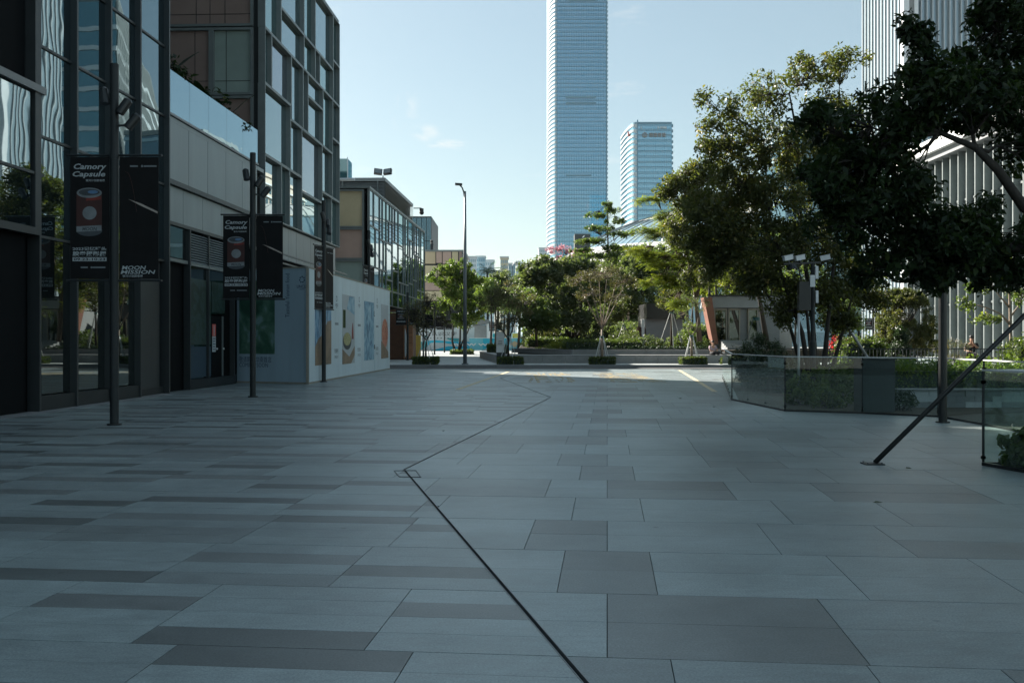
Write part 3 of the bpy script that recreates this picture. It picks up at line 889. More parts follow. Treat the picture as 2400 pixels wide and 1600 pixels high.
# ---- low wing with a roof terrace
T = thing('terrace_wing', 'low grey panelled wing with a glass fronted roof terrace', 'building', sw_(29.12), SRZ)
t0 = 29.12
m = MB(); m.box(0.02, 9.9, 0.18, 13.5, 0, 8.05); m.build('wall', 'void_dark', T)
MB().box(0.02, 9.9, 0.02, 13.5, 8.06, 8.2).build('roof', 'grey_panel', T)
tb = [29.15, 31.05, 32.75, 34.55, 36.35, 38.15]
for i in range(5):
    s0, s1 = tb[i] - t0, tb[i + 1] - t0
    MB().box(s0 + 0.012, s1 - 0.012, 0.02 + rnd.uniform(0, 0.006), 0.12, 6.34, 8.2).build('panel', 'grey_panel', T)
    MB().box(s0 - 0.35 + 0.012 if i else s0, s1 - 0.35 - 0.012, 0.07, 0.14, 5.1, 6.16).build('panel', 'grey_panel', T)
    MB().box(s0 + 0.008, s1 - 0.008, 0.0, 0.02, 8.3, 9.56).build('rail_pane', 'rail_glass', T)
MB().box(0.02, 9.05, -0.05, 0.15, 6.18, 6.32).build('belt', 'mullion_metal', T)
MB().box(0.02, 9.05, -0.03, 0.15, 8.22, 8.29).build('belt', 'steel_grey', T)
MB().box(0.0, 9.0, -0.03, 0.16, 4.98, 5.08).build('belt', 'mullion_metal', T)
# ground floor: transom window and dark opening, louvres over papered shop windows, a door
MB().box(0.1, 1.75, 0.06, 0.09, 4.04, 4.96).build('transom_window', 'shop_glass', T)
MB().box(0.02, 1.8, 0.0, 0.14, 3.9, 4.0).build('belt', 'frame_metal', T)
MB().box(0.06, 0.16, -0.06, 0.14, 0.0, 3.9).build('jamb', 'steel_grey', T)
for i, (s0, s1) in enumerate(((1.92, 3.6), (3.68, 6.2))):
    for k in range(12):
        z = 4.02 + k * 0.078
        MB().bar((s0, 0.05, z), (s1, 0.05, z), 0.09, 0.018, up=(0, -0.6, 0.8)).build('louvre_slat', 'grey_panel', T)
    MB().box(s1 + 0.0, s1 + 0.07, -0.02, 0.15, 0.0, 4.97).build('mullion', 'mullion_metal', T)
MB().box(1.82, 1.9, -0.06, 0.15, 0.0, 4.97).build('mullion', 'mullion_metal', T)
MB().box(1.9, 6.3, -0.02, 0.15, 3.88, 3.97).build('belt', 'frame_metal', T)
MB().box(1.84, 6.3, -0.06, 0.15, 0.0, 0.3).build('plinth', 'dark_metal', T)
for s0, s1, z0 in ((1.92, 3.6, 0.32), (3.70, 4.05, 0.32), (4.07, 5.45, 2.42)):
    p = MB().box(s0, s1, 0.07, 0.1, z0, 3.86).build('shop_pane', 'shop_glass', T)
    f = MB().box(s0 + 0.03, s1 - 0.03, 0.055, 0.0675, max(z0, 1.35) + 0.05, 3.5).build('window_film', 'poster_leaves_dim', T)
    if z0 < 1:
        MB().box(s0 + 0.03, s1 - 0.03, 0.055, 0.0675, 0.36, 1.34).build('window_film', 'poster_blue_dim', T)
d_ = MB().box(4.15, 5.4, 0.09, 0.12, 0.31, 2.36).build('door', 'void_dark', T)
MB().box(5.18, 5.25, 0.05, 0.09, 0.31, 2.36).build('door_frame', 'frame_metal', T)
for s in (4.55, 5.215):
    MB().ball((s, 0.035, 1.25), 0.035).build('handle', 'white_metal', d_)
sg = MB(); sg.box(4.22, 4.55, 0.075, 0.088, 1.68, 2.08); sg.build('door_notice', 'sign_red', d_)
sg = MB(); sg.box(4.22, 4.55, 0.075, 0.088, 1.15, 1.675); sg.build('door_notice', 'print_white', d_)
sg = MB(); sg.box(4.35, 4.41, 0.07, 0.0745, 1.78, 2.02); sg.box(4.35, 4.41, 0.07, 0.0745, 1.71, 1.76); sg.build('notice_print', 'print_white', d_)
sg = MB()
for k in range(5): sg.box(4.26, 4.5 - 0.03 * (k % 2), 0.07, 0.0745, 1.22 + k * 0.09, 1.25 + k * 0.09)
sg.build('notice_print', 'ink_blue', d_)
# potted plants along the terrace edge
for i, (s, h, n) in enumerate(((31.1, 1.55, 9), (34.6, 1.45, 9), (36.2, 1.2, 7))):
    q = sw_(s) + Vector((-0.7, 0, 8.2))
    lab = ['dark broad leaved plant at the near end of the terrace', 'spiky dark plant with long leaves in the middle of the terrace', 'smallest dark plant at the far end of the terrace'][i]
    r0 = thing('terrace_plant', lab, 'plant', q, 0, 'plants on the roof terrace')
    rs_ = np.random.RandomState(50 + i)
    MB().tube([(0, 0, 0), (0.05, 0, 0.6), (0.1, 0.02, h + 0.4)], [0.05, 0.04, 0.02], 6).build('stem', 'bark_dark', r0)
    for k in range(n):
        a = rs_.uniform(0, 6.28); L = rs_.uniform(0.7, 1.15); rise = rs_.uniform(0.2, 1.3)
        b = MB()
        pts = []
        for t in (0, 0.3, 0.6, 0.85, 1.0):
            pts.append(Vector((math.cos(a) * L * t, math.sin(a) * L * t, h + L * rise * t - 0.28 * L * t * t)))
        wd = [0.02, 0.12, 0.17, 0.11, 0.01]; sd = Vector((-math.sin(a), math.cos(a), 0))
        vs = []
        for p_, w_ in zip(pts, wd): vs += [p_ - sd * w_, p_ + Vector((0, 0, -0.02)), p_ + sd * w_]
        fs = []
        for j in range(4): fs += [(3 * j, 3 * j + 1, 3 * j + 4, 3 * j + 3), (3 * j + 1, 3 * j + 2, 3 * j + 5, 3 * j + 4)]
        b._add(vs, fs); b.build('leaf', 'leaf_near', r0)
    leaf_object('foliage', rs_.normal(size=(30, 3)) * (0.26, 0.26, 0.20) + np.array([0.05, 0, h + 0.1]), 'leaf_near', 0.22, 12, 0.2, 60 + i, r0, up=0.7, aspect=0.4)

# ---- the big gridded block
B = thing('gridded_building', 'big block with brown end wall and a staggered grid of deep framed windows', 'building', sw_(39.12), SRZ)
b0 = 39.12
m = MB(); m.box(0.18, 13.25, 0.46, 14, 0, 18.0); m.build('wall', 'void_dark', B)
MB().box(-9.6, -0.15, 4.9, 13.4, 8.21, 25).build('unseen_sun_block', 'grey_panel', B)  # unseen mass added to keep the sun off the plaza
MB().box(-9.65, -0.13, 4.85, 13.45, 25.01, 25.3).build('unseen_sun_block_roof', 'frame_metal', B)
MB().box(0.0, 13.36, 0.0, 14, 18.22, 18.32).build('roof', 'frame_metal', B)
cells = [
    (622, 661, 6.39, 8.84), (661, 680, 6.39, 8.84), (680, 708.5, 6.39, 8.84), (708.5, 756, 6.39, 8.22), (756, 778, 6.39, 8.79), (778, 797, 6.39, 8.79),
    (622, 682, 8.84, 11.64), (682, 708.5, 8.84, 11.05), (708.5, 756, 8.22, 11.05), (756, 780, 8.79, 11.05), (780, 797, 8.79, 11.87),
    (622, 638, 11.64, 13.83), (638, 684, 11.64, 13.83), (684, 711.5, 11.05, 13.83), (711.5, 723, 11.05, 13.83), (723, 758, 11.05, 12.8), (723, 758, 12.8, 13.83),
    (758, 781, 11.05, 13.83), (781, 797, 11.87, 13.83),
    (622, 660, 13.83, 18.2), (660, 713.7, 13.83, 15.37), (713.7, 740, 13.83, 15.37), (740, 750.5, 13.83, 15.37), (750.5, 782, 13.83, 15.37), (782, 797, 13.83, 15.9),
    (660, 713.7, 15.37, 18.2), (713.7, 740, 15.37, 18.2), (740, 782, 15.37, 18.2), (782, 797, 15.9, 18.2)]
def window(parent, x0, x1, z0, z1, glass, fr='frame_metal', w=0.055, dep=0.42):
    f = MB()
    f.box(x0 + 0.003, x0 + w, 0, dep, z0 + 0.003, z1 - 0.003); f.box(x1 - w, x1 - 0.003, 0, dep, z0 + 0.003, z1 - 0.003)
    f.box(x0 + w, x1 - w, 0.004, dep, z0 + 0.003, z0 + w); f.box(x0 + w, x1 - w, 0.004, dep, z1 - w, z1 - 0.003)
    fo = f.build('window', fr, parent)
    MB().box(x0 + w, x1 - w, dep - 0.09, dep - 0.06, z0 + w, z1 - w).build('pane', glass, fo)
for i, (p0, p1, z0, z1) in enumerate(cells):
    gl = rnd.choice(['grid_glass', 'grid_glass', 'grid_glass_pink', 'grid_glass_green'])
    x0, x1 = spx(p0) - b0, spx(p1) - b0
    window(B, max(0.0, x0), x1, z0, z1, gl, dep=0.27 if x1 - x0 < 1.2 else 0.29)
# end wall towards the camera: framed panels
def endpanel(parent, y0, y1, z0, z1, mat, seams=(), fr='frame_metal', x=0.0):
    MB().box(x + 0.06, x + 0.1, y0 + 0.1, y1 - 0.1, z0 + 0.1, z1 - 0.1).build('end_panel', mat, parent)
    f = MB()
    f.box(x - 0.08, x + 0.06, y0, y0 + 0.1, z0, z1); f.box(x - 0.08, x + 0.06, y1 - 0.1, y1, z0, z1)
    f.box(x - 0.076, x + 0.06, y0 + 0.1, y1 - 0.1, z0, z0 + 0.1); f.box(x - 0.076, x + 0.06, y0 + 0.1, y1 - 0.1, z1 - 0.1, z1)
    f.build('end_frame', fr, parent)
    for a, b, c, d in seams:
        MB().box(x + 0.05, x + 0.0595, a, b, c, d).build('seam', 'dark_metal', parent)
MB().box(0.11, 0.17, 0.3, 13.9, 6.4, 18.1).build('end_wall', 'dark_metal', B)
endpanel(B, 0.46, 2.12, 11.15, 13.8, 'sage_panel', [(1.55, 1.57, 11.3, 13.7), (0.58, 2.0, 11.72, 11.74)])
endpanel(B, 2.125, 6.0, 11.15, 13.8, 'brown_panel', [(2.8, 2.82, 11.3, 13.7), (2.3, 5.9, 11.72, 11.74)])
endpanel(B, 0.46, 6.0, 13.85, 18.1, 'brown_panel', [(1.6, 1.62, 14, 18), (2.2, 2.22, 14, 18), (2.75, 2.77, 14, 18), (0.6, 5.9, 14.35, 14.37)])
endpanel(B, 0.46, 6.0, 8.25, 11.12, 'brown_panel', [])
# metal band and lean-to canopy under the grid
x = 0.05
while x < 12.8:
    MB().box(x + 0.01, x + 1.3, 0.15 + rnd.uniform(0, 0.006), 0.3, 4.95, 6.33).build('panel', 'grey_panel_light', B); x += 1.31
for k in range(5):
    u0 = 0.15 + 1.9 * k
    MB().box(u0 + 0.01, u0 + 1.88, -0.15, 0.1, 4.3, 4.36).build('canopy_panel', 'grey_panel', B)
for zz in (4.98, 4.62, 4.28):
    MB().bar((0, -0.5 + (4.98 - zz) * 0.1, zz), (13.0, -0.5, zz - 0.05), 0.06).build('canopy_rail', 'steel_grey', B)
for k in range(6):
    MB().box(0.3 + 2.1 * k, 2.3 + 2.1 * k, 0.36, 0.4, 0.2, 4.25).build('shop_pane', 'shop_glass', B)

# ---- second gridded block
C = thing('far_gridded_building', 'lower gridded block with ochre and mauve end panels beyond the brown one', 'building', sw_(61.2), SRZ)
c0 = 61.2
m = MB(); m.box(0.15, 25.5, 0.36, 14, 3.9, 10.6); m.box(0.4, 25.4, 1.4, 14, 0.0, 3.9); m.build('wall', 'void_dark', C)
MB().box(-0.1, 25.8, -0.02, 14, 10.82, 10.95).build('roof', 'frame_metal', C)
xs = [867, 891.6, 906.8, 921, 935, 947, 957.8, 968.6, 978, 988, 995.7]
tops = [[8.58], [8.07], [9.6, 8.1], [8.43], [8.43], [8.0], [9.3, 7.95], [8.4], [8.4], [8.1]]
mids = [6.1, 6.1, 5.6, 6.4, 5.7, 5.7, 5.9, 6.3, 5.6, 5.6]
rows3 = 4.87
for i in range(10):
    x0, x1 = spx(xs[i]) - c0, spx(xs[i + 1]) - c0
    zs = [10.8] + tops[i] + [mids[i], rows3, 3.83]
    for z1, z0 in zip(zs, zs[1:]):
        parts = [(x0, x1)]
        if x1 - x0 > 2.2 and rnd.random() < 0.6:
            t = x0 + (x1 - x0) * rnd.choice([0.42, 0.58]); parts = [(x0, t), (t, x1)]
        for a, b in parts:
            window(C, max(a, 0.0), b, z0, z1, rnd.choice(['grid_glass', 'grid_glass', 'grid_glass_green', 'grid_glass_pink']), w=0.045, dep=0.15)
MB().box(0.105, 0.14, 0.3, 13.9, 4.0, 10.7).build('end_wall', 'dark_metal', C)
endpanel(C, 0.36, 2.35, 8.4, 10.75, 'ochre_panel'); endpanel(C, 2.36, 5.0, 8.4, 10.75, 'ochre_panel')
endpanel(C, 0.36, 2.35, 6.45, 8.38, 'mauve_panel'); endpanel(C, 2.36, 5.0, 6.45, 8.38, 'mauve_panel')
endpanel(C, 0.36, 2.35, 4.4, 6.43, 'sage_panel'); endpanel(C, 2.36, 5.0, 4.4, 6.43, 'sage_panel')
for k in range(7):
    MB().box(0.6 + 3.5 * k, 4.0 + 3.5 * k, 1.32, 1.37, 0.15, 3.7).build('shop_pane', 'shop_glass', C)
# rooftop plant room wrapped in louvres
pr = MB(); pr.box(6.5, 19.4, 0.35, 12, 10.96, 12.2); pr.build('plant_room', 'dark_metal', C)
MB().box(6.25, 19.55, 0.12, 12, 12.25, 12.48).build('plant_room_coping', 'grey_panel_light', C)
for k in range(13):
    z = 11.0 + k * 0.095
    MB().bar((6.3, 0.15, z), (19.5, 0.15, z), 0.11, 0.022, up=(0, -0.6, 0.8)).build('louvre_slat', 'grey_panel_light', C)
    MB().bar((6.35, 0.2, z), (6.35, 11.5, z), 0.11, 0.022, up=(-0.6, 0, 0.8)).build('louvre_slat', 'grey_panel_light', C)
for k in range(5):
    MB().box(6.25, 6.34, 0.6 + 2.4 * k, 0.68 + 2.4 * k, 10.96, 12.24).build('post', 'frame_metal', C)
MB().tube([(-0.1, 0.9, 11.35), (-0.1, 6, 11.35)], 0.09, 8).build('roof_pipe', 'white_metal', C)
# things on its roof
fl = thing('roof_floodlight', 'pair of black floodlights on the louvred roof corner', 'floodlight', sw_(67.7) + Vector((-0.35, 0.3, 12.5)), SRZ)
MB().box(-0.03, 0.03, -0.03, 0.03, 0, 0.22).build('bracket', 'black_metal', fl)
for s in (-1, 1):
    h = MB(Matrix.Translation((-0.05, 0.33 * s, 0.45)) @ Matrix.Rotation(R(25), 4, 'Y') @ Matrix.Rotation(R(14 * s), 4, 'Z'))
    h.box(-0.1, 0.1, -0.28, 0.28, -0.2, 0.2); ho = h.build('lamp_head', 'black_metal', fl)
    h2 = MB(h.M); h2.box(-0.112, -0.101, -0.22, 0.22, -0.15, 0.15); h2.build('lens', 'print_grey', ho)
cc = thing('dome_camera', 'small dome camera hanging off the far end of the louvred roof', 'camera', sw_(80.8) + Vector((0.2, 0, 11.8)), SRZ)
MB().bar((0, 0.3, 0.35), (0, -0.35, 0.35), 0.07).build('arm', 'black_metal', cc)
MB().ball((0, -0.35, 0.0), 0.2, 10, 6).tube([(0, -0.35, 0.0), (0, -0.35, 0.32)], 0.17, 10).build('dome', 'black_metal', cc)
gb = thing('roof_glass_box', 'small glass lift box standing on the roof above the ochre panels', 'roof structure', P(803, 416, 76))
gq = wrap(gb); p_ = P(794, 416, 76); q_ = P(815, 372, 76)
gq.box(p_.x - 1.2, q_.x, 76, 78, p_.z - 1.6, q_.z); gq.build('glazing', 'teal_glass', gb)
for k in range(4):
    xx = p_.x - 1.2 + (q_.x - p_.x + 1.2) * k / 3
    wrap(gb).box(xx - 0.03, xx + 0.03, 75.93, 75.99, p_.z - 1.6, q_.z + 0.1).build('post', 'white_metal', gb)

# ---- further blocks on the left
D = thing('tan_panel_building', 'tan and brown panelled block closing the left side of the street', 'building', (-12.5, 135, 0))
d = wrap(D)
xa, xb = P(990, 600, 135).x, P(1083, 600, 135).x
d.box(xa - 3, xb, 135.1, 150, 0, 13.35); d.build('wall', 'dark_metal', D)
wrap(D).box(xa - 3, xb + 0.4, 134.9, 150, 13.36, 13.6).build('roof', 'frame_metal', D)
wrap(D).bar((xb + 0.35, 134.95, 13.4), (xb + 1.1, 134.95, 11.0), 0.16).build('roof_brace', 'frame_metal', D)
for i, (px0, px1, py0, py1, mt) in enumerate([(996, 1021, 588, 618, 'tan_panel'), (1022, 1036, 588, 616, 'mauve_panel'), (1037, 1058, 588, 618, 'mauve_panel'), (1059, 1074, 588, 616, 'ochre_panel'), (1075, 1083, 588, 640, 'brown_panel'),
     (996, 1024, 622, 650, 'ochre_panel'), (1025, 1036, 620, 648, 'mauve_panel'), (1037, 1074, 620, 650, 'ochre_panel'), (996, 1036, 654, 680, 'mauve_panel'), (1037, 1083, 654, 690, 'tan_panel'), (996, 1036, 682, 705, 'ochre_panel')]):
    a, b = P(px0, py1, 135), P(px1, py0, 135)
    wrap(D).box(a.x + 0.03, b.x - 0.03, 134.98, 135.08, a.z, b.z).build('panel', mt, D)
ven = thing('roof_vent', 'slim dark vent stack on the roof of the tan panelled block', 'vent', P(1012, 586, 137))
MB().tube([(0, 0, 0), (0, 0, 0.9), (0, 0, 1.0)], [0.22, 0.2, 0.1], 8).ball((0, 0, 1.2), 0.22).build('stack', 'black_metal', ven)
E2 = thing('dark_glass_block', 'dark glass block showing over the far gridded roof', 'building', P(990, 700, 152))
p0_, p1_ = P(965, 507, 152), P(1011, 507, 152)
wrap(E2).box(p0_.x - 2, p1_.x, 152, 166, 0, p0_.z).build('wall', 'dark_metal', E2)
for k in range(4):
    xx0 = p0_.x + (p1_.x - p0_.x) * k / 4; xx1 = p0_.x + (p1_.x - p0_.x) * (k + 1) / 4
    for z0, z1 in ((13.0, 16.4), (16.5, 20.0)):
        wrap(E2).box(xx0 + 0.04, xx1 - 0.04, 151.94, 151.99, z0, z1).build('pane', 'tower_glass_dark', E2)

# ================================================================== HOARDING ROUND THE SHOP BEING FITTED OUT
HA, HB, HC = Vector((-10.32, 36.35, 0)), Vector((-7.15, 34.9, 0)), Vector((-6.37, 51.9, 0))
HZ = 4.07
HO = thing('shop_hoarding', 'pale blue printed hoarding boxing in a shop being fitted out', 'hoarding', HB)
def face(a, b):
    d = (b - a).normalized()
    inn = Vector((-d.y, d.x, 0))
    return Matrix(((d.x, inn.x, 0, a.x), (d.y, inn.y, 0, a.y), (0, 0, 1, 0), (0, 0, 0, 1)))
FL, FR = face(HA, HB), face(HB, HC)
OFF = Matrix.Translation(-HB)
def fu(a, b, px):
    """metres along a->b where the view ray at px crosses it, and the distance there"""
    k = (px - CX) / FP; d = (b - a)
    t = (k * a.y - a.x) / (d.x - k * d.y)
    return t * d.length, a.y + d.y * t
def frect(a, b, px0, px1, py0, py1):
    u0, y0 = fu(a, b, px0); u1, y1 = fu(a, b, px1)
    return u0, u1, zat(py1, (y0 + y1) / 2), zat(py0, (y0 + y1) / 2)
LLEN, RLEN = (HB - HA).length, (HC - HB).length
def hm(M): return MB(OFF @ M)
n = 2
for k in range(2):
    hm(FL).box(k * LLEN / 2 + 0.003, (k + 1) * LLEN / 2 - 0.003, 0, 0.08, 0.03, HZ).build('board', 'hoarding_shade_blue', HO)
for k in range(12):
    if k == 8: continue
    hm(FR).box(k * RLEN / 12 + 0.007 + (0.09 if k == 0 else 0), (k + 1) * RLEN / 12 - 0.007, 0, 0.08, 0.03, HZ).build('board', 'hoarding_white', HO)
u8 = 8 * RLEN / 12
hm(FR).box(u8 + 0.003, u8 + RLEN / 12 - 0.003, 0, 0.08, 2.9, HZ).build('board', 'hoarding_white', HO)
dr = hm(FR).box(u8 + 0.05, u8 + RLEN / 12 - 0.02, 0.012, 0.07, 0.05, 2.87).build('door', 'hoarding_white', HO)
hm(FR).box(u8 + 0.003, u8 + 0.045, 0.05, 0.08, 0.03, 2.9).build('door_gap', 'ink_black', HO)
hm(FR).bar((u8 + 1.2, -0.03, 1.1), (u8 + 1.2, -0.03, 1.3), 0.03).build('handle', 'dark_metal', dr)
hm(FL).box(-0.02, LLEN, -0.02, 0.1, HZ + 0.002, HZ + 0.05).build('top_trim', 'hoarding_trim', HO)
hm(FR).box(-0.02, RLEN, -0.02, 0.1, HZ + 0.002, HZ + 0.05).build('top_trim', 'hoarding_trim', HO)
hm(FL).box(-0.03, LLEN, -0.03, -0.003, 0.0, 0.06).build('foot_trim', 'hoarding_trim', HO)
hm(FR).box(0.0, RLEN, -0.03, -0.003, 0.0, 0.06).build('foot_trim', 'hoarding_trim', HO)
hm(FR).box(-0.035, 0.0, -0.035, 0.06, 0.06, HZ).build('corner_trim', 'hoarding_trim', HO)
# picture and lettering on the face towards the camera
u0, u1, z0, z1 = frect(HA, HB, 561, 644, 690, 829)
hm(FL).box(u0, u1, -0.006, -0.001, z0, z1 + 0.5).build('picture', 'poster_leaves', HO)
tx = hm(FL); put_text(tx, '敬请期待 华南首店', u0, u1 - 0.15, *[zat(849, 35.9), zat(835, 35.9)], -0.003); tx.build('lettering', 'ink_blue', HO)
tx = hm(FL); put_text(tx, 'COMING SOON', u0, u1 - 0.3, *[zat(860, 35.9), zat(850, 35.9)], -0.003); tx.build('lettering', 'ink_blue', HO)
def logo(F, a, b, pxc, pyc, w, small=False):
    u, y = fu(a, b, pxc); z = zat(pyc, y)
    q = hm(F)
    for k in range(7):
        a0_ = 2 * math.pi * k / 7
        pts = []
        for r_, da in ((w * 0.36, -0.36), (w * 0.5, -0.1), (w * 0.5, 0.2), (w * 0.37, 0.42), (w * 0.28, 0.3), (w * 0.30, -0.2)):
            pts.append((u + r_ * math.sin(a0_ + da), -0.003, z + r_ * math.cos(a0_ + da)))
        q.poly(pts)
    put_text(q, 'UNCLE', u - w * 0.85, u + w * 0.85, z - w * 1.15, z - w * 0.72, -0.003, bold=0.02)
    q.box(u - w * 0.4, u + w * 0.4, -0.004, -0.002, z - w * 1.36, z - w * 1.28)
    q.build('logo', 'ink_blue', HO)
logo(FL, HA, HB, 708, 655, 0.26)
for px, py in ((789, 700), (842, 702), (884, 705)):
    logo(FR, HB, HC, px, py, 0.26)
    u, y = fu(HB, HC, px)
    q = hm(FR)
    for k in range(4): q.box(u - 0.3 + 0.16 * k, u - 0.18 + 0.16 * k, -0.003, -0.001, 2.13, 2.23)
    q.build('lettering', 'print_grey', HO)
    q = hm(FR); put_text(q, '敬请期待', u - 0.4, u + 0.3, 1.02, 1.2, -0.003); q.build('lettering', 'print_grey', HO)
    q = hm(FR); put_text(q, 'COMING SOON', u - 0.4, u + 0.3, 0.82, 0.93, -0.003); q.build('lettering', 'print_grey', HO)
tx = MB(OFF @ FL @ Matrix.Translation((fu(HA, HB, 672)[0], 0, 2.35)) @ Matrix.Rotation(R(-90), 4, 'Y'))
put_text(tx, 'Tasteful Yunnan food', 0.0, 1.55, -0.12, 0.06, -0.003); tx.build('lettering', 'ink_blue', HO)
# four tall pictures along the side
u0, u1, z0, z1 = frect(HB, HC, 738, 776, 678, 861)
hm(FR).box(u0, u1, -0.006, -0.001, 0.62, 3.55).build('picture', 'poster_water', HO)
q = hm(FR); q.poly([(u0, -0.009, 0.62), (u1, -0.009, 0.62), (u1, -0.009, 2.3), (u0 + 0.75 * (u1 - u0), -0.009, 2.25), (u0 + 0.45 * (u1 - u0), -0.009, 1.75), (u0 + 0.2 * (u1 - u0), -0.009, 1.6), (u0, -0.009, 1.3)])
q.build('picture_ground', 'wood_board', HO)
u0, u1, z0, z1 = frect(HB, HC, 802, 831, 688, 846)
hm(FR).box(u0, u1, -0.006, -0.001, 0.55, 3.4).build('picture', 'print_white', HO)
def at_(a, b): return (u0 + (u1 - u0) * a, -0.009, 0.55 + 2.85 * b)
q = hm(FR); q.poly([at_(0, 0), at_(0.7, 0), at_(1, 0.12), at_(1, 0.26), at_(0.55, 0.10), at_(0, 0.22)]); q.build('picture_board', 'wood_board', HO)
q = hm(FR); q.poly([at_(0.05, 0.52), at_(0.25, 0.52), at_(0.25, 0.78), at_(0.05, 0.78)]); q.build('picture_leaf', 'leaf_fresh', HO)
q = hm(FR); q.poly([at_(0.35, 0.8), at_(0.98, 0.72), at_(0.98, 0.99), at_(0.55, 0.99)]); q.build('picture_window', 'poster_sea', HO)
q = hm(FR); q.disc(at_(0.38, 0.33), (u1 - u0) * 0.34, 0.36, 22); q.build('picture_bowl', 'print_tin_dark', HO)
q = hm(FR); c_ = at_(0.38, 0.36); q.disc((c_[0], -0.011, c_[2]), (u1 - u0) * 0.29, 0.27, 22); q.build('picture_noodles', 'poster_noodles', HO)
q = hm(FR); q.poly([at_(0.74, 0.36), at_(0.9, 0.36), at_(0.88, 0.50), at_(0.84, 0.60), at_(0.80, 0.60), at_(0.76, 0.50)]); q.build('picture_bottle', 'print_red', HO)
u0, u1, z0, z1 = frect(HB, HC, 853.5, 876, 700, 846)
hm(FR).box(u0, u1, -0.006, -0.001, 0.6, 3.3).build('picture', 'poster_sea', HO)
u0, u1, z0, z1 = frect(HB, HC, 893, 910, 705, 840)
hm(FR).box(u0, u1, -0.006, -0.001, 0.6, 3.3).build('picture', 'print_white', HO)
q = hm(FR); c_ = ((u0 + u1) / 2, -0.009, 1.85); q.disc(c_, (u1 - u0) * 0.42, 0.75, 22); q.build('picture_prawns', 'poster_prawn', HO)
q = hm(FR); q.poly([(u0, -0.0095, 0.6), (u1, -0.0095, 0.6), (u1, -0.0095, 0.9), (u0, -0.0095, 1.5)]); q.build('picture_board', 'wood_board', HO)

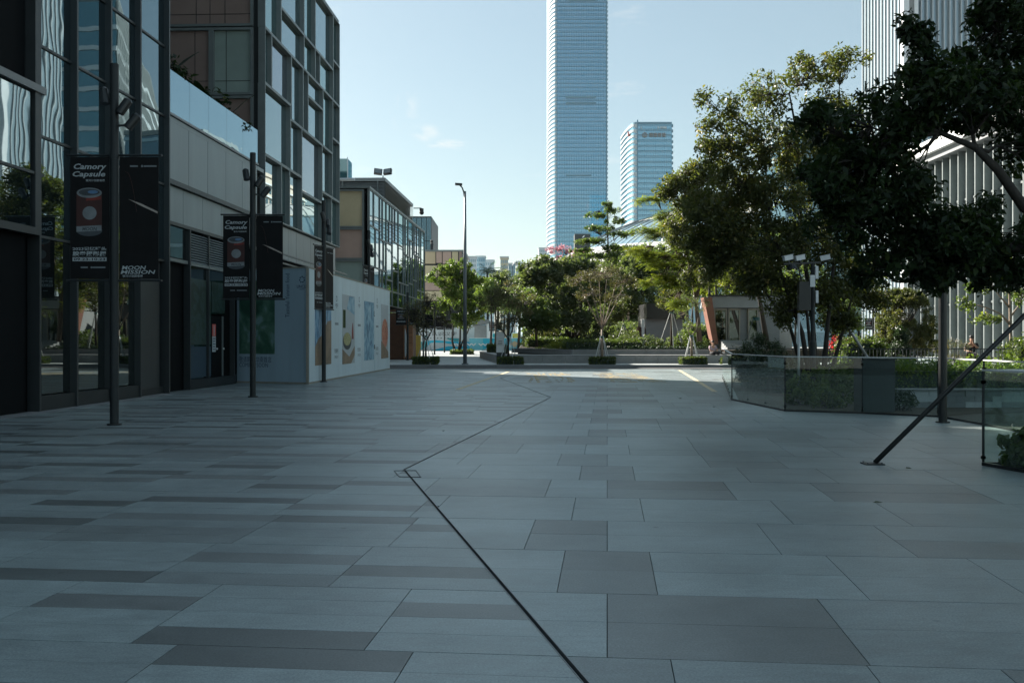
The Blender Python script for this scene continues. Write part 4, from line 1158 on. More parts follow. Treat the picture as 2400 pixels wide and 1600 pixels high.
# ================================================================== STREET FURNITURE
def banner_art(b, w, h, which, simple=False):
    """printing on a banner: b is the banner, its lower left front corner at (0, 0), front at y = -0.012"""
    y = -0.0125
    if which == 0:
        t = MB()
        put_text(t, 'Camory', 0.09 * w, 0.93 * w, h * 0.885, h * 0.945, y, bold=0.025, shear=0.22)
        put_text(t, 'Capsule', 0.06 * w, 0.90 * w, h * 0.825, h * 0.882, y, bold=0.025, shear=0.22)
        if not simple:
            put_text(t, '银河计划胶卷展', 0.40 * w, 0.89 * w, h * 0.797, h * 0.817, y, bold=0.01)
        put_text(t, '2023记忆罐头', 0.06 * w, 0.93 * w, h * 0.232, h * 0.262, y, bold=0.02)
        put_text(t, '胶卷摄影展', 0.06 * w, 0.93 * w, h * 0.184, h * 0.227, y, bold=0.03)
        t.build('lettering', 'print_white', b)
        t = MB()
        t.box(0.06 * w, 0.93 * w, y, -0.006, h * 0.145, h * 0.177); t.build('date_bar', 'print_white', b)
        t = MB(); put_text(t, '09.23-10.23', 0.09 * w, 0.90 * w, h * 0.15, h * 0.172, y - 0.002, bold=0.02); t.build('date', 'banner_black', b)
        # drinks can, its cartoon figure left out
        c = MB()
        cx, bw = 0.49 * w, 0.33 * w
        def ring(zc, rx, rz, yy, mi): c.disc((cx, yy, zc), rx, rz, 28, mi)
        body = [(cx - bw, y, h * 0.405), (cx + bw * 0.98, y, h * 0.405), (cx + bw * 0.98, y, h * 0.70), (cx - bw, y, h * 0.70)]
        ring(h * 0.395, bw, h * 0.045, y + 0.0005, 3)
        c.poly(body, 1)
        c.poly([(cx - bw * 0.25, y - 0.001, h * 0.64), (cx + bw * 0.9, y - 0.001, h * 0.65), (cx + bw * 0.9, y - 0.001, h * 0.675), (cx - bw * 0.25, y - 0.001, h * 0.665)], 0)
        c.poly([(cx - bw, y - 0.001, h * 0.385), (cx + bw * 0.95, y - 0.001, h * 0.395), (cx + bw * 0.95, y - 0.001, h * 0.44), (cx - bw, y - 0.001, h * 0.43)], 2)
        c.disc((cx + bw * 0.02, y - 0.001, h * 0.54), bw * 0.55, h * 0.055, 20, 2)
        ring(h * 0.705, bw * 0.98, h * 0.042, y - 0.002, 2)
        c.disc((cx, y - 0.003, h * 0.71), bw * 0.82, h * 0.028, 24, 3)
        c.disc((cx + bw * 0.28, y - 0.004, h * 0.712), bw * 0.40, h * 0.014, 18, 4)
        c.build('can_picture', ['print_red', 'print_dark_red', 'print_tin', 'print_tin_dark', 'print_blue', 'print_grey'], b)
        if not simple:
            t = MB(); put_text(t, 'MOON', cx - bw * 0.55, cx + bw * 0.6, h * 0.395, h * 0.425, y - 0.0025, bold=0.03, shear=0.15); t.build('can_lettering', 'print_tin_dark', b)
            t = MB()
            for a, c2 in ((0.27, 0.45), (0.57, 0.90)):
                t.box(a * w, c2 * w, y, -0.006, h * 0.088, h * 0.100)
            t.disc((0.545 * w, y, h * 0.094), 0.025 * w, h * 0.008, 12); t.build('sponsor_marks', 'print_grey', b)
    else:
        t = MB()
        put_text(t, 'MOON', 0.06 * w, 0.68 * w, h * 0.075, h * 0.108, y, bold=0.02, shear=0.18)
        put_text(t, 'MISSION', 0.03 * w, 0.92 * w, h * 0.040, h * 0.072, y, bold=0.02, shear=0.18)
        if not simple: put_text(t, '银河计划胶卷展', 0.08 * w, 0.60 * w, h * 0.012, h * 0.034, y, bold=0.01)
        t.build('lettering', 'print_white', b)
        t = MB()
        t.poly([(0.22 * w, y, h * 0.655), (0.5 * w, y, h * 0.607), (0.98 * w, y, h * 0.535), (0.98 * w, y, h * 0.552), (0.55 * w, y, h * 0.618)])
        t.build('light_streak', 'print_streak', b)
        pts = [(0.14 + 0.30 * s, 0.93 - 0.33 * s + 0.10 * math.sin(math.pi * s)) for s in np.linspace(0, 1, 12)]
        t = MB()
        for (a, c2), (e, f) in zip(pts, pts[1:]):
            t.bar((a * w, y, c2 * h - 0.05 * h), (e * w, y, f * h - 0.05 * h), 0.004, 0.006)
        t.build('arc_line', 'print_dark_red', b)
        if not simple:
            t = MB()
            for a, c2 in ((0.27, 0.47), (0.62, 0.95)): t.box(a * w, c2 * w, y, -0.006, h * 0.918, h * 0.930)
            t.disc((0.58 * w, y, h * 0.924), 0.028 * w, h * 0.010, 12); t.build('sponsor_marks', 'print_grey', b)

def banner_pole(h=6.66, zt=4.95, zb=2.70, w=0.72, short=False):
    root = thing('banner_pole', '', 'banner pole', (0, 0, 0))
    MB().tube([(0, 0, 0), (0, 0, h)], 0.079, 18).build('pole', 'dark_metal', root, smooth=False)
    MB().tube([(0, 0, 0), (0, 0, 0.03)], 0.13, 18).build('base_plate', 'dark_metal', root)
    if not short:
        MB().tube([(0, 0, zt - 0.05), (0, 0, zt + 0.08)], 0.088, 18).build('collar', 'dark_metal', root)
        MB().tube([(0, 0, h), (0, 0, h + 0.01)], 0.07, 14).build('cap', 'black_metal', root)
        for dx, dz, tilt, yaw in ((-0.17, h - 0.66, -10, 200), (0.20, h - 0.85, 30, 30), (0.36, h - 1.13, 35, 20)):
            MB().bar((0, 0, dz), (dx * 0.75, -0.02, dz), 0.035).build('bracket', 'black_metal', root)
            M = Matrix.Translation((dx, -0.05, dz + 0.06)) @ Matrix.Rotation(R(tilt), 4, 'Y') @ Matrix.Rotation(R(-12), 4, 'X')
            hd = MB(M).tube([(0, 0, -0.15), (0, 0, 0.13), (0, 0, 0.17)], [0.085, 0.085, 0.05], 12).build('spotlight', 'black_metal', root)
            MB(M).tube([(0, 0, -0.157), (0, 0, -0.151)], 0.075, 12).build('lens', 'print_tin_dark', hd)
    hh = zt - zb
    for i, x0 in enumerate((-0.09 - w, 0.10)):
        sgn = -1 if i == 0 else 1
        for zz in (zt + 0.03, zb - 0.03):
            MB().tube([(0.05 * sgn, 0, zz), (sgn * (w + 0.16), 0, zz)], 0.022, 8).build('banner_arm', 'black_metal', root)
        b = bpy.data.objects
        # cloth, very slightly bowed
        cl = MB(); nx, nz_ = 6, 8
        vs, fs = [], []
        for j in range(nz_ + 1):
            for k in range(nx + 1):
                vs.append((w * k / nx, 0.0 if simple_flat else 0.0, hh * j / nz_))
        cl.box(0, w, -0.0085, 0.0, 0, hh)
        bo = cl.build('banner', 'banner_black', root); bo.location = (x0, 0, zb)
        banner_art(bo, w, hh, i, short)
    return root
simple_flat = True
proto = banner_pole()
pole_spots = [((-7.35, 18.4), 0, 'nearest black banner pole before the glass corner building'), ((-7.08, 27.2), 0, 'second black banner pole standing before the pale blue hoarding face'),
              ((-6.92, 36.6), 76, 'black banner pole with edge on banners by the waterfall picture'), ((-6.72, 46.7), 80, 'black banner pole with edge on banners near the hoarding far end')]
for i, ((x, y), a, lab) in enumerate(pole_spots):
    o = proto if i == 0 else copy_tree(proto)
    o.location = (x, y, 0); o.rotation_euler = (0, 0, R(a))
    tag(o, lab, 'banner pole', 'tall banner poles along the plaza')
pp = thing('plain_pole', 'plain black pole on the right standing before the glass balustrade under foliage', 'pole', (8.2, 18.95, 0))
MB().tube([(0, 0, 0), (0, 0, 4.0)], 0.078, 18).build('pole', 'black_metal', pp)
MB().tube([(0, 0, 0), (0, 0, 0.025)], 0.13, 18).build('base_plate', 'black_metal', pp)

sp = banner_pole(h=4.6, zt=3.43, zb=2.44, w=0.70, short=True)
shorts = [((-7.1, 67.7), 0.118, 'short banner pole beside the wooden kiosk'), ((-7.3, 82.0), 0.118, 'short banner pole behind the small bare tree, first past the kiosk'), ((-7.08, 91.0), 0.118, 'short banner pole in the middle of the row before the white mural'), ((-7.1, 104.6), 0.118, 'farthest short banner pole before the white mural'),
          ((33.4, 92.0), 0, 'short banner pole before the white fins, left of the weeping shrub'), ((36.2, 90.0), 0, 'short banner pole half hidden behind the weeping round shrub'), ((43.0, 89.0), 0, 'short banner pole before the green glass podium right of the dark pole'), ((47.4, 87.0), 0, 'short banner pole behind the pale branched tree at the right edge'),
          ((-2.0, 121.0), 0.118, 'short banner pole behind the turquoise fence near the white sign')]
for i, ((x, y), z, lab) in enumerate(shorts):
    o = sp if i == 0 else copy_tree(sp)
    o.location = (x, y, z)
    tag(o, lab, 'banner pole', 'short banner poles farther off')

# street lamp on the far pavement
lm = thing('street_lamp', 'tall slim grey street lamp with a bent arm head', 'street lamp', (-2.69, 57.0, 0.12))
MB().tube([(0, 0, 0), (0, 0, 5.3), (0, 0, 9.9)], [0.115, 0.10, 0.062], 14).build('pole', 'lamp_grey', lm, smooth=True)
MB().tube([(0, 0, 0), (0, 0, 0.06)], 0.2, 12).build('base_plate', 'lamp_grey', lm)
MB().tube([(0, 0, 9.4), (-0.07, 0, 9.85), (-0.16, 0, 10.1), (-0.3, 0, 10.25)], [0.05, 0.045, 0.04, 0.035], 8).build('arm', 'dark_metal', lm)
MB(Matrix.Translation((-0.36, 0, 10.28)) @ Matrix.Rotation(R(4), 4, 'Y')).box(-0.2, 0.2, -0.14, 0.14, -0.04, 0.07).build('lamp_head', 'black_metal', lm)
# a thin far lamp among the palms
l2 = thing('far_street_lamp', 'thin far lamp post rising among the palms', 'street lamp', P(1201, 800, 150))
MB().tube([(0, 0, -0.6), (0, 0, 11.4)], [0.09, 0.05], 8).build('pole', 'lamp_grey', l2)
MB().tube([(0, 0, 11.4), (0.25, 0, 11.9), (0.6, 0, 12.0)], [0.05, 0.04, 0.04], 6).box(0.5, 1.3, -0.15, 0.15, 11.95, 12.1).build('lamp_head', 'white_metal', l2)

# signpost pylon beside the second small tree
ty = thing('sign_pylon', 'narrow white sign pylon with a black foot beside the planter wall', 'sign', (-0.83, 58.6, 0.118))
x0, x1 = P(1164, 800, 58.6).x + 0.83, P(1182, 800, 58.6).x + 0.83
MB().box(x0, x1, -0.09, 0.09, 0.0, 0.66).build('foot', 'granite_dark', ty)
zz = [0.664, 1.08, 1.495, 1.9]
for a, b in zip(zz, zz[1:]):
    p = MB().box(x0 - 0.02, x1, -0.1, 0.1, a, b - 0.012).build('panel', 'white_metal', ty)
t = MB()
for k in range(3): t.box(x0 + 0.05 + 0.03 * k, x1 - 0.12, -0.104, -0.101, 1.13 + 0.09 * k, 1.16 + 0.09 * k)
t.build('lettering', 'ink_black', ty)

# wooden kiosk
KX0, KX1, KY = P(914, 800, 70).x, P(968, 800, 70).x, 70.0
kx = P(946, 800, 70).x
KI = thing('wooden_kiosk', 'small brown wooden kiosk with a slatted door beside the hoarding end', 'kiosk', (kx, KY, 0.118))
k_ = wrap(KI)
for j in range(22):
    z = 0.2 + j * 0.145
    k_.box(KX0 - 1.2, kx - 0.02, KY + 0.01 * (j % 2), KY + 0.08, z, z + 0.138)
k_.build('shaded_boards', 'wood_dark', KI, kind='stuff')  # shade on the left of the front put into darker wood
k_ = wrap(KI)
for j in range(22):
    z = 0.2 + j * 0.137
    k_.box(kx, KX1, KY - 0.05 + 0.01 * (j % 2), KY + 0.05, z, z + 0.13)
k_.build('lit_boards', 'wood_lit', KI, kind='stuff')  # lit right part of the front put in as paler wood
wrap(KI).box(KX0 - 1.2, KX1 - 0.03, KY + 0.09, KY + 2.4, 0.118, 3.1).build('body', 'wood_dark', KI)
wrap(KI)._add([(KX0 - 1.4, KY - 0.15, 3.62), (kx - 0.1, KY - 0.15, 3.62), (KX1 + 0.1, KY - 0.15, 3.25), (KX1 + 0.1, KY + 2.5, 3.25), (kx - 0.1, KY + 2.5, 3.62), (KX0 - 1.4, KY + 2.5, 3.62),
               (KX0 - 1.4, KY - 0.15, 3.5), (kx - 0.1, KY - 0.15, 3.5), (KX1 + 0.1, KY - 0.15, 3.13), (KX1 + 0.1, KY + 2.5, 3.13), (kx - 0.1, KY + 2.5, 3.5), (KX0 - 1.4, KY + 2.5, 3.5)],
              [(0, 1, 4, 5), (1, 2, 3, 4), (6, 11, 10, 7), (7, 10, 9, 8), (0, 6, 7, 1), (1, 7, 8, 2), (2, 8, 9, 3), (3, 9, 10, 4), (4, 10, 11, 5), (5, 11, 6, 0)]).build('roof', 'wood_dark', KI)
for z0, z1 in ((1.95, 2.75), (1.25, 1.75)):
    f = wrap(KI).box(kx + 0.28, KX1 - 0.06, KY - 0.075, KY - 0.052, z0, z1).build('shutter', 'wood_dark', KI)
    for k in range(6):
        u = kx + 0.32 + (KX1 - 0.12 - kx - 0.32) * k / 5
        wrap(KI).box(u, u + 0.03, KY - 0.1, KY - 0.077, z0 + 0.03, z1 - 0.03).build('shutter_slat', 'wood_lit', f)
ko = P(955, 850, 68)
um = thing('folded_parasol', 'closed white parasol leaning at the wooden kiosk door', 'parasol', (P(950, 800, 69.4).x, 69.4, 0.118))
MB().tube([(0, 0, 0.2), (0.02, 0, 0.6), (0.03, 0, 1.2), (0.0, 0, 1.9), (-0.02, 0, 2.2)], [0.03, 0.09, 0.1, 0.06, 0.01], 8).build('cover', 'mural_white', um)
MB().tube([(0, 0, 0.0), (0, 0, 0.25)], 0.025, 6).build('pole', 'dark_metal', um)
yp = thing('yellow_display_panel', 'upright yellow panel between the wooden kiosk and a dark post', 'panel', (P(976, 800, 79).x, 79, 0.118))
MB().box(-0.35, 0.35, -0.04, 0.04, 0.05, 1.75).build('board', 'mural_yellow', yp)
for s in (-0.25, 0.25): MB().box(s - 0.03, s + 0.03, -0.15, 0.15, 0, 0.048).build('foot', 'dark_metal', yp)
dp = thing('dark_doorway', 'dark portal frame between the yellow panel and the white mural', 'doorway', (P(969, 800, 97).x, 97, 0.118))
MB().box(-0.9, -0.45, 0, 0.3, 0, 3.3).build('post', 'black_metal', dp); MB().box(0.1, 0.5, 0, 0.3, 0, 3.3).build('post', 'black_metal', dp)
MB().box(-0.44, 0.09, 0.1, 0.3, 0, 3.3).build('panel', 'mauve_panel', dp)

# mural wall and turquoise site fence
MW = thing('mural_wall', 'white printed site wall with characters and turquoise waves', 'site wall', (P(1043, 800, 119).x, 119, 0.118))
wx0, wx1 = P(977, 800, 119).x, P(1112, 800, 119).x
for k in range(5):
    a, b = wx0 + (wx1 - wx0) * k / 5, wx0 + (wx1 - wx0) * (k + 1) / 5
    wrap(MW).box(a + 0.01, b - 0.01, 119, 119.12, 0.2, 2.95).build('board', 'mural_white', MW)
wrap(MW).box(wx0, wx1, 118.95, 119.15, 0.118, 0.19).build('foot_trim', 'ink_black', MW)
q = wrap(MW); put_text(q, '一文认识汉字', wx0 + 0.2, wx0 + 4.75, 1.92, 2.4, 118.98); q.build('lettering', 'ink_black', MW)
q = wrap(MW)
for k in range(10): q.box(wx0 + 0.3 + 0.42 * k, wx0 + 0.48 + 0.42 * k, 118.975, 118.99, 1.6, 1.68)
q.build('small_lettering', 'ink_black', MW)
def wave(root, y, pts, mat, nm='wave'):
    q = wrap(root); q.poly([(P(a, b, y).x, y - 0.03, zat(b, y)) for a, b in pts]); return q.build(nm, mat, root)
wave(MW, 119, [(978, 821), (978, 804), (990, 800), (1003, 798), (1003, 812), (990, 818)], 'turquoise_dark')
wave(MW, 118.99, [(1000, 799), (1020, 797), (1045, 799), (1075, 800), (1111, 801), (1111, 808), (1065, 808), (1040, 803), (1010, 803), (1003, 810)], 'turquoise')
wave(MW, 118.98, [(1010, 821), (1032, 816), (1050, 811), (1075, 812), (1111, 808), (1111, 821)], 'turquoise')
wave(MW, 118.97, [(1045, 793), (1056, 792), (1080, 793), (1075, 800), (1055, 797)], 'turquoise_dark')
TF = thing('site_fence', 'low turquoise site fence with mirrored white lettering', 'site fence', (P(1198, 800, 118).x, 118, 0.118))
fx0, fx1 = P(1100, 800, 118).x, P(1290, 800, 118).x
for k in range(6):
    a, b = fx0 + (fx1 - fx0) * k / 6, fx0 + (fx1 - fx0) * (k + 1) / 6
    wrap(TF).box(a + 0.008, b - 0.008, 118, 118.1, 0.2, 1.62).build('panel', ['turquoise_pale', 'turquoise', 'turquoise', 'turquoise_pale', 'turquoise_pale', 'turquoise'][k], TF)
wrap(TF).box(fx0, fx1, 117.97, 118.13, 1.625, 1.68).build('top_rail', 'white_paint', TF)
q = wrap(TF); put_text(q, 'NEW WAVE', P(1058, 800, 117.9).x, P(1168, 800, 117.9).x, 0.72, 1.02, 117.96, bold=0.03, mirror=True); q.build('lettering', 'white_paint', TF)
wave(TF, 118, [(1101, 821), (1101, 813), (1116, 814), (1135, 821)], 'turquoise_pale')
wave(TF, 117.98, [(1128, 822), (1140, 816), (1170, 812), (1170, 822)], 'mural_white')
wave(TF, 117.97, [(1238, 812), (1262, 806), (1288, 800), (1288, 818), (1240, 818)], 'turquoise')
wave(TF, 117.96, [(1195, 806), (1206, 799), (1214, 803), (1208, 814)], 'tan_panel')
HT = thing('site_cabin', 'grey steel site cabin with rounded roof behind the turquoise fence', 'cabin', (P(1128, 800, 126).x, 126, 0.118))
hx0, hx1, hx2 = P(1108, 800, 126).x, P(1140, 800, 126).x, P(1156, 800, 126).x
wrap(HT).box(hx0, hx1, 126, 130, 0.118, 3.3).build('wall', 'steel_grey', HT)
wrap(HT).box(hx1 + 0.01, hx2, 126.1, 130, 0.118, 3.5).build('end_wall', 'white_metal', HT)
wrap(HT)._add([(hx0 - .1, 125.9, 3.3), (hx0 - .1, 130.1, 3.3), (hx0 + 1, 125.9, 4.0), (hx0 + 1, 130.1, 4.0), (hx1 + .2, 125.9, 4.0), (hx1 + .2, 130.1, 4.0), (hx2, 125.9, 3.52), (hx2, 130.1, 3.52)],
              [(0, 1, 3, 2), (2, 3, 5, 4), (4, 5, 7, 6), (0, 2, 4, 6), (1, 7, 5, 3), (0, 6, 7, 1)]).build('roof', 'steel_grey', HT)
for i, (px0, px1, py0, py1, mt, lab) in enumerate([(1155, 1166, 782, 792.5, 'turquoise_dark', 'teal picture board standing behind the turquoise fence'), (1201, 1214, 781.5, 792.5, 'mural_yellow', 'yellow picture board with black figures behind the turquoise fence')]):
    pb = thing('picture_board', lab, 'board', (P((px0 + px1) / 2, 800, 121).x, 121, 0.118))
    a, b = P(px0, py1, 121), P(px1, py0, 121)
    wrap(pb).box(a.x - 0.08, b.x + 0.08, 121.01, 121.06, 0.9, b.z + 0.1).build('frame', 'white_paint', pb)
    wrap(pb).box(a.x, b.x, 120.99, 121.008, a.z - 0.3, b.z).build('picture', mt, pb)
    for xx in (a.x, b.x): wrap(pb).box(xx - 0.04, xx + 0.04, 121.07, 121.12, 0.118, 1.9).build('leg', 'dark_metal', pb)
    if i: wrap(pb).poly([(a.x + 0.05, 120.98, a.z - 0.2), (b.x - 0.05, 120.98, a.z - 0.2), (b.x - 0.15, 120.98, a.z + 0.1), (b.x - 0.25, 120.98, a.z), (a.x + 0.25, 120.98, a.z), (a.x + 0.12, 120.98, a.z + 0.22)]).build('silhouette', 'ink_black', pb)

# ================================================================== PLANTER WALLS AND SMALL BUILDINGS BEYOND THE LANE
PW = thing('planter_wall', 'long two tier stone planter wall doubling as a bench', 'planter', (-0.9, 59.5, 0.118))
def slabs(root, a, b, z0, z1, L, mat='planter_stone', th=0.12, nm='slab'):
    a, b = Vector(a), Vector(b); d = b - a; n = max(1, round(d.length / L)); d /= n
    inn = Vector((-d.y, d.x, 0)).normalized()
    for k in range(n):
        p, q = a + d * k, a + d * (k + 1)
        e = (q - p).normalized() * 0.005; t = rnd.uniform(-0.004, 0.004); w = inn * th; o = inn * t
        wrap(root).prism([(p + e + o)[:2], (q - e + o)[:2], (q - e + w)[:2], (p + e + w)[:2]], z0, z1).build(nm, mat, root)
def capstones(root, a, b, z0, z1, L, depth):
    a, b = Vector(a), Vector(b); d = b - a; n = max(1, round(d.length / L)); d /= n
    inn = Vector((-d.y, d.x, 0)).normalized()
    for k in range(n):
        p, q = a + d * k, a + d * (k + 1); e = (q - p).normalized() * 0.004
        wrap(root).prism([(p + e - inn * 0.02)[:2], (q - e - inn * 0.02)[:2], (q - e + inn * depth)[:2], (p + e + inn * depth)[:2]], z0, z1).build('capstone', 'planter_stone', root)
W1, W2, W3 = (-2.45, 75.5, 0), (-0.95, 59.5, 0), (12.9, 59.3, 0)
slabs(PW, W1, W2, 0.118, 0.555, 1.6); slabs(PW, W2, W3, 0.118, 0.40, 1.45); slabs(PW, (W2[0], W2[1] - 0.01, 0), (W3[0], W3[1] - 0.01, 0), 0.405, 0.555, 1.45)
capstones(PW, W1, W2, 0.56, 0.615, 1.6, 0.6); capstones(PW, W2, W3, 0.56, 0.615, 1.45, 2.2)
U1, U2, U3 = (0.0, 69.0, 0), (3.72, 61.55, 0), (12.9, 61.4, 0)
slabs(PW, U1, U2, 0.62, 0.74, 1.6); slabs(PW, U1, U2, 0.745, 0.86, 1.6); slabs(PW, U2, U3, 0.62, 0.73, 1.45); slabs(PW, U2, U3, 0.735, 0.86, 1.45)
capstones(PW, U1, U2, 0.865, 0.915, 1.6, 0.5); capstones(PW, U2, U3, 0.865, 0.915, 1.45, 0.5)
bed = MB(); bed.prism([(-1.9, 75.4), (-0.4, 61.9), (3.2, 61.9), (-0.3, 69.1)], 0.12, 0.56); bed.prism([(0.4, 69.2), (4.1, 62.0), (12.9, 61.9), (22, 62), (22, 110), (1, 110)], 0.12, 0.87)
tag(bed.build('planting_soil', 'soil'), 'dark soil of the raised beds behind the stone planter wall', None, None, 'structure')

PV = thing('orange_pavilion', 'low concrete pavilion with a leaning orange wall and sliding glass doors', 'pavilion', (P(1675, 800, 67).x, 67, 0.9))
ax, bx_ = P(1668, 800, 67).x, P(1830, 800, 67).x
wrap(PV).prism([(ax + 0.05, 67.3), (bx_, 67.3), (bx_ + 3, 75), (ax + 2.2, 75)], 0.9, 3.6).build('wall', 'concrete', PV)
wrap(PV).prism([(ax, 66.9), (bx_, 66.9), (bx_ + 3, 75.3), (ax + 2.3, 75.3)], 3.66, 4.42).build('fascia', 'concrete', PV)
wrap(PV).prism([(ax - 0.3, 66.8), (bx_ + 0.1, 66.8), (bx_ + 3.1, 75.4), (ax + 2.2, 75.4)], 4.425, 4.52).build('roof', 'dark_metal', PV)
oz = [(1649, 697), (1668, 697), (1683, 806), (1671, 806)]
qa = [P(a, b, 66.6) for a, b in oz]
o_ = wrap(PV)._add([(p.x, 66.5, p.z) for p in qa] + [(p.x, 67.7, p.z) for p in qa], [(0, 3, 2, 1), (4, 5, 6, 7), (0, 1, 5, 4), (1, 2, 6, 5), (2, 3, 7, 6), (3, 0, 4, 7)])
o_.build('leaning_wall', 'orange_wall', PV)
for px0, px1 in ((1673, 1703), (1706, 1734), (1752, 1776)):
    a, b = P(px0, 800, 67.2).x, P(px1, 800, 67.2).x
    f = MB(Matrix.Translation(-Vector(PV.location)))
    f.box(a, a + 0.08, 67.05, 67.28, 1.45, 3.62); f.box(b - 0.08, b, 67.05, 67.28, 1.45, 3.62); f.box(a + 0.081, b - 0.081, 67.05, 67.28, 3.5, 3.62)
    fo = f.build('door', 'hoarding_trim', PV)
    wrap(PV).box(a + 0.085, b - 0.085, 67.15, 67.2, 1.45, 3.49).build('pane', 'shop_glass', fo)
for k in range(5):
    wrap(PV).box(ax + 0.45, ax + 2.6, 64.2 + 0.5 * k, 64.7 + 0.5 * k, 0.9, 0.92 + 0.115 * (k + 1)).build('step', 'concrete', PV)
HU = thing('garden_hut', 'small grey garden hut with a black roof band under the trees', 'hut', (P(1548, 800, 73).x, 73, 0.9))
a, b = P(1514, 800, 73).x, P(1600, 800, 73).x
wrap(HU).box(a, b, 73, 77, 0.9, 3.05).build('wall', 'hut_grey', HU)
wrap(HU).box(a + 0.0, b + 0.3, 72.7, 77.2, 3.055, 4.15).build('roof_band', 'black_metal', HU)
wrap(HU).box(a - 0.32, a - 0.12, 72.9, 73.1, 0.9, 3.0).build('post', 'white_metal', HU)
wrap(HU).box(a - 0.62, a - 0.01, 73.2, 73.4, 0.9, 2.45).build('side_panel', 'wood_dark', HU)

# ================================================================== GLASS BALUSTRADES ON THE RIGHT
def balustrade(label, pts, n, loc):
    root = thing('glass_balustrade', label, 'balustrade', loc)
    for (a, b), k in zip(zip(pts, pts[1:]), n):
        a, b = Vector((*a, 0)), Vector((*b, 0)); d = (b - a) / k
        for i in range(k):
            p, q = a + d * i, a + d * (i + 1); e = d.normalized() * 0.006
            wrap(root).bar(p + e + Vector((0, 0, 0.612)), q - e + Vector((0, 0, 0.612)), 0.016, 1.14).build('pane', 'balustrade_glass', root)
        for i in range(k + 1):
            for zc in (0.10, 1.05):
                c_ = a + d * i + Vector((0, 0, zc))
                wrap(root).box(c_.x - 0.022, c_.x + 0.022, c_.y - 0.022, c_.y + 0.022, zc - 0.02, zc + 0.02).build('clamp', 'steel_grey', root)
        wrap(root).bar(a + Vector((0, 0, 1.2)), b + Vector((0, 0, 1.2)), 0.05, 0.022).build('top_rail', 'white_metal', root)
        wrap(root).bar(a + Vector((0, 0, 0.02)), b + Vector((0, 0, 0.02)), 0.05, 0.04).build('foot_channel', 'black_metal', root)
    for p in pts[1:-1]:
        wrap(root).box(p[0] - 0.012, p[0] + 0.012, p[1] - 0.012, p[1] + 0.012, 0.042, 1.188).build('corner_post', 'dark_metal', root)
    return root
BP = [(8.55, 40.4), (5.72, 25.9), (6.02, 21.96), (7.46, 21.2), (8.69, 20.3), (8.72, 18.4), (8.6, 14.9)]
balustrade('long faceted glass balustrade round the sunken garden bed', BP, [8, 3, 1, 1, 1, 3], (6.02, 21.96, 0))
balustrade('nearer glass balustrade corner at the right edge with leaves inside', [(9.6, 12.62), (5.95, 12.57), (7.2, 7.4)], [2, 3], (5.95, 12.57, 0))
soil = MB(); soil.prism([(8.75, 40.3), (5.9, 25.9), (6.2, 22.1), (7.55, 21.35), (8.85, 20.4), (8.9, 15), (30, 15), (30, 40.3)], -0.06, 0.012)
soil.prism([(6.1, 12.5), (7.3, 7.4), (12, 7.4), (12, 12.55)], -0.06, 0.012)
tag(soil.build('garden_soil', 'soil'), 'dark soil of the garden beds behind the glass balustrades', None, None, 'structure')
eq = thing('equipment_cabinet', 'plain dark grey cabinet just behind the balustrade glass', 'cabinet', (7.8, 21.75, 0))
wrap(eq).box(7.55, 8.27, 21.5, 22.0, 0.012, 1.14).build('body', 'granite_dark', eq)
wrap(eq).box(7.52, 8.3, 21.47, 22.03, 1.142, 1.17).build('lid', 'dark_metal', eq)
bw = thing('block_wall', 'low wall of pale and grey stone blocks behind the balustrade', 'wall', (10.0, 22.9, 0))
for j in range(3):
    for k in range(13):
        x = 8.75 + 0.42 * k + (0.21 if j % 2 else 0)
        mt = 'block_pale' if (k * 2 + j * 3) % 5 in (0, 3) else 'block_grey'
        wrap(bw).box(x + 0.004, x + 0.416, 22.9 + rnd.uniform(-.006, .006), 23.2, 0.012 + j * 0.13, 0.138 + j * 0.13).build('block', mt, bw)
wrap(bw).box(8.7, 14.5, 22.85, 23.25, 0.404, 0.44).build('coping', 'block_grey', bw)
FE = thing('railing_fence', 'low fence of thin upright bars across the garden', 'fence', (12.5, 33, 0))
for k in range(58):
    x = 9.3 + 0.122 * k
    wrap(FE).box(x - 0.009, x + 0.009, 32.99, 33.01, 0.16, 1.24).build('bar', 'dark_metal', FE)
wrap(FE).box(9.25, 16.4, 32.98, 33.02, 1.242, 1.27).build('rail', 'dark_metal', FE)
wrap(FE).box(9.25, 16.4, 32.98, 33.02, 0.12, 0.158).build('rail', 'dark_metal', FE)
for x in (9.25, 11.65, 14.05, 16.4): wrap(FE).box(x - 0.02, x + 0.02, 32.96, 33.04, 0.012, 0.119).build('foot', 'dark_metal', FE)

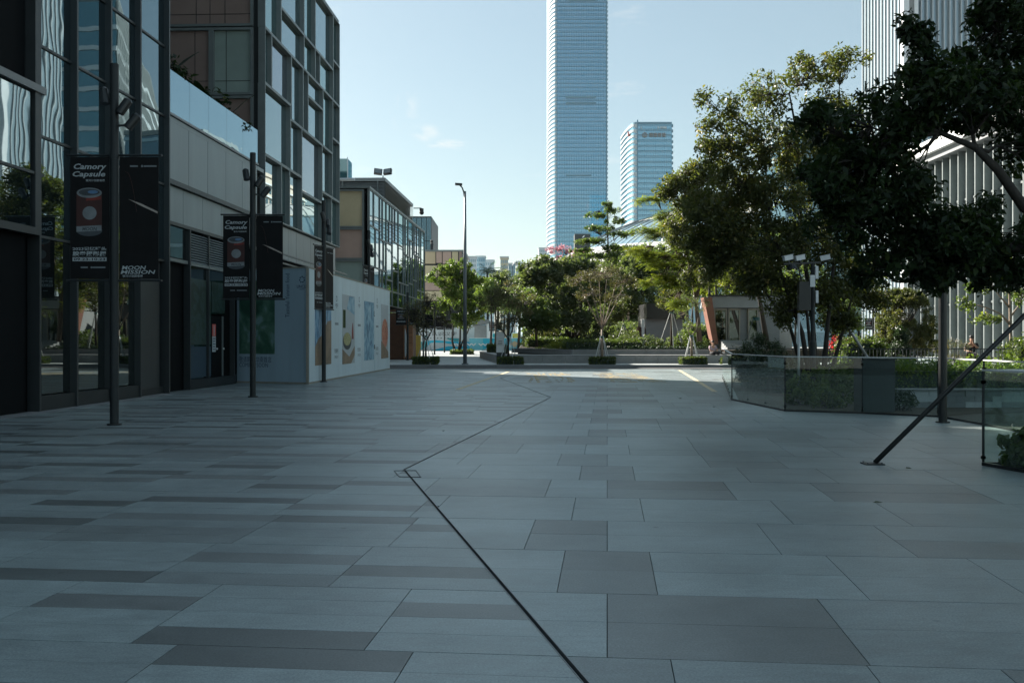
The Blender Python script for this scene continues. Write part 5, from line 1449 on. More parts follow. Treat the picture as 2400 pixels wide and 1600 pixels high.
# camera mast in the garden
CMX, CMY = P(1905, 800, 24.5).x, 24.5
cm = thing('camera_mast', 'dark mast carrying white cameras and boxes inside the garden', 'camera mast', (CMX, CMY, 0.012))
MB().tube([(0, 0, 0), (0, 0, 1.5), (0, 0, 1.55), (0, 0, 3.42)], [0.075, 0.075, 0.055, 0.05], 12).build('mast', 'dark_metal', cm)
MB().bar((-0.72, 0, 3.42), (0.2, 0, 3.46), 0.05).build('cross_arm', 'black_metal', cm)
MB().tube([(-0.5, 0, 3.3), (-0.5, 0, 3.4)], [0.13, 0.1], 12).build('dome', 'black_metal', cm)
for dx, yaw in ((-0.62, 12), (-0.33, 10), (0.30, -15)):
    M = Matrix.Translation((dx, -0.05, 3.56)) @ Matrix.Rotation(R(yaw), 4, 'Z') @ Matrix.Rotation(R(-12), 4, 'Y')
    co = MB(M).box(-0.12, 0.11, -0.06, 0.06, -0.05, 0.06).build('camera', 'white_metal', cm)
    MB(M).box(-0.14, 0.12, -0.07, 0.07, 0.062, 0.073).build('sun_shield', 'white_metal', co)
    MB(M).box(-0.02, 0.02, -0.02, 0.02, -0.12, -0.062).build('bracket', 'black_metal', co)
for x0, x1, z0, z1 in ((0.03, 0.1, 3.05, 3.36), (-0.1, 0.02, 2.85, 3.14), (0.04, 0.1, 2.46, 2.76)):
    MB().box(x0, x1, -0.13, -0.06, z0, z1).build('junction_box', 'white_metal', cm)
MB().box(-0.36, -0.07, -0.1, 0.1, 2.28, 2.98).build('equipment_box', 'black_metal', cm)

# leaning prop of the near tree and a plain grey prop behind the glass
pr1 = thing('tree_prop', 'thick dark steel prop leaning from a foot plate on the paving up to the right', 'tree prop', (4.63, 12.7, 0))
wrap(pr1).tube([(4.63, 12.7, 0.02), (6.65, 13.0, 1.86), (8.2, 13.2, 3.3)], 0.032, 12).build('pole', 'black_metal', pr1, smooth=True)
wrap(pr1).box(4.48, 4.72, 12.59, 12.81, 0.0, 0.012).build('foot_plate', 'dark_metal', pr1)
for dx in (-0.09, 0.09):
    for dy in (-0.08, 0.08): wrap(pr1).tube([(4.6 + dx, 12.7 + dy, 0.012), (4.6 + dx, 12.7 + dy, 0.03)], 0.012, 6).build('bolt', 'steel_grey', pr1)
pr2 = thing('tree_prop', 'thin grey steel prop leaning beside the camera mast', 'tree prop', (8.75, 26.5, 0.012))
wrap(pr2).tube([(P(2030, 800, 26.5).x, 26.5, 1.15), (P(1940, 800, 26.8).x, 26.8, 2.75)], 0.04, 8).tube([(P(2030, 800, 26.5).x, 26.5, 1.15), (P(2080, 800, 26.4).x, 26.4, 0.02)], 0.04, 8).build('pole', 'stake_steel', pr2, smooth=True)
pr3 = thing('garden_post', 'slim upright grey post inside the balustrade left of the mast', 'post', (P(1872, 800, 24.2).x, 24.2, 0.012))
MB().tube([(0, 0, 0), (0, 0, 2.2)], 0.03, 8).build('pole', 'stake_steel', pr3, smooth=True)
MB().tube([(0, 0, 0), (0, 0, 0.02)], 0.06, 8).build('foot', 'stake_steel', pr3)

# ================================================================== RIGHT-HAND BUILDINGS
TWX, TWY = 39.65, 100.0
WT = thing('finned_tower', 'pale tower wrapped in white upright fins at the upper right', 'tower', (TWX, TWY, 0))
wrap(WT).prism([(TWX, TWY), (TWX + 36, TWY - 1.5), (TWX + 36, TWY + 10), (TWX - 0.45, TWY + 11.5)], 0, 118).build('glazing', 'fin_glass', WT)
wrap(WT).prism([(TWX - 0.4, TWY - 0.4), (TWX + 36.4, TWY - 1.9), (TWX + 36.4, TWY + 10.4), (TWX - 0.85, TWY + 11.9)], 118.01, 119).build('roof', 'white_metal', WT)
wrap(WT).box(TWX - 0.5, TWX + 0.05, TWY - 0.5, TWY + 0.3, 0, 118.0).build('corner_column', 'white_metal', WT)
wrap(WT).box(TWX + 0.06, TWX + 0.55, TWY - 0.42, TWY - 0.03, 0, 118.0).build('corner_column', 'concrete', WT)
wrap(WT).box(TWX + 0.56, TWX + 0.95, TWY - 0.55, TWY - 0.04, 0, 118.0).build('corner_column', 'white_metal', WT)
for k in range(13):
    y = TWY + 0.8 + 0.86 * k
    x = TWX - 0.04 * (y - TWY)
    wrap(WT).box(x - 0.13, x - 0.01, y - 0.06, y + 0.06, 0, 117.9).build('fin', 'fin_metal', WT)
for k in range(62):
    x = TWX + 1.3 + 0.56 * k
    y = TWY - 0.0417 * (x - TWX)
    wrap(WT).box(x - 0.05, x + 0.05, y - 0.42, y - 0.01, 0, 117.9).build('fin', 'fin_metal', WT)
wrap(WT).box(TWX + 1.1, TWX + 36, TWY - 1.6, TWY - 1.56, 0, 0.3).build('base_trim', 'white_metal', WT)
PO = thing('finned_podium', 'long low podium with white fins, green glass and a pale sloping eave line', 'building', (35, 60, 0))
wrap(PO).box(35, 47, 26, 88, 0, 16.0).build('glazing', 'podium_glass', PO)
wrap(PO).box(34.0, 47.5, 25.5, 88.6, 16.02, 16.55).build('eave', 'hut_grey', PO)
wrap(PO).box(33.6, 47.5, 25.3, 88.8, 16.56, 17.6).build('eave_band', 'white_paint', PO)
for k in range(44):
    y = 26.5 + 1.4 * k
    wrap(PO).box(34.45, 34.99, y - 0.07, y + 0.07, 0.0, 16.0).build('fin', 'podium_fin', PO)
for z in (4.2, 8.2, 12.2):
    wrap(PO).box(34.8, 34.98, 26.1, 87.9, z, z + 0.16).build('belt', 'frame_metal', PO)

# towers that stand behind the finned tower (seen in the shop glass across the plaza)
TT = thing('teal_tower', 'teal office block with pale floor bands behind the finned tower', 'tower', (78, 186, 0))
wrap(TT).prism([(63, 172), (100, 172), (130, 265), (96.5, 265)], 0, 62).build('glazing', 'teal_glass', TT)
wrap(TT).prism([(63, 172), (100, 172), (130, 265), (96.5, 265)], 62.01, 63).build('roof', 'frame_metal', TT)
q = wrap(TT)
for k in range(16): q.prism([(62.7, 171.7), (100.3, 171.7), (130.3, 265.3), (96.2, 265.3)], 3.6 * k + 2.6, 3.6 * k + 3.4)
q.build('floor_band', 'far_white', TT, kind='stuff')
q = wrap(TT)
for k in range(60): q.box(62.8 + 0.54 * k, 63.02 + 0.54 * k, 172.2 + 1.5 * k, 172.4 + 1.5 * k, 0, 62)
q.build('mullions', 'frame_metal', TT, kind='stuff')
LB = thing('blue_grey_block', 'lower blue grey glass block far behind the brownish tree crown', 'building', (53, 180, 0))
wrap(LB).box(47.5, 61.5, 173, 190, 0, 38).build('glazing', 'tower_glass_dark', LB)
wrap(LB).box(47.2, 61.8, 172.7, 190.3, 38.01, 38.8).build('roof', 'frame_metal', LB)
q = wrap(LB)
for k in range(10): q.box(47.2, 61.8, 172.7, 190.3, 3.8 * k + 2.7, 3.8 * k + 3.3)
q.build('floor_band', 'far_blue', LB, kind='stuff')
CT = thing('cream_block', 'cream stone block with ledges on every floor standing behind the brownish tree', 'building', (84, 300, 0))
wrap(CT).box(76, 100, 290, 330, 0, 50).build('wall', 'cream_stone', CT)
wrap(CT).box(75.6, 100.4, 289.6, 330.4, 50.01, 51).build('roof', 'cream_stone', CT)
q = wrap(CT)
for k in range(13): q.box(75.4, 100.6, 289.4, 330.6, 3.7 * k + 3.2, 3.7 * k + 3.6)
q.build('ledges', 'far_white', CT, kind='stuff')
q = wrap(CT)
for k in range(13):
    for j in range(12):
        q.box(75.9, 75.99, 291 + 3.2 * j, 293 + 3.2 * j, 3.7 * k + 0.9, 3.7 * k + 2.8)
        if j < 7: q.box(77 + 3.2 * j, 79 + 3.2 * j, 289.9, 289.99, 3.7 * k + 0.9, 3.7 * k + 2.8)
q.build('windows', 'tower_glass_dark', CT, kind='stuff')

# ================================================================== FAR TOWERS
TY = 900.0
def tx_(px): return (px - CX) / FP * TY
SK = thing('supertall_tower', 'very tall blue glass tower running out of the top of the picture', 'tower', (tx_(1360), TY, 0))
H1 = 352.0
xl, xr = tx_(1305), tx_(1421)
curve = [(xl, TY)]
for k in range(1, 9):
    t = k / 8 * math.pi / 2
    curve.append((xl - (xl - 33.4) * math.sin(t), TY + 42 * (1 - math.cos(t))))
back = [(xr, TY + 42), (xr + 1.2, TY + 3), (xr, TY)]
wrap(SK).prism((curve + back)[::-1], 0, H1).build('glazing', 'tower_glass', SK)
wrap(SK).prism([(x, y) for x, y in (curve + back)][::-1], H1 + 0.02, H1 + 2).build('roof', 'tower_white', SK)
fl = 3.86
q = wrap(SK); qw = wrap(SK)
nfl = int(H1 / fl)
for k in range(nfl):
    z = k * fl
    q.box(xl + 0.3, xr - 0.3, TY - 0.45, TY - 0.02, z, z + 0.42)
    q.box(xl + 0.3, xr - 0.3, TY - 0.30, TY - 0.02, z + 1.25, z + 1.45)
    q.box(xr + 1.0, xr + 1.7, TY + 2.5, TY + 5, z, z + 1.6)
    for (xa, ya), (xb, yb) in zip(curve, curve[1:]):
        d = Vector((xb - xa, yb - ya, 0)); n_o = Vector((-d.y, d.x, 0)).normalized()
        if n_o.x > 0: n_o = -n_o
        pa, pb = Vector((xa, ya, 0)), Vector((xb, yb, 0))
        qw.prism([(pa + n_o * 0.7)[:2], (pb + n_o * 0.7)[:2], (pb - n_o * 0.2)[:2], (pa - n_o * 0.2)[:2]], z + 0.3, z + 2.35)
q.build('floor_lines', 'tower_line', SK, kind='stuff')
qw.build('sunshade_bands', 'tower_white', SK, kind='stuff')
q = wrap(SK)
for k in range(21):
    x = xl + 0.4 + (xr - xl - 0.8) * k / 20
    q.box(x - 0.11, x + 0.11, TY - 0.36, TY - 0.03, 0, H1)
q.build('mullions', 'tower_line', SK, kind='stuff')
wrap(SK).box(xl - 0.3, xl + 0.3, TY - 0.7, TY - 0.05, 0, H1).build('corner_post', 'tower_line', SK)
wrap(SK).box(xr - 0.5, xr + 0.7, TY - 0.7, TY - 0.05, 0, H1).build('corner_post', 'tower_line', SK)
for p0, p1, py0, py1 in ((1326, 1396, 226, 231), (1326, 1396, 240, 244), (1326, 1386, 410, 413), (1330, 1396, -1, 3)):
    wrap(SK).box(tx_(p0), tx_(p1), TY - 0.9, TY - 0.5, zat(py1, TY), zat(py0, TY)).build('plant_louvre', 'tower_line', SK)
T2Y = 700.0
def t2(px): return (px - CX) / FP * T2Y
S2 = thing('office_tower', 'shorter blue glass tower with a curved flank and a sign near its top', 'tower', (t2(1520), T2Y, 0))
H2 = zat(290, T2Y)
xl, xr = t2(1494), t2(1574)
curve = [(xl, T2Y), (xl - 2.0, T2Y + 0.6)]
for k in range(1, 8):
    t = k / 7 * math.pi / 2
    curve.append((xl - 2.0 - 4.2 * math.sin(t), T2Y + 0.6 + 46 * (1 - math.cos(t))))
back = [(xr, T2Y + 46), (xr + 0.9, T2Y + 3), (xr, T2Y)]
wrap(S2).prism((curve + back)[::-1], 0, H2).build('glazing', 'tower_glass_pale', S2)
wrap(S2).prism((curve + back)[::-1], H2 + 0.02, H2 + 1.2).build('roof', 'tower_line', S2)
q = wrap(S2); qw = wrap(S2); fl = 3.76
for k in range(int(H2 / fl) + 1):
    z = H2 - k * fl
    q.box(xl + 0.2, xr - 0.2, T2Y - 0.45, T2Y - 0.02, z - 0.45, z - 0.05)
    q.box(xl + 0.2, xr - 0.2, T2Y - 0.35, T2Y - 0.02, z - 1.35, z - 1.1)
    q.box(xr + 0.2, xr + 1.3, T2Y + 1, T2Y + 4, z - 1.9, z - 0.2)
    for i, ((xa, ya), (xb, yb)) in enumerate(zip(curve, curve[1:])):
        d = Vector((xb - xa, yb - ya, 0)); n_o = Vector((-d.y, d.x, 0)).normalized()
        if n_o.x > 0: n_o = -n_o
        pa, pb = Vector((xa, ya, 0)), Vector((xb, yb, 0))
        qw.prism([(pa + n_o * 0.6)[:2], (pb + n_o * 0.6)[:2], (pb - n_o * 0.2)[:2], (pa - n_o * 0.2)[:2]], z - (1.9 if i else 2.9), z - 0.2)
q.build('floor_lines', 'tower_line', S2, kind='stuff'); qw.build('sunshade_bands', 'tower_white', S2, kind='stuff')
q = wrap(S2)
for k in range(16):
    x = xl + 0.3 + (xr - xl - 0.6) * k / 15
    q.box(x - 0.09, x + 0.09, T2Y - 0.3, T2Y - 0.03, 0, H2)
q.build('mullions', 'tower_line', S2, kind='stuff')
wrap(S2).box(xl - 0.45, xl + 0.45, T2Y - 0.8, T2Y - 0.05, 0, H2 + 2.5).build('corner_post', 'tower_line', S2)
sg = wrap(S2); cx_, cz_ = t2(1511), zat(317, T2Y)
for k in range(20):
    a0_, a1_ = 2 * math.pi * k / 20, 2 * math.pi * (k + 1) / 20
    sg.poly([(cx_ + 1.75 * math.cos(a0_), T2Y - 0.9, cz_ + 1.75 * math.sin(a0_)), (cx_ + 1.75 * math.cos(a1_), T2Y - 0.9, cz_ + 1.75 * math.sin(a1_)),
             (cx_ + 1.15 * math.cos(a1_), T2Y - 0.9, cz_ + 1.15 * math.sin(a1_)), (cx_ + 1.15 * math.cos(a0_), T2Y - 0.9, cz_ + 1.15 * math.sin(a0_))])
sg.box(cx_ - 0.35, cx_ + 0.35, T2Y - 0.92, T2Y - 0.88, cz_ - 1, cz_ + 0.4)
for k in range(4):
    x = t2(1522 + 10 * k)
    for dz in (-1.0, 0.1, 1.1): sg.box(x, x + 2.4, T2Y - 0.95, T2Y - 0.85, cz_ + dz - 0.22, cz_ + dz + 0.22)
    sg.box(x + 0.3, x + 0.8, T2Y - 0.94, T2Y - 0.86, cz_ - 1.3, cz_ + 1.4); sg.box(x + 1.6, x + 2.1, T2Y - 0.94, T2Y - 0.86, cz_ - 1.3, cz_ + 1.4)
sg.build('sign', 'sign_bronze', S2)
for a, b in ((1502, 1504), (1541, 1544), (1547, 1551), (1552, 1562)):
    wrap(S2).box(t2(a), t2(b), T2Y - 0.5, T2Y - 0.46, zat(302, T2Y), zat(297, T2Y)).build('bright_pane', 'tower_white', S2)
rs_ = wrap(S2); rs_.box(t2(1475), t2(1480), T2Y + 9.0, T2Y + 10.5, zat(320, T2Y + 10), zat(309, T2Y + 10)); rs_.build('side_emblem', 'sign_red', S2)

# white shell-roofed hall
DM = thing('shell_hall', 'white domed shell roof rising behind the trees', 'hall', (70, 285, 0))
def shell(th0, th1, k, mat, nm):
    vs, fs = [], []
    nj, ni = 10, 40
    for j in range(nj + 1):
        th = th0 + (th1 - th0) * j / nj
        for i in range(ni + 1):
            a = math.pi + math.pi * i / ni
            vs.append((70 + 70 * k * math.cos(a) * math.cos(th), 285 + 60 * k * math.sin(a) * math.cos(th), 40 * k * math.sin(th)))
    for j in range(nj):
        for i in range(ni):
            o = j * (ni + 1) + i; fs.append((o, o + 1, o + ni + 2, o + ni + 1))
    q = wrap(DM); q._add(vs, fs); return q.build(nm, mat, DM, smooth=True)
shell(R(58), R(90), 1.0, 'dome_white', 'crown_shell'); shell(R(40), R(58.3), 0.992, 'dome_glass', 'glazed_band'); shell(R(26), R(40.3), 1.0, 'dome_white', 'lower_shell'); shell(R(0), R(26.2), 0.99, 'far_blue', 'base_band')
q = wrap(DM)
for i in range(41):
    a = math.pi + math.pi * i / 40
    pts = [(70 + 70.05 * math.cos(a) * math.cos(R(t)), 285 + 60.05 * math.sin(a) * math.cos(R(t)), 40.03 * math.sin(R(t))) for t in range(0, 90, 6)]
    q.tube(pts, 0.12, 4, cap=False)
q.build('ribs', 'steel_grey', DM, kind='stuff')
DS = thing('dark_sign_block', 'small dark block with a white slash mark before the tall tower', 'sign block', P(1366, 600, 250))
a, b = P(1347, 640, 250), P(1384, 548, 250)
wrap(DS).box(a.x, b.x, 250, 254, a.z, b.z).build('body', 'granite_dark', DS)
wrap(DS).box(a.x + 0.4, b.x - 0.4, 250.5, 253.5, 0, a.z - 0.01).build('shaft', 'granite_dark', DS)
wrap(DS).poly([(P(1368, 552, 250).x, 249.95, zat(552, 250)), (P(1371, 552, 250).x, 249.95, zat(552, 250)), (P(1367, 557, 250).x, 249.95, zat(557, 250)), (P(1364, 557, 250).x, 249.95, zat(557, 250))]).build('mark', 'white_paint', DS)
# pale apartment blocks on the skyline
for i, (p0, p1, pt, yy, mt, lab) in enumerate([
    (1098, 1116, 603, 640, 'far_white', 'pale flat block at the left end of the skyline beside the lamp post'), (1117, 1137, 602, 660, 'far_blue', 'pale blue grey flat block second from the lamp post'),
    (1138, 1158, 611, 690, 'far_white', 'lower white flat block behind the palms'), (1173, 1191, 604, 560, 'far_cream', 'cream topped flat block rising over the palms'),
    (1192, 1208, 619, 620, 'far_blue', 'pale blue flat block right of the cream one'), (1209, 1228, 617, 640, 'far_white', 'whitish flat block with flat roof slabs near the big tree'),
    (1263, 1282, 582, 820, 'far_white', 'pale flat block tucked against the tall tower')]):
    x0, x1 = P(p0, 0, yy).x, P(p1, 0, yy).x; zt_ = zat(pt, yy)
    ab = thing('apartment_block', lab, 'apartment block', ((x0 + x1) / 2, yy, 0), 0, 'apartment blocks on the skyline')
    wrap(ab).box(x0, x1, yy, yy + 14, 0, zt_).build('wall', mt, ab)
    wrap(ab).box(x0 - 0.4, x1 + 0.4, yy - 0.4, yy + 14.4, zt_ + 0.01, zt_ + 0.8).build('roof', 'far_white', ab)
    w_ = wrap(ab); z = zt_ - 3
    while z > 4:
        nn = 4
        for k in range(nn):
            xx = x0 + (x1 - x0) * (k + 0.15) / nn
            w_.box(xx, xx + (x1 - x0) * 0.62 / nn, yy - 0.12, yy - 0.01, z, z + 1.7)
        z -= 3.1
    w_.build('windows', 'far_blue' if mt != 'far_blue' else 'tower_line', ab, kind='stuff')

# ================================================================== TREES
# dark broad-leaved tree reaching in from the right
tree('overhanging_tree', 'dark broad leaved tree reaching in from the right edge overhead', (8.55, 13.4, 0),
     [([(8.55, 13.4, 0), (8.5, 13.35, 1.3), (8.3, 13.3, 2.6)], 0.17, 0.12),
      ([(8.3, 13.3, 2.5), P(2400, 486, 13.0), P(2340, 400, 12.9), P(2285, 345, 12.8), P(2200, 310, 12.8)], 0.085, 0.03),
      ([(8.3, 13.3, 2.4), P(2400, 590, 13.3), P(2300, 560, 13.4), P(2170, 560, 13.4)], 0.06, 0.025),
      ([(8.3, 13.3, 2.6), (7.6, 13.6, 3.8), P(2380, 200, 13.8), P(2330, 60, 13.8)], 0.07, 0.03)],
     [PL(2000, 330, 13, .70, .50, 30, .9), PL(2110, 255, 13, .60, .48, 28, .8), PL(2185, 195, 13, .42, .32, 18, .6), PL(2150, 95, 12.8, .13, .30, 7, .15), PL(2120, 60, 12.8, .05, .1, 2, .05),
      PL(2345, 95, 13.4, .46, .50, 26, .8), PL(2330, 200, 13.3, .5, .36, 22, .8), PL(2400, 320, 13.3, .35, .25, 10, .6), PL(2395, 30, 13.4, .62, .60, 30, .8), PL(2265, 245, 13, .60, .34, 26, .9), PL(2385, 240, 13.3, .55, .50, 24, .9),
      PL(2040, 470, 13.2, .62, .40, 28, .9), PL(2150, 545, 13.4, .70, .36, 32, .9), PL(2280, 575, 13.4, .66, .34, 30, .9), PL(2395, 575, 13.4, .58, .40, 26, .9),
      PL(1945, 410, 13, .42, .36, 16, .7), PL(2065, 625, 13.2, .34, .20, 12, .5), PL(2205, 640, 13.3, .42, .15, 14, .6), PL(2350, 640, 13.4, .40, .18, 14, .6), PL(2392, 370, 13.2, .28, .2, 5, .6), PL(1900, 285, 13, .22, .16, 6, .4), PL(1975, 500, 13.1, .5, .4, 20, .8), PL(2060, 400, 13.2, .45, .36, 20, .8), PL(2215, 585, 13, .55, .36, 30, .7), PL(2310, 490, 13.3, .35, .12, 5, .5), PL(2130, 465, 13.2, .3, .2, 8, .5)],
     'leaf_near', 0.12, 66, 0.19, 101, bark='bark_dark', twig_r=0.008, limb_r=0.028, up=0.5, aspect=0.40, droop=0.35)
# tall brownish multi-stem tree inside the balustrade
bx0 = P(1915, 800, 26)
def st(*pp): return [P(a, b, y) for a, b, y in pp]
tree('olive_brown_tree', 'tall many stemmed tree with brownish olive leaves behind the balustrade', (bx0.x, 26, 0.01),
     [(st((1905, 935, 26), (1880, 780, 26), (1830, 640, 26), (1800, 480, 26), (1790, 330, 26)), 0.07, 0.02), (st((1915, 935, 26), (1905, 760, 26.2), (1880, 560, 26.2), (1865, 300, 26), (1850, 220, 26)), 0.075, 0.018),
      (st((1925, 935, 26), (1940, 760, 25.8), (1960, 560, 25.8), (1950, 300, 26)), 0.07, 0.02), (st((1930, 935, 26.3), (1980, 760, 26.5), (2010, 640, 26.8)), 0.055, 0.02), (st((1900, 935, 26.4), (1850, 760, 26.6), (1760, 640, 26.8), (1700, 560, 26.8)), 0.055, 0.02),
      (st((1910, 935, 25.6), (1890, 720, 25.2), (1870, 620, 25)), 0.05, 0.015)],
     [PL(1715, 265, 26, .50, .42, 12), PL(1930, 235, 26, .5, .4, 12), PL(1655, 235, 26, .22, .2, 4), PL(1668, 300, 26, .3, .2, 5), PL(1760, 330, 26, .5, .5, 16), PL(1685, 355, 26, .55, .36, 24), PL(1800, 225, 26, .65, .60, 21), PL(1900, 165, 26.5, .72, .50, 22), PL(1990, 150, 26.5, .50, .36, 12), PL(1850, 340, 26, .9, .75, 56), PL(1965, 300, 26.5, .8, .75, 48),
      PL(1745, 430, 26, .85, .55, 52), PL(1860, 470, 25.6, 1.1, .75, 72), PL(1700, 520, 26, .9, .55, 52), PL(1800, 580, 25.6, 1.1, .65, 72), PL(1930, 560, 26, 1.0, .75, 68), PL(1640, 480, 26.4, .5, .4, 16), PL(1650, 560, 26.4, .5, .4, 16), PL(1675, 610, 26.4, .65, .35, 28), PL(1780, 660, 26, .65, .30, 32),
      PL(1900, 685, 26, .9, .38, 44), PL(1995, 650, 26.4, .7, .5, 44), PL(1840, 730, 26, .6, .30, 20), PL(1960, 745, 26.6, .6, .36, 24), PL(2040, 700, 27, .45, .30, 20)],
     'leaf_olive', 0.11, 72, 0.27, 202, bark='bark_dark', twig_r=0.007, limb_r=0.02, up=0.35, aspect=0.45, droop=0.35)
# feathery yellow-green tree
tree('feathery_tree', 'feathery yellow green tree with drooping fronds left of the brownish tree', (P(1640, 800, 62).x, 62, 0.87),
     [(st((1640, 800, 62), (1630, 690, 62), (1610, 590, 62), (1590, 520, 62)), 0.14, 0.05), (st((1632, 700, 62), (1660, 590, 62.5), (1660, 500, 62.5)), 0.09, 0.04)],
     [PL(1540, 545, 61, 1.5, .45, 37), PL(1592, 505, 61, 1.5, .5, 41), PL(1645, 470, 62, 1.3, .6, 34), PL(1560, 610, 61, 1.5, .5, 41), PL(1620, 570, 61.5, 1.6, .7, 48), PL(1540, 662, 61, 1.0, .45, 27), PL(1605, 655, 61, 1.3, .6, 37),
      PL(1520, 470, 61, .75, .16, 10), PL(1500, 590, 61, .7, .25, 13), PL(1660, 640, 62, 1.2, .8, 31), PL(1590, 710, 61.5, .9, .3, 17)],
     'leaf_bright', 0.62, 30, 0.42, 303, bark='bark_brown', twig_r=0.015, limb_r=0.035, droop=0.3, fronds=(12, 9, (0.17, 0.045)))
tree('dense_green_tree', 'dense dark green tree standing between the feathery and the brownish tree', (P(1800, 800, 64).x, 64, 0.87),
     [(st((1800, 818, 64), (1780, 700, 63), (1710, 540, 60)), 0.16, 0.07)],
     [PL(1590, 540, 57, 1.0, .8, 24), PL(1640, 640, 58, 1.3, .7, 26), PL(1600, 430, 57, 1.0, .5, 28), PL(1650, 410, 57, 1.3, .7, 41), PL(1640, 480, 57, 1.5, .9, 48), PL(1720, 470, 58, 1.6, 1.2, 54), PL(1700, 580, 58, 1.8, 1.3, 57), PL(1780, 600, 58, 1.6, 1.2, 44), PL(1565, 450, 57, .6, .3, 11)],
     'leaf_olive', 0.24, 60, 0.42, 304, bark='bark_dark', twig_r=0.015, limb_r=0.04, up=0.5, aspect=0.4)
# broad dark trees in the middle
tree('glossy_dark_tree', 'broad dark tree with large glossy leaves, left of the tiered tree', (P(1345, 800, 75).x, 75, 0.87),
     [(st((1345, 795, 75), (1345, 740, 75), (1335, 680, 75)), 0.16, 0.09), (st((1352, 795, 75), (1375, 740, 75), (1395, 690, 75)), 0.10, 0.05), (st((1340, 795, 75), (1310, 745, 75), (1280, 690, 75)), 0.10, 0.05)],
     [PL(1290, 618, 74.5, 1.3, .45, 26), PL(1240, 628, 74.5, .8, .3, 10), PL(1275, 640, 74, 1.5, .75, 48), PL(1345, 628, 75, 1.8, .8, 54), PL(1250, 655, 74, .9, .5, 22), PL(1335, 695, 74, 2.1, 1.1, 70), PL(1405, 680, 75, 1.6, 1.1, 51), PL(1300, 745, 73.5, 1.6, .8, 51), PL(1375, 755, 74, 1.6, .7, 48), PL(1265, 720, 73.5, 1.2, .7, 35)],
     'leaf_dark', 0.25, 62, 0.40, 405, bark='bark_dark', twig_r=0.015, limb_r=0.05, up=0.5, aspect=0.5)
tree('lit_green_tree', 'lighter green rounded tree low in front of the glossy dark tree', (P(1255, 800, 72).x, 72, 0.5),
     [(st((1258, 812, 72), (1256, 770, 72), (1255, 740, 72)), 0.10, 0.05)],
     [PL(1250, 720, 72, 1.0, .7, 30), PL(1275, 745, 71.5, 1.1, .7, 30), PL(1240, 755, 72, .8, .5, 21)], 'leaf_mid', 0.22, 60, 0.36, 406, up=0.5)
tree('round_dark_tree', 'dense dark rounded tree right of the centre behind the hedges', (P(1500, 800, 80).x, 80, 0.87),
     [(st((1500, 793, 80), (1500, 730, 80), (1490, 680, 80)), 0.16, 0.08)],
     [PL(1455, 640, 80, 1.8, 1.1, 51), PL(1505, 690, 79, 1.9, 1.2, 57), PL(1455, 715, 79, 1.7, 1.0, 48), PL(1530, 640, 80, 1.5, .9, 39), PL(1545, 725, 79, 1.3, .8, 36), PL(1490, 615, 80.5, 1.3, .6, 27), PL(1425, 740, 79, 1.2, .7, 27), PL(1580, 690, 80, 1.2, .8, 27)],
     'leaf_dark', 0.22, 66, 0.42, 407, bark='bark_dark', twig_r=0.015, limb_r=0.05, up=0.5, aspect=0.42)
tree('tiered_tree', 'slender tree with flat tiers of branches rising over the others at centre', (P(1426, 800, 86).x, 86, 0.87),
     [(st((1428, 796, 86), (1426, 690, 86), (1425, 590, 86), (1424, 478, 86)), 0.17, 0.03)],
     [PL(1424, 478, 86, 0.44, .10, 8), PL(1436, 492, 86, 0.88, .12, 13), PL(1398, 505, 86, 1.12, .12, 15), PL(1445, 518, 86, 1.12, .12, 15), PL(1400, 535, 86, 1.50, .14, 23), PL(1455, 548, 86, 1.38, .13, 20), PL(1390, 565, 86, 1.62, .14, 27), PL(1450, 580, 86, 2.00, .15, 30), PL(1400, 600, 85, 2.38, .2, 40), PL(1460, 615, 86, 2.25, .2, 37), PL(1420, 640, 85, 2.75, .3, 47), PL(1365, 588, 85.5, 1.3, .14, 16), PL(1490, 598, 86, 1.4, .15, 16), PL(1352, 618, 85, 1.5, .2, 20), PL(1505, 628, 86, 1.6, .2, 20)],
     'leaf_mid', 0.20, 42, 0.26, 508, bark='bark_dark', twig_r=0.015, limb_r=0.035, up=1.2, aspect=0.45, surf=0.3)
tree('pink_blossom_tree', 'small tree with pink blossom showing before the tall tower', (P(1362, 800, 92).x, 92, 0.87),
     [(st((1362, 796, 92), (1362, 680, 92), (1362, 625, 92)), 0.12, 0.06)],
     [PL(1295, 588, 92, .9, .28, 10), PL(1325, 582, 92, .8, .3, 11), PL(1350, 594, 92, .8, .35, 14), PL(1312, 608, 92, 1.0, .3, 9), PL(1365, 615, 92, .8, .3, 8), PL(1285, 612, 92, .5, .2, 5)],
     'petal_pink', 0.16, 26, 0.26, 609, bark='bark_dark', twig_r=0.014, limb_r=0.03, up=0.5, aspect=0.6)
# green tree behind the street lamp, on three dark stems
tree('three_stem_tree', 'bright green tree on three dark stems behind the street lamp', (P(1072, 800, 93).x, 93, 0.118),
     [(st((1068, 829, 93), (1060, 800, 93), (1062, 765, 93), (1050, 700, 93)), 0.12, 0.06), (st((1074, 829, 93), (1078, 800, 93), (1079, 760, 93), (1082, 690, 93)), 0.12, 0.06), (st((1076, 828, 93), (1084, 800, 93), (1095, 780, 93), (1110, 740, 93)), 0.09, 0.05)],
     [PL(1035, 650, 93, 1.3, 1.0, 24), PL(1075, 632, 93, 1.3, .9, 24), PL(1105, 660, 93, 1.2, 1.0, 23), PL(1060, 700, 92.5, 1.6, 1.1, 33), PL(1112, 715, 92.5, 1.2, 1.0, 23), PL(1028, 725, 93, 1.0, .7, 15), PL(1085, 750, 92, 1.2, .6, 19), PL(1118, 742, 92.5, .6, .3, 6)],
     'leaf_fresh', 0.27, 58, 0.40, 710, bark='bark_dark', twig_r=0.018, limb_r=0.05, up=0.6, aspect=0.5)

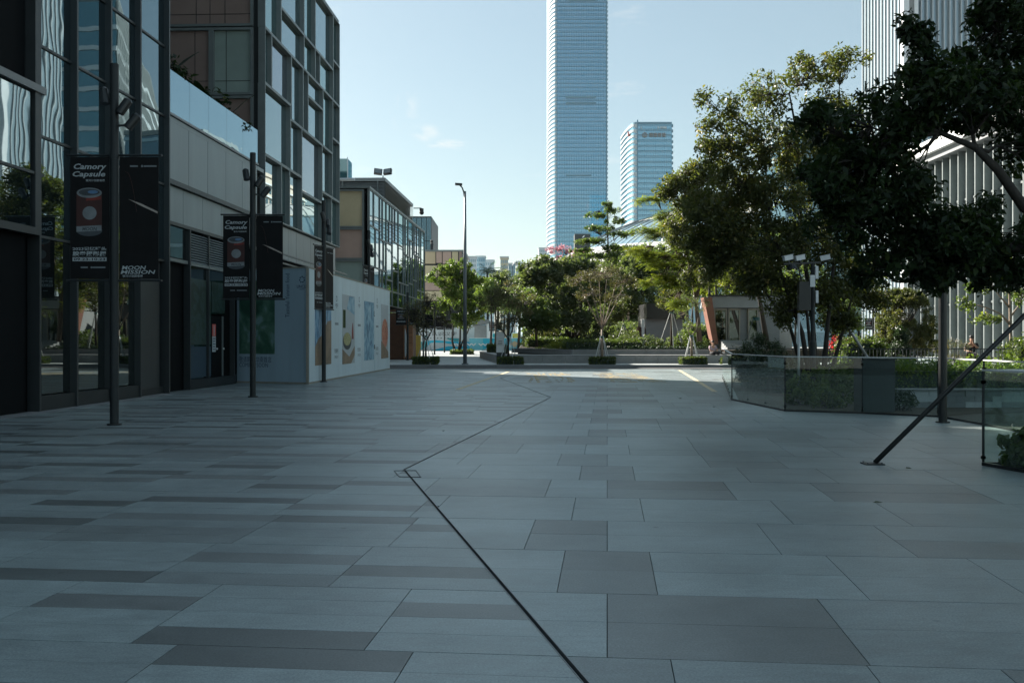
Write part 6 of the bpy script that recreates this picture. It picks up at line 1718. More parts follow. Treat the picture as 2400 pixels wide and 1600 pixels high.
# background trees that fill the park behind
rs0 = np.random.RandomState(77)
back = [(1150, 112, 690, 1.9, 1.7, 'leaf_mid', 'mid green tree behind the second small street tree'), (1180, 128, 672, 2.4, 1.8, 'leaf_dark', 'dark tree under the palms left of the thin far lamp'),
        (1215, 118, 700, 2.2, 1.6, 'leaf_mid', 'green tree on dark stems behind the end of the turquoise fence'), (1235, 140, 660, 2.2, 1.2, 'leaf_dark', 'dark tree crown left of the glossy tree top'),
        (1610, 104, 660, 3.0, 2.6, 'leaf_mid', 'green tree far behind the feathery tree'), (1460, 100, 618, 2.6, 1.3, 'leaf_dark', 'dark tree crown right of the tiered tree behind it'), (1545, 104, 600, 2.6, 1.6, 'leaf_mid', 'green tree crown behind the left tips of the feathery tree'), (1660, 76, 560, 2.4, 2.4, 'leaf_mid', 'tall green tree filling in behind the dense dark green tree'), (1790, 72, 600, 2.6, 2.4, 'leaf_mid', 'tall green tree close behind the brownish crown'), (1700, 84, 640, 3.2, 2.4, 'leaf_bright', 'sunlit fresh green tree above the concrete pavilion'),
        (1770, 88, 650, 2.8, 2.2, 'leaf_bright', 'sunlit yellowish tree behind the pavilion roof'), (1850, 92, 660, 3.0, 2.4, 'leaf_mid', 'green tree seen low through the brownish tree'),
        (1950, 80, 690, 2.2, 1.8, 'leaf_fresh', 'fresh green tree left of the white fins'), (1560, 96, 745, 2.4, 1.6, 'leaf_dark', 'low dark tree behind the garden hut'),
        (1480, 110, 745, 3.0, 1.8, 'leaf_dark', 'low dark tree deep behind the round tree'), (1990, 58, 740, 1.2, .9, 'leaf_mid', 'bushy green tree below the brownish crown on its right'),
        (1100, 135, 690, 2.4, 2.2, 'leaf_dark', 'dark tree behind the three stemmed green tree'), (1420, 105, 740, 2.6, 1.7, 'leaf_mid', 'green tree deep behind the small pale branched tree'),
        (1264, 99, 668, 2.2, 1.5, 'leaf_mid', 'green tree filling in behind the left top of the glossy leaved tree'), (1345, 101, 640, 2.2, 1.3, 'leaf_mid', 'green tree crown right behind the pink blossom'), (1290, 100, 700, 2.6, 2.2, 'leaf_dark', 'dark tree behind the glossy leaved tree, on its left'), (1370, 108, 690, 3.0, 2.6, 'leaf_dark', 'dark tree behind the glossy leaved tree, on its right'),
        (1470, 112, 670, 3.2, 2.8, 'leaf_mid', 'broad green tree behind the round dark tree'), (1550, 118, 650, 3.4, 3.0, 'leaf_mid', 'broad green tree behind the drooping fronds'), (1330, 120, 745, 3.4, 1.6, 'leaf_dark', 'low wide dark tree deep behind the centre')]
for i, (px, y, py, rx, rz, mt, lab) in enumerate(back):
    c = P(px, py, y); s_ = y / 95.0
    lb = []
    for k in range(6):
        d = rs0.normal(size=3); d /= np.linalg.norm(d)
        lb.append(((c.x + d[0] * rx * .6, y + d[1] * rx * .5, c.z + d[2] * rz * .55), (rx * .65, rx * .6, rz * .55), 20))
    tree('park_tree', lab, (c.x, y, 0.3), [([(c.x, y, 0.3), (c.x + .1, y, c.z * .5), (c.x, y, c.z)], 0.15, 0.06), ([(c.x + .5, y, 0.3), (c.x + .6, y, c.z * .5), (c.x + .5, y, c.z)], 0.11, 0.05)],
         lb, mt, 0.26 * s_, 58, 0.42 * s_, 800 + i, bark='bark_dark' if i not in (5, 6) else 'bark_pale', group='park trees in the background', twig_r=0.015, limb_r=0.05)
# palms
for i, (px, py, y, n, lab) in enumerate([(1142, 628, 150, 15, 'taller palm with bright feather fronds on the skyline'), (1166, 632, 152, 15, 'dark palm beside the taller palm'), (1120, 645, 146, 11, 'lower palm left of the other palms'), (1217, 655, 150, 11, 'low palm near the thin far lamp'), (1190, 660, 148, 11, 'lowest palm between the dark palm and the thin lamp')]):
    c = P(px, py, y)
    rt = thing('palm_tree', lab, 'palm tree', (c.x, y, 0.2), 0, 'palms on the skyline')
    wrap(rt).tube([(c.x, y, 0.2), (c.x + 0.1, y, c.z * .5), (c.x, y, c.z - 0.6)], [0.22, 0.18, 0.15], 8).build('trunk', 'bark_dark', rt)
    q = wrap(rt); rr = np.random.RandomState(900 + i)
    for k in range(n):
        a = 2 * math.pi * k / n + rr.uniform(-.2, .2); el = rr.uniform(0.1, 1.25); L = rr.uniform(2.0, 2.9)
        pts = []
        for t in np.linspace(0, 1, 7):
            pts.append(Vector((c.x + math.cos(a) * math.cos(el) * L * t, y + math.sin(a) * math.cos(el) * L * t, c.z - 0.6 + L * math.sin(el) * t - 1.1 * t * t)))
        sd = Vector((-math.sin(a), math.cos(a), 0))
        for p0_, p1_ in zip(pts, pts[1:]):
            for m_ in range(3):
                b = p0_ + (p1_ - p0_) * m_ / 3
                for s in (-1, 1):
                    e = b + sd * s * 0.42 + (p1_ - p0_).normalized() * 0.3 + Vector((0, 0, -0.22))
                    q._add([b, b + (p1_ - p0_) * 0.22, e], [(0, 1, 2)])
    q.build('crown', 'leaf_palm', rt)

# ------------------------------------------------------------------ small street trees in clipped hedge boxes, on stakes
def hedge(name, label, x0, x1, y0, y1, z0, z1, mat, size, dens, seed, cat='hedge', group=None, loose=0.05, core=True):
    root = thing(name, label, cat, ((x0 + x1) / 2, (y0 + y1) / 2, z0), 0, group)
    rs_ = np.random.RandomState(seed)
    faces = [((x1 - x0) * (z1 - z0), lambda n: np.stack([rs_.uniform(x0, x1, n), np.full(n, y0), rs_.uniform(z0, z1, n)], 1)),
             ((x1 - x0) * (y1 - y0), lambda n: np.stack([rs_.uniform(x0, x1, n), rs_.uniform(y0, y1, n), np.full(n, z1)], 1)),
             ((y1 - y0) * (z1 - z0), lambda n: np.stack([np.full(n, x0), rs_.uniform(y0, y1, n), rs_.uniform(z0, z1, n)], 1)),
             ((y1 - y0) * (z1 - z0), lambda n: np.stack([np.full(n, x1), rs_.uniform(y0, y1, n), rs_.uniform(z0, z1, n)], 1)),
             ((x1 - x0) * (z1 - z0), lambda n: np.stack([rs_.uniform(x0, x1, n), np.full(n, y1), rs_.uniform(z0, z1, n)], 1))]
    cen = np.vstack([f(max(2, int(a * dens))) for a, f in faces])
    cen = cen + rs_.normal(size=cen.shape) * loose * 0.5
    if core:
        g_ = 0.05
        wrap(root).box(x0 + g_, x1 - g_, y0 + g_, y1 - g_, z0, z1 - g_).build('inner_twigs', 'leaf_needle', root)
    leaf_object('foliage', cen, mat, size, 12, loose, seed, root, up=0.5, aspect=0.5, off=root.location)
    return root
street = [(998, 57.0, 'low clipped hedge box at the foot of the bare dark tree'), (1196, 57.0, 'low clipped hedge box at the foot of the brownish tree beside the sign pylon'),
          (1411, 56.9, 'low clipped hedge box at the foot of the vase shaped tree at centre'), (1624, 56.9, 'low clipped hedge box at the foot of the sparse tree by the seated man'), (1722, 57.0, 'low clipped hedge box seen through the balustrade glass')]
for i, (px, y, lab) in enumerate(street):
    c = P(px, 800, y).x
    hedge('hedge_box', lab, c - 0.70, c + 0.70, y - 0.55, y + 0.55, 0.118, 0.50, 'leaf_hedge', 0.075, 130, 1000 + i, 'hedge', 'clipped hedge boxes along the kerb')
def stakes(label, c, y, z0, z1, r, mat='stake_steel', n=4, top=0.08, rad=0.024):
    rt = thing('tree_stakes', label, 'tree stakes', (c, y, z0), 0, 'tripod tree stakes')
    for k in range(n):
        a = 0.5 + 2 * math.pi * k / n
        wrap(rt).tube([(c + r * math.cos(a), y + r * math.sin(a), z0), (c + top * math.cos(a), y + top * math.sin(a), z1)], rad, 6).build('pole', mat, rt)
    wrap(rt).tube([(c, y, z1 - 0.1), (c, y, z1)], top + 0.04, 8).build('collar', 'stake_green', rt)
    return rt
X1, X2, X3, X4 = (P(p, 800, 57).x for p in (998, 1192, 1411, 1621))
stakes('steel stakes round the bare dark tree left of the street lamp', X1, 57, 0.118, 1.75, 0.62)
stakes('steel stakes round the brownish tree beside the sign pylon', X2, 57, 0.118, 1.75, 0.62)
stakes('steel stakes round the vase shaped tree at centre', X3, 57, 0.118, 1.75, 0.55)
stakes('steel stakes round the sparse tree by the seated man', X4, 57, 0.118, 1.8, 0.6)
stakes('tall pale stakes of the tree before the grey garden hut', P(1574, 800, 64).x, 64, 0.87, 3.3, 0.95, n=3)
stakes('thin pale stakes deep in the dark planting behind the centre tree', P(1462, 800, 76).x, 76, 0.87, 2.6, 0.8, n=3)
stakes('leaning pale stakes around the brownish trunks left of the mast', P(1772, 800, 33).x, 33, 0.0, 2.3, 0.8, n=3, rad=0.012, mat='lamp_grey')
tree('bare_street_tree', 'small nearly bare dark tree left of the street lamp', (X1, 57, 0.118), [(st((998, 852, 57), (998, 815, 57), (1000, 797, 57)), 0.06, 0.045), (st((1000, 797, 57), (985, 782, 57), (970, 745, 57)), 0.035, 0.015), (st((1000, 797, 57), (1012, 775, 57), (1025, 735, 57)), 0.04, 0.015), (st((1000, 797, 57), (1000, 760, 57.3), (1002, 715, 57.3)), 0.035, 0.012)],
     [PL(968, 735, 57, .75, .75, 57), PL(1005, 718, 57, .85, .8, 66), PL(1040, 745, 57, .5, .55, 30), PL(995, 768, 57, .8, .4, 35)], 'leaf_brown', 0.085, 20, 0.20, 1101, bark='bark_dark', group='small street trees along the kerb', twig_r=0.014, limb_r=0.02, up=0.3)
tree('brownish_street_tree', 'small tree with dull brown green leaves behind the sign pylon', (X2, 57, 0.118), [(st((1192, 852, 57), (1191, 815, 57), (1192, 796, 57)), 0.07, 0.06), (st((1192, 796, 57), (1178, 775, 57), (1165, 755, 57), (1150, 700, 57)), 0.04, 0.015), (st((1192, 796, 57), (1202, 770, 57), (1215, 710, 57)), 0.045, 0.015), (st((1192, 796, 57), (1195, 750, 57.3), (1190, 680, 57.3)), 0.035, 0.012)],
     [PL(1155, 705, 57, .75, .9, 34), PL(1195, 690, 57, .9, .85, 40), PL(1232, 715, 57, .62, .85, 28), PL(1190, 752, 57, .95, .55, 32)], 'leaf_brown', 0.10, 34, 0.20, 1102, bark='bark_dark', group='small street trees along the kerb', twig_r=0.009, limb_r=0.02, up=0.3)
tree('vase_street_tree', 'vase shaped small tree with pale branches at the centre of the kerb', (X3, 57, 0.118),
     [(st((1411, 852, 57), (1411, 800, 57), (1411, 772, 57)), 0.075, 0.06)] + [(st((1411, 772, 57), (1411 + d * .35, 745, 57 + e * .3), (1411 + d, 690, 57 + e), (1411 + d * 1.35, 655, 57 + e)), 0.036, 0.012) for d, e in ((-42, .2), (-22, -.4), (-5, .5), (8, -.3), (26, .4), (42, -.1))],
     [PL(1355, 655, 57, 0.99, 0.38, 41), PL(1410, 640, 57, 1.32, 0.50, 53), PL(1463, 662, 57, 0.99, 0.48, 41), PL(1387, 688, 57, 1.06, 0.46, 31), PL(1446, 700, 57, 0.86, 0.38, 21)], 'leaf_brown', 0.085, 34, 0.18, 1103, bark='bark_pale', group='small street trees along the kerb', twig_r=0.008, limb_r=0.014, up=0.3)
tree('sparse_street_tree', 'small sparse tree with pale forked branches near the seated man', (X4, 57, 0.118),
     [(st((1621, 852, 57), (1621, 800, 57), (1619, 790, 57)), 0.06, 0.05), (st((1619, 790, 57), (1612, 772, 57), (1620, 745, 57), (1625, 710, 57)), 0.035, 0.012), (st((1619, 790, 57), (1632, 772, 57), (1636, 745, 57)), 0.03, 0.012)],
     [PL(1602, 735, 57, .45, .5, 12), PL(1640, 712, 57, .5, .5, 14), PL(1618, 765, 57, .5, .3, 9), PL(1612, 700, 57, .4, .35, 8)], 'leaf_dark', 0.095, 26, 0.18, 1104, bark='bark_pale', group='small street trees along the kerb', twig_r=0.008, limb_r=0.014)
tree('staked_garden_tree', 'thin staked tree before the grey garden hut', (P(1574, 800, 64).x, 64, 0.87), [(st((1574, 823, 64), (1574, 750, 64), (1576, 690, 64)), 0.08, 0.05)],
     [PL(1560, 700, 64, .8, .5, 16), PL(1590, 690, 64, .9, .6, 20), PL(1575, 720, 64, .7, .3, 10)], 'leaf_olive', 0.14, 40, 0.26, 1105, bark='bark_brown', twig_r=0.01, limb_r=0.02)
# pale branched tree at the right edge
tree('pale_branch_tree', 'young tree with pale forked branches and fresh leaves at the right edge', (P(2366, 800, 40).x, 40, 0.01),
     [(st((2362, 880, 40), (2370, 800, 40), (2368, 755, 40), (2366, 690, 40), (2360, 640, 40)), 0.08, 0.03), (st((2368, 760, 40), (2345, 735, 40), (2310, 720, 40), (2280, 712, 40)), 0.045, 0.015), (st((2366, 745, 40), (2385, 720, 40), (2400, 690, 40)), 0.04, 0.015), (st((2366, 720, 40), (2340, 690, 40), (2320, 660, 40)), 0.035, 0.012)],
     [PL(2290, 672, 40, .42, .26, 12), PL(2340, 650, 40, .5, .36, 16), PL(2262, 718, 40, .34, .14, 8), PL(2312, 745, 40, .55, .16, 14), PL(2392, 690, 40, .45, .4, 14), PL(2375, 625, 40, .55, .35, 14), PL(2255, 700, 40, .2, .1, 4)], 'leaf_fresh', 0.14, 26, 0.19, 1206, bark='bark_pale', twig_r=0.008, limb_r=0.018)
# ------------------------------------------------------------------ shrubs
def shrub(name, label, lobes, mat, size, per, spread, seed, z0=0.01, cat='shrub', up=0.5, aspect=0.45, droop=0.0, group=None, surf=0.6):
    rs_ = np.random.RandomState(seed)
    c0 = lobes[0][0]
    root = thing(name, label, cat, (c0[0], c0[1], z0), 0, group)
    cl, ow = lobe_points(lobes, rs_, surf)
    cl[:, 2] = np.maximum(cl[:, 2], z0 + 0.03)
    q = wrap(root)
    for j in range(0, len(cl), 3):
        q.tube([(c0[0] + (cl[j][0] - c0[0]) * .3, c0[1] + (cl[j][1] - c0[1]) * .3, z0), (cl[j] + np.array([c0[0], c0[1], z0])) / 2 + np.array([0, 0, .05]), cl[j]], [0.012, 0.008, 0.004], 4, cap=False)
    q.build('stems', 'bark_dark', root)
    leaf_object('foliage', cl, mat, size, per, spread, seed + 3, root, up, aspect, droop, off=root.location)
    return root
dome = []
for k in range(170):
    a, b = rs0.uniform(0, 6.28), math.acos(rs0.uniform(0.02, 1.0))
    c = P(2122, 765, 45)
    rr_ = 1.18
    dome.append(((c.x + rr_ * math.cos(a) * math.sin(b), 45 + rr_ * math.sin(a) * math.sin(b), 2.45 + 1.2 * math.cos(b) - (1.7 * rs0.uniform() if b > 0.95 else 0)), (.2, .2, .26), 5))
shrub('weeping_shrub', 'round topped weeping shrub before the white fins', dome, 'leaf_olive', 0.075, 90, 0.14, 1301, cat='shrub', droop=1.0, up=0.2)
cone = [((P(2112, 800, 38).x, 38, z), (.62 * (1 - (z - .5) / 1.5) + .08,) * 2 + (.22,), int(26 * (1.4 - (z - .3) / 1.6))) for z in (0.4, 0.7, 1.0, 1.3, 1.6, 1.8)]
shrub('conical_shrub', 'dark conical needle shrub before the weeping shrub', cone, 'leaf_needle', 0.12, 80, 0.16, 1302, aspect=0.22, up=0.6)
shrub('juniper_mound', 'broad dark feathery juniper mound left of the brownish trunks', [((P(1778, 800, 32).x, 32, 1.0), (.75, .7, .65), 60), ((P(1755, 800, 32).x, 32, .8), (.45, .45, .5), 26), ((P(1815, 800, 32.5).x, 32.5, .85), (.6, .6, .6), 34), ((P(1785, 800, 32).x, 32, .4), (.85, .7, .4), 40)], 'leaf_needle', 0.15, 70, 0.20, 1303, aspect=0.16, up=0.7)
shrub('garden_bush', 'leafy bush close behind the glass by the camera mast', [((P(1930, 930, 24).x, 24, .45), (.8, .5, .40), 46), ((P(1990, 900, 24).x, 24, .55), (.6, .4, .4), 30), ((P(1870, 930, 24).x, 24, .35), (.4, .4, .32), 20)], 'leaf_fresh', 0.12, 40, 0.15, 1304, droop=0.2)
shrub('garden_bush', 'low olive bush against the glass left of the grey cabinet', [((P(1955, 950, 22.6).x, 22.8, .25), (.55, .3, .24), 26)], 'leaf_fresh', 0.10, 38, 0.13, 1305)
shrub('garden_bush', 'small round bush just right of the grey cabinet', [((P(2125, 950, 21.6).x, 22.0, .22), (.32, .3, .22), 22)], 'leaf_needle', 0.09, 38, 0.12, 1306, aspect=0.3)
shrub('leafy_bush', 'bush with heart shaped leaves inside the near balustrade corner', [((6.26, 12.3, .22), (.20, .16, .22), 18), ((6.5, 12.1, .26), (.30, .28, .26), 26), ((6.75, 11.6, .30), (.35, .35, .28), 24), ((6.9, 12.2, .3), (.4, .25, .3), 20)], 'leaf_fresh', 0.105, 34, 0.12, 1307, aspect=0.75, droop=0.5, up=0.8)
hedge('garden_hedge', 'green hedge behind the railing fence on the right', 9.6, 15.2, 27.0, 28.6, 0.012, 0.75, 'leaf_fresh', 0.10, 50, 1401, loose=0.22)
hedge('garden_hedge', 'low dark planting behind the left half of the balustrade', 7.5, 10.0, 29.0, 31.5, 0.012, 0.55, 'leaf_needle', 0.12, 40, 1402, loose=0.25)
hedge('garden_hedge', 'grassy green hedge between the fence and the red flowers', P(1985, 800, 40).x, P(2075, 800, 40).x, 40, 41.2, 0.012, 1.45, 'leaf_hedge', 0.12, 50, 1403, loose=0.2)
hedge('garden_hedge', 'sunlit hedge at the far right behind the leaning prop', 19.0, 22.5, 37.2, 38.5, 0.012, 1.35, 'leaf_hedge', 0.12, 40, 1404, loose=0.25)
shrub('brown_grass_clump', 'brownish dry grass clump behind the fence before the seated person in black', [((P(2230, 800, 38).x, 38, 1.0), (.7, .4, .6), 40)], 'leaf_brown', 0.22, 30, 0.2, 1405, aspect=0.06, up=0.1)
shrub('red_flower_bush', 'bush of bright red flowers behind the trunks on the right', [((P(1955, 800, 46).x, 46, 1.35), (.35, .3, .3), 14), ((P(1990, 800, 46).x, 46, 1.25), (.35, .3, .3), 14)], 'petal_red', 0.11, 24, 0.13, 1406)
# planting on the raised beds
hedge('clipped_hedge', 'long clipped hedge on the planter behind the centre tree', P(1325, 800, 63).x, P(1500, 800, 63).x, 62.6, 64.6, 0.87, 1.42, 'leaf_hedge', 0.10, 55, 1501, loose=0.12)
hedge('clipped_hedge', 'clipped hedge at the end of the turquoise fence', P(1236, 800, 80).x, P(1330, 800, 80).x, 80, 81.5, 0.9, 1.55, 'leaf_hedge', 0.12, 45, 1502, loose=0.15)
shrub('bright_grass', 'bright yellow green grasses left of the long clipped hedge', [((P(1310, 800, 66).x, 66, 1.1), (.9, .5, .4), 40), ((P(1285, 800, 66).x, 66.5, .85), (.9, .5, .25), 30)], 'leaf_bright', 0.30, 30, 0.22, 1503, z0=0.75, aspect=0.07, up=0.15)
shrub('low_shrub', 'dark green shrub mass on the planter right of the long hedge', [((P(1520, 800, 64).x, 64.5, 1.25), (1.1, .7, .5), 50), ((P(1575, 800, 64).x, 64.8, 1.2), (1.0, .7, .45), 44), ((P(1470, 800, 65).x, 65.5, 1.5), (1.1, .6, .6), 44)], 'leaf_dark', 0.13, 42, 0.24, 1504, z0=0.87)
shrub('low_shrub', 'mid green shrubs left of the leaning orange wall', [((P(1620, 800, 64).x, 65, 1.5), (.9, .7, .7), 44), ((P(1650, 800, 64).x, 65, 1.3), (.5, .6, .5), 24)], 'leaf_mid', 0.13, 42, 0.24, 1505, z0=0.87)
shrub('round_shrub', 'rounded brownish shrub behind the clipped hedge', [((P(1280, 800, 84).x, 84, 2.2), (1.1, .9, .9), 44), ((P(1268, 800, 84).x, 84, 1.4), (1.2, .9, .6), 30)], 'leaf_olive', 0.16, 40, 0.28, 1506, z0=0.9)
hedge('clipped_bush', 'square clipped bright bush left of the sign pylon', P(1144, 800, 70).x, P(1186, 800, 70).x, 70, 71.2, 0.56, 1.1, 'leaf_hedge', 0.09, 90, 1507, loose=0.08)
hedge('ground_cover', 'low green ground cover round the three stemmed tree', P(1057, 800, 92).x, P(1106, 800, 92).x, 92, 94.5, 0.118, 0.42, 'leaf_hedge', 0.12, 60, 1508, loose=0.12)
hedge('low_border', 'low dark border along the edge of the planter top', 3.9, 12.6, 61.95, 62.5, 0.87, 1.05, 'leaf_needle', 0.09, 50, 1509, loose=0.08)
bp_ = hedge('understorey', 'dark undergrowth under the trees behind the hedges', 1.5, 22, 86, 92, 0.87, 2.3, 'leaf_dark', 0.3, 9, 1510, 'undergrowth', loose=0.5)

# a few fallen leaves
for i, (px, py, lab) in enumerate([(2058, 1178, 'curled fallen leaf on the right hand paving'), (1040, 1010, 'tiny dark leaf left of the drain bend'), (1594, 934, 'small dark leaf far out on the paving'), (1673, 954, 'dry leaf near the balustrade corner'), (2130, 1098, 'dry leaf near the foot of the leaning prop')]):
    p = G(px, py)
    q = MB(Matrix.Translation((p.x, p.y, 0.004)) @ Matrix.Rotation(i * 1.3, 4, 'Z'))
    q._add([(-.05, 0, 0.0), (-.015, .022, .012), (.05, 0, .004), (-.015, -.022, .016), (0.01, 0, .002)], [(0, 3, 4), (3, 2, 4), (2, 1, 4), (1, 0, 4)])
    tag(q.build('fallen_leaf', 'leaf_olive'), lab, 'leaf', 'fallen leaves on the paving')

# ================================================================== PEOPLE
def skinned(name, verts, edges, radii, mat, parent, root=0, sub=2):
    me = bpy.data.meshes.new(name); me.from_pydata([tuple(v) for v in verts], edges, []); me.update()
    o = bpy.data.objects.new(name, me); COL.objects.link(o)
    sk = o.modifiers.new('skin', 'SKIN'); sk.use_smooth_shade = True
    sv = me.skin_vertices[0].data
    for i, r_ in enumerate(radii):
        sv[i].radius = (r_, r_) if not hasattr(r_, '__len__') else r_
        sv[i].use_root = (i == root)
    sb = o.modifiers.new('sub', 'SUBSURF'); sb.levels = sub; sb.render_levels = sub
    dg = bpy.context.evaluated_depsgraph_get(); dg.update()
    m2 = bpy.data.meshes.new_from_object(o.evaluated_get(dg))
    m2.materials.clear(); m2.materials.append(MATS[mat])
    m2.polygons.foreach_set('use_smooth', [True] * len(m2.polygons))
    bpy.data.objects.remove(o)
    o2 = bpy.data.objects.new(name, m2); COL.objects.link(o2)
    o2.parent = parent
    return o2

def person(label, loc, rz, J, shirt, trousers, hair='hair_black'):
    """J: joints in the figure's own frame (facing -Y)"""
    root = thing('person', label, 'person', loc, rz)
    names = ['pelvis', 'waist', 'chest', 'neck', 'head', 'crown', 'sl', 'el', 'wl', 'hl', 'sr', 'er', 'wr', 'hr', 'hipl', 'kl', 'al', 'tl', 'hipr', 'kr', 'ar', 'tr']
    ix = {n: i for i, n in enumerate(names)}
    E_ = [('pelvis', 'waist'), ('waist', 'chest'), ('chest', 'neck'), ('neck', 'head'), ('head', 'crown'), ('chest', 'sl'), ('sl', 'el'), ('el', 'wl'), ('wl', 'hl'), ('chest', 'sr'), ('sr', 'er'), ('er', 'wr'), ('wr', 'hr'),
          ('pelvis', 'hipl'), ('hipl', 'kl'), ('kl', 'al'), ('al', 'tl'), ('pelvis', 'hipr'), ('hipr', 'kr'), ('kr', 'ar'), ('ar', 'tr')]
    rad = dict(pelvis=(.125, .10), waist=(.12, .09), chest=(.145, .10), neck=.052, head=(.078, .088), crown=(.074, .088), sl=.058, el=.042, wl=.030, hl=.034, sr=.058, er=.042, wr=.030, hr=.034, hipl=.085, kl=.058, al=.04, tl=.035, hipr=.085, kr=.058, ar=.04, tr=.035)
    skinned('body', [J[n] for n in names], [(ix[a], ix[b]) for a, b in E_], [rad[n] for n in names], 'skin', root)
    sn = ['pelvis', 'waist', 'chest', 'sl', 'el', 'sr', 'er']; si = {n: i for i, n in enumerate(sn)}
    mid = {n: J[n] for n in sn}
    for s in 'lr':
        mid['e' + s] = tuple(np.array(J['s' + s]) * .25 + np.array(J['e' + s]) * .75)
    skinned('shirt', [mid[n] for n in sn], [(si[a], si[b]) for a, b in (('pelvis', 'waist'), ('waist', 'chest'), ('chest', 'sl'), ('sl', 'el'), ('chest', 'sr'), ('sr', 'er'))], [(.15, .12), (.145, .115), (.165, .125), .082, .068, .082, .068], shirt, root)
    tn = ['pelvis', 'hipl', 'kl', 'al', 'hipr', 'kr', 'ar']; ti = {n: i for i, n in enumerate(tn)}
    skinned('trousers', [J[n] for n in tn], [(ti[a], ti[b]) for a, b in (('pelvis', 'hipl'), ('hipl', 'kl'), ('kl', 'al'), ('pelvis', 'hipr'), ('hipr', 'kr'), ('kr', 'ar'))], [(.15, .125), .105, .075, .06, .105, .075, .06], trousers, root)
    for s in 'lr':
        a, t_ = Vector(J['a' + s]), Vector(J['t' + s])
        MB().tube([a + (a - t_) * .25, a, t_, t_ + (t_ - a) * .3], [.04, .055, .048, .02], 8).build('shoe', 'shirt_black', root, smooth=True)
    h = Vector(J['head']); c = Vector(J['crown']); up_ = (c - h).normalized()
    MB().ball(tuple(c + up_ * 0.022 + Vector((0, .022, 0))), .1, 12, 8, 0, (.92, 1.02, .86)).build('hair', hair, root, smooth=True)
    f = MB()
    for s in (-1, 1): f.ball(tuple(h + up_ * .06 + Vector((.032 * s, -.088, 0))), .012, 6, 4)
    f.build('eyes', 'hair_black', root)
    f = MB(); f.ball(tuple(h + up_ * .03 + Vector((0, -.098, 0))), .017, 6, 4, 0, (.8, 1.1, 1.4)); f.build('nose', 'skin', root, smooth=True)
    f = MB()
    for s in (-1, 1): f.ball(tuple(h + up_ * .04 + Vector((.083 * s, 0, 0))), .024, 6, 4, 0, (.5, .8, 1.2))
    f.build('ears', 'skin', root, smooth=True)
    f = MB(); f.box(h.x - .026, h.x + .026, h.y - .095, h.y - .085, h.z - .022, h.z - .012); f.build('mouth', 'print_red', root)
    for s in 'lr':
        w_, hd = Vector(J['w' + s]), Vector(J['h' + s]); d = (hd - w_).normalized()
        sd = d.cross(Vector((0, 0, 1)))
        sd = sd.normalized() if sd.length > .1 else Vector((1, 0, 0))
        for k in range(4):
            b = hd + sd * (.022 * (k - 1.5))
            L = (.055, .065, .062, .048)[k]
            MB().tube([b, b + d * L * .6 + Vector((0, 0, -.004)), b + d * L + Vector((0, 0, -.022))], [.011, .010, .007], 6).build('finger', 'skin', root, smooth=True)
        MB().tube([hd - sd * .03, hd - sd * .055 + d * .02, hd - sd * .05 + d * .05], [.013, .011, .008], 6).build('thumb', 'skin', root, smooth=True)
    return root
seat = dict(pelvis=(0, 0, .10), waist=(0, .01, .26), chest=(0, -.03, .45), neck=(0, -.06, .58), head=(0, -.075, .66), crown=(0, -.07, .77),
            sl=(.19, -.02, .49), el=(.24, -.17, .27), wl=(.10, -.32, .20), hl=(.02, -.36, .19), sr=(-.19, -.02, .49), er=(-.25, -.15, .26), wr=(-.10, -.34, .22), hr=(-.02, -.38, .21),
            hipl=(.09, -.02, .08), kl=(.17, -.42, .13), al=(.16, -.40, -.30), tl=(.17, -.54, -.36), hipr=(-.09, -.02, .08), kr=(-.16, -.40, .15), ar=(.12, -.50, .16), tr=(.22, -.56, .12))
m1 = P(1671, 800, 59.6)
person('man in a pale pink shirt and dark trousers sitting on the planter wall', (m1.x, 59.75, 0.62), R(18), seat, 'shirt_pink', 'trousers_dark')
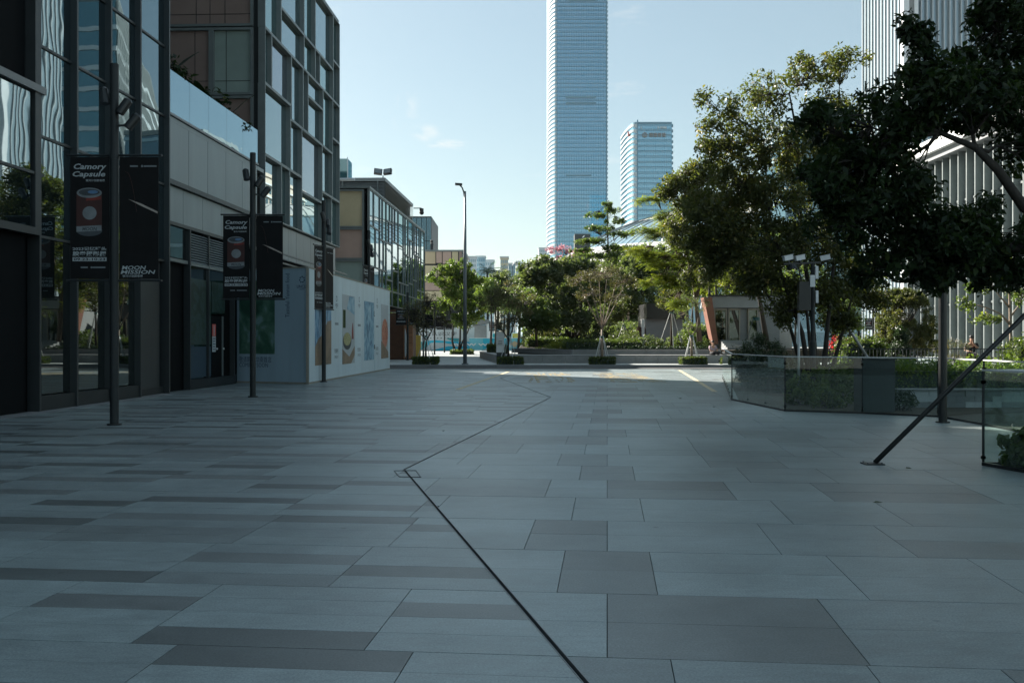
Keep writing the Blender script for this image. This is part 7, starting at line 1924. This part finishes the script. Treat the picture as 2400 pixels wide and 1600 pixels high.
s2 = dict(seat); s2.update(el=(.22, -.22, .34), wl=(.06, -.24, .55), hl=(.02, -.20, .62), ar=(-.16, -.38, -.28), tr=(-.17, -.52, -.34))
m2 = P(2280, 800, 40)
bn = thing('garden_bench', 'plain raised stone bench under the seated person in black', 'bench', (m2.x, 40.1, 0.012))
wrap(bn).box(m2.x - 0.8, m2.x + 0.8, 39.9, 40.4, 0.78, 0.86).build('seat', 'planter_stone', bn)
for s in (-.6, .6): wrap(bn).box(m2.x + s - .1, m2.x + s + .1, 39.95, 40.35, 0.012, 0.779).build('leg', 'planter_stone', bn)
person('person in a black shirt sitting with a hand at the chin behind the fence', (m2.x, 40.1, 0.865), R(-25), s2, 'shirt_black', 'trousers_dark')
stand = dict(pelvis=(0, 0, .92), waist=(0, 0, 1.08), chest=(0, -.01, 1.30), neck=(0, -.02, 1.46), head=(0, -.03, 1.55), crown=(0, -.02, 1.66), sl=(.19, 0, 1.38), el=(.24, .05, 1.10), wl=(.24, -.06, .88), hl=(.24, -.09, .80), sr=(-.19, 0, 1.38), er=(-.24, -.02, 1.10), wr=(-.23, -.14, .90), hr=(-.23, -.18, .83),
             hipl=(.09, 0, .90), kl=(.10, -.12, .50), al=(.10, -.10, .09), tl=(.10, -.24, .04), hipr=(-.09, 0, .90), kr=(-.10, .04, .50), ar=(-.10, .18, .12), tr=(-.10, .06, .04))
m3 = P(2043, 800, 66)
person('dark haired person in black walking behind the hedges before the white fins', (m3.x, 66, 0.0), R(70), stand, 'shirt_black', 'trousers_dark')

# ================================================================== AIR
am_ = bpy.data.materials.new('air'); am_.use_nodes = True
an_, al_ = am_.node_tree.nodes, am_.node_tree.links
an_.remove(an_['Principled BSDF'])
pv_ = an_.new('ShaderNodeVolumePrincipled')
pv_.inputs['Density'].default_value = 0.000038; pv_.inputs['Color'].default_value = (0.86, 0.94, 0.97, 1); pv_.inputs['Anisotropy'].default_value = 0.2
al_.new(pv_.outputs[0], an_['Material Output'].inputs['Volume']); MATS['air'] = am_
tag(MB().box(-3000, 3000, -650, 5200, -1.6, 362).build('haze', 'air'), 'thin pale haze filling the air over the city', None, None, 'stuff')
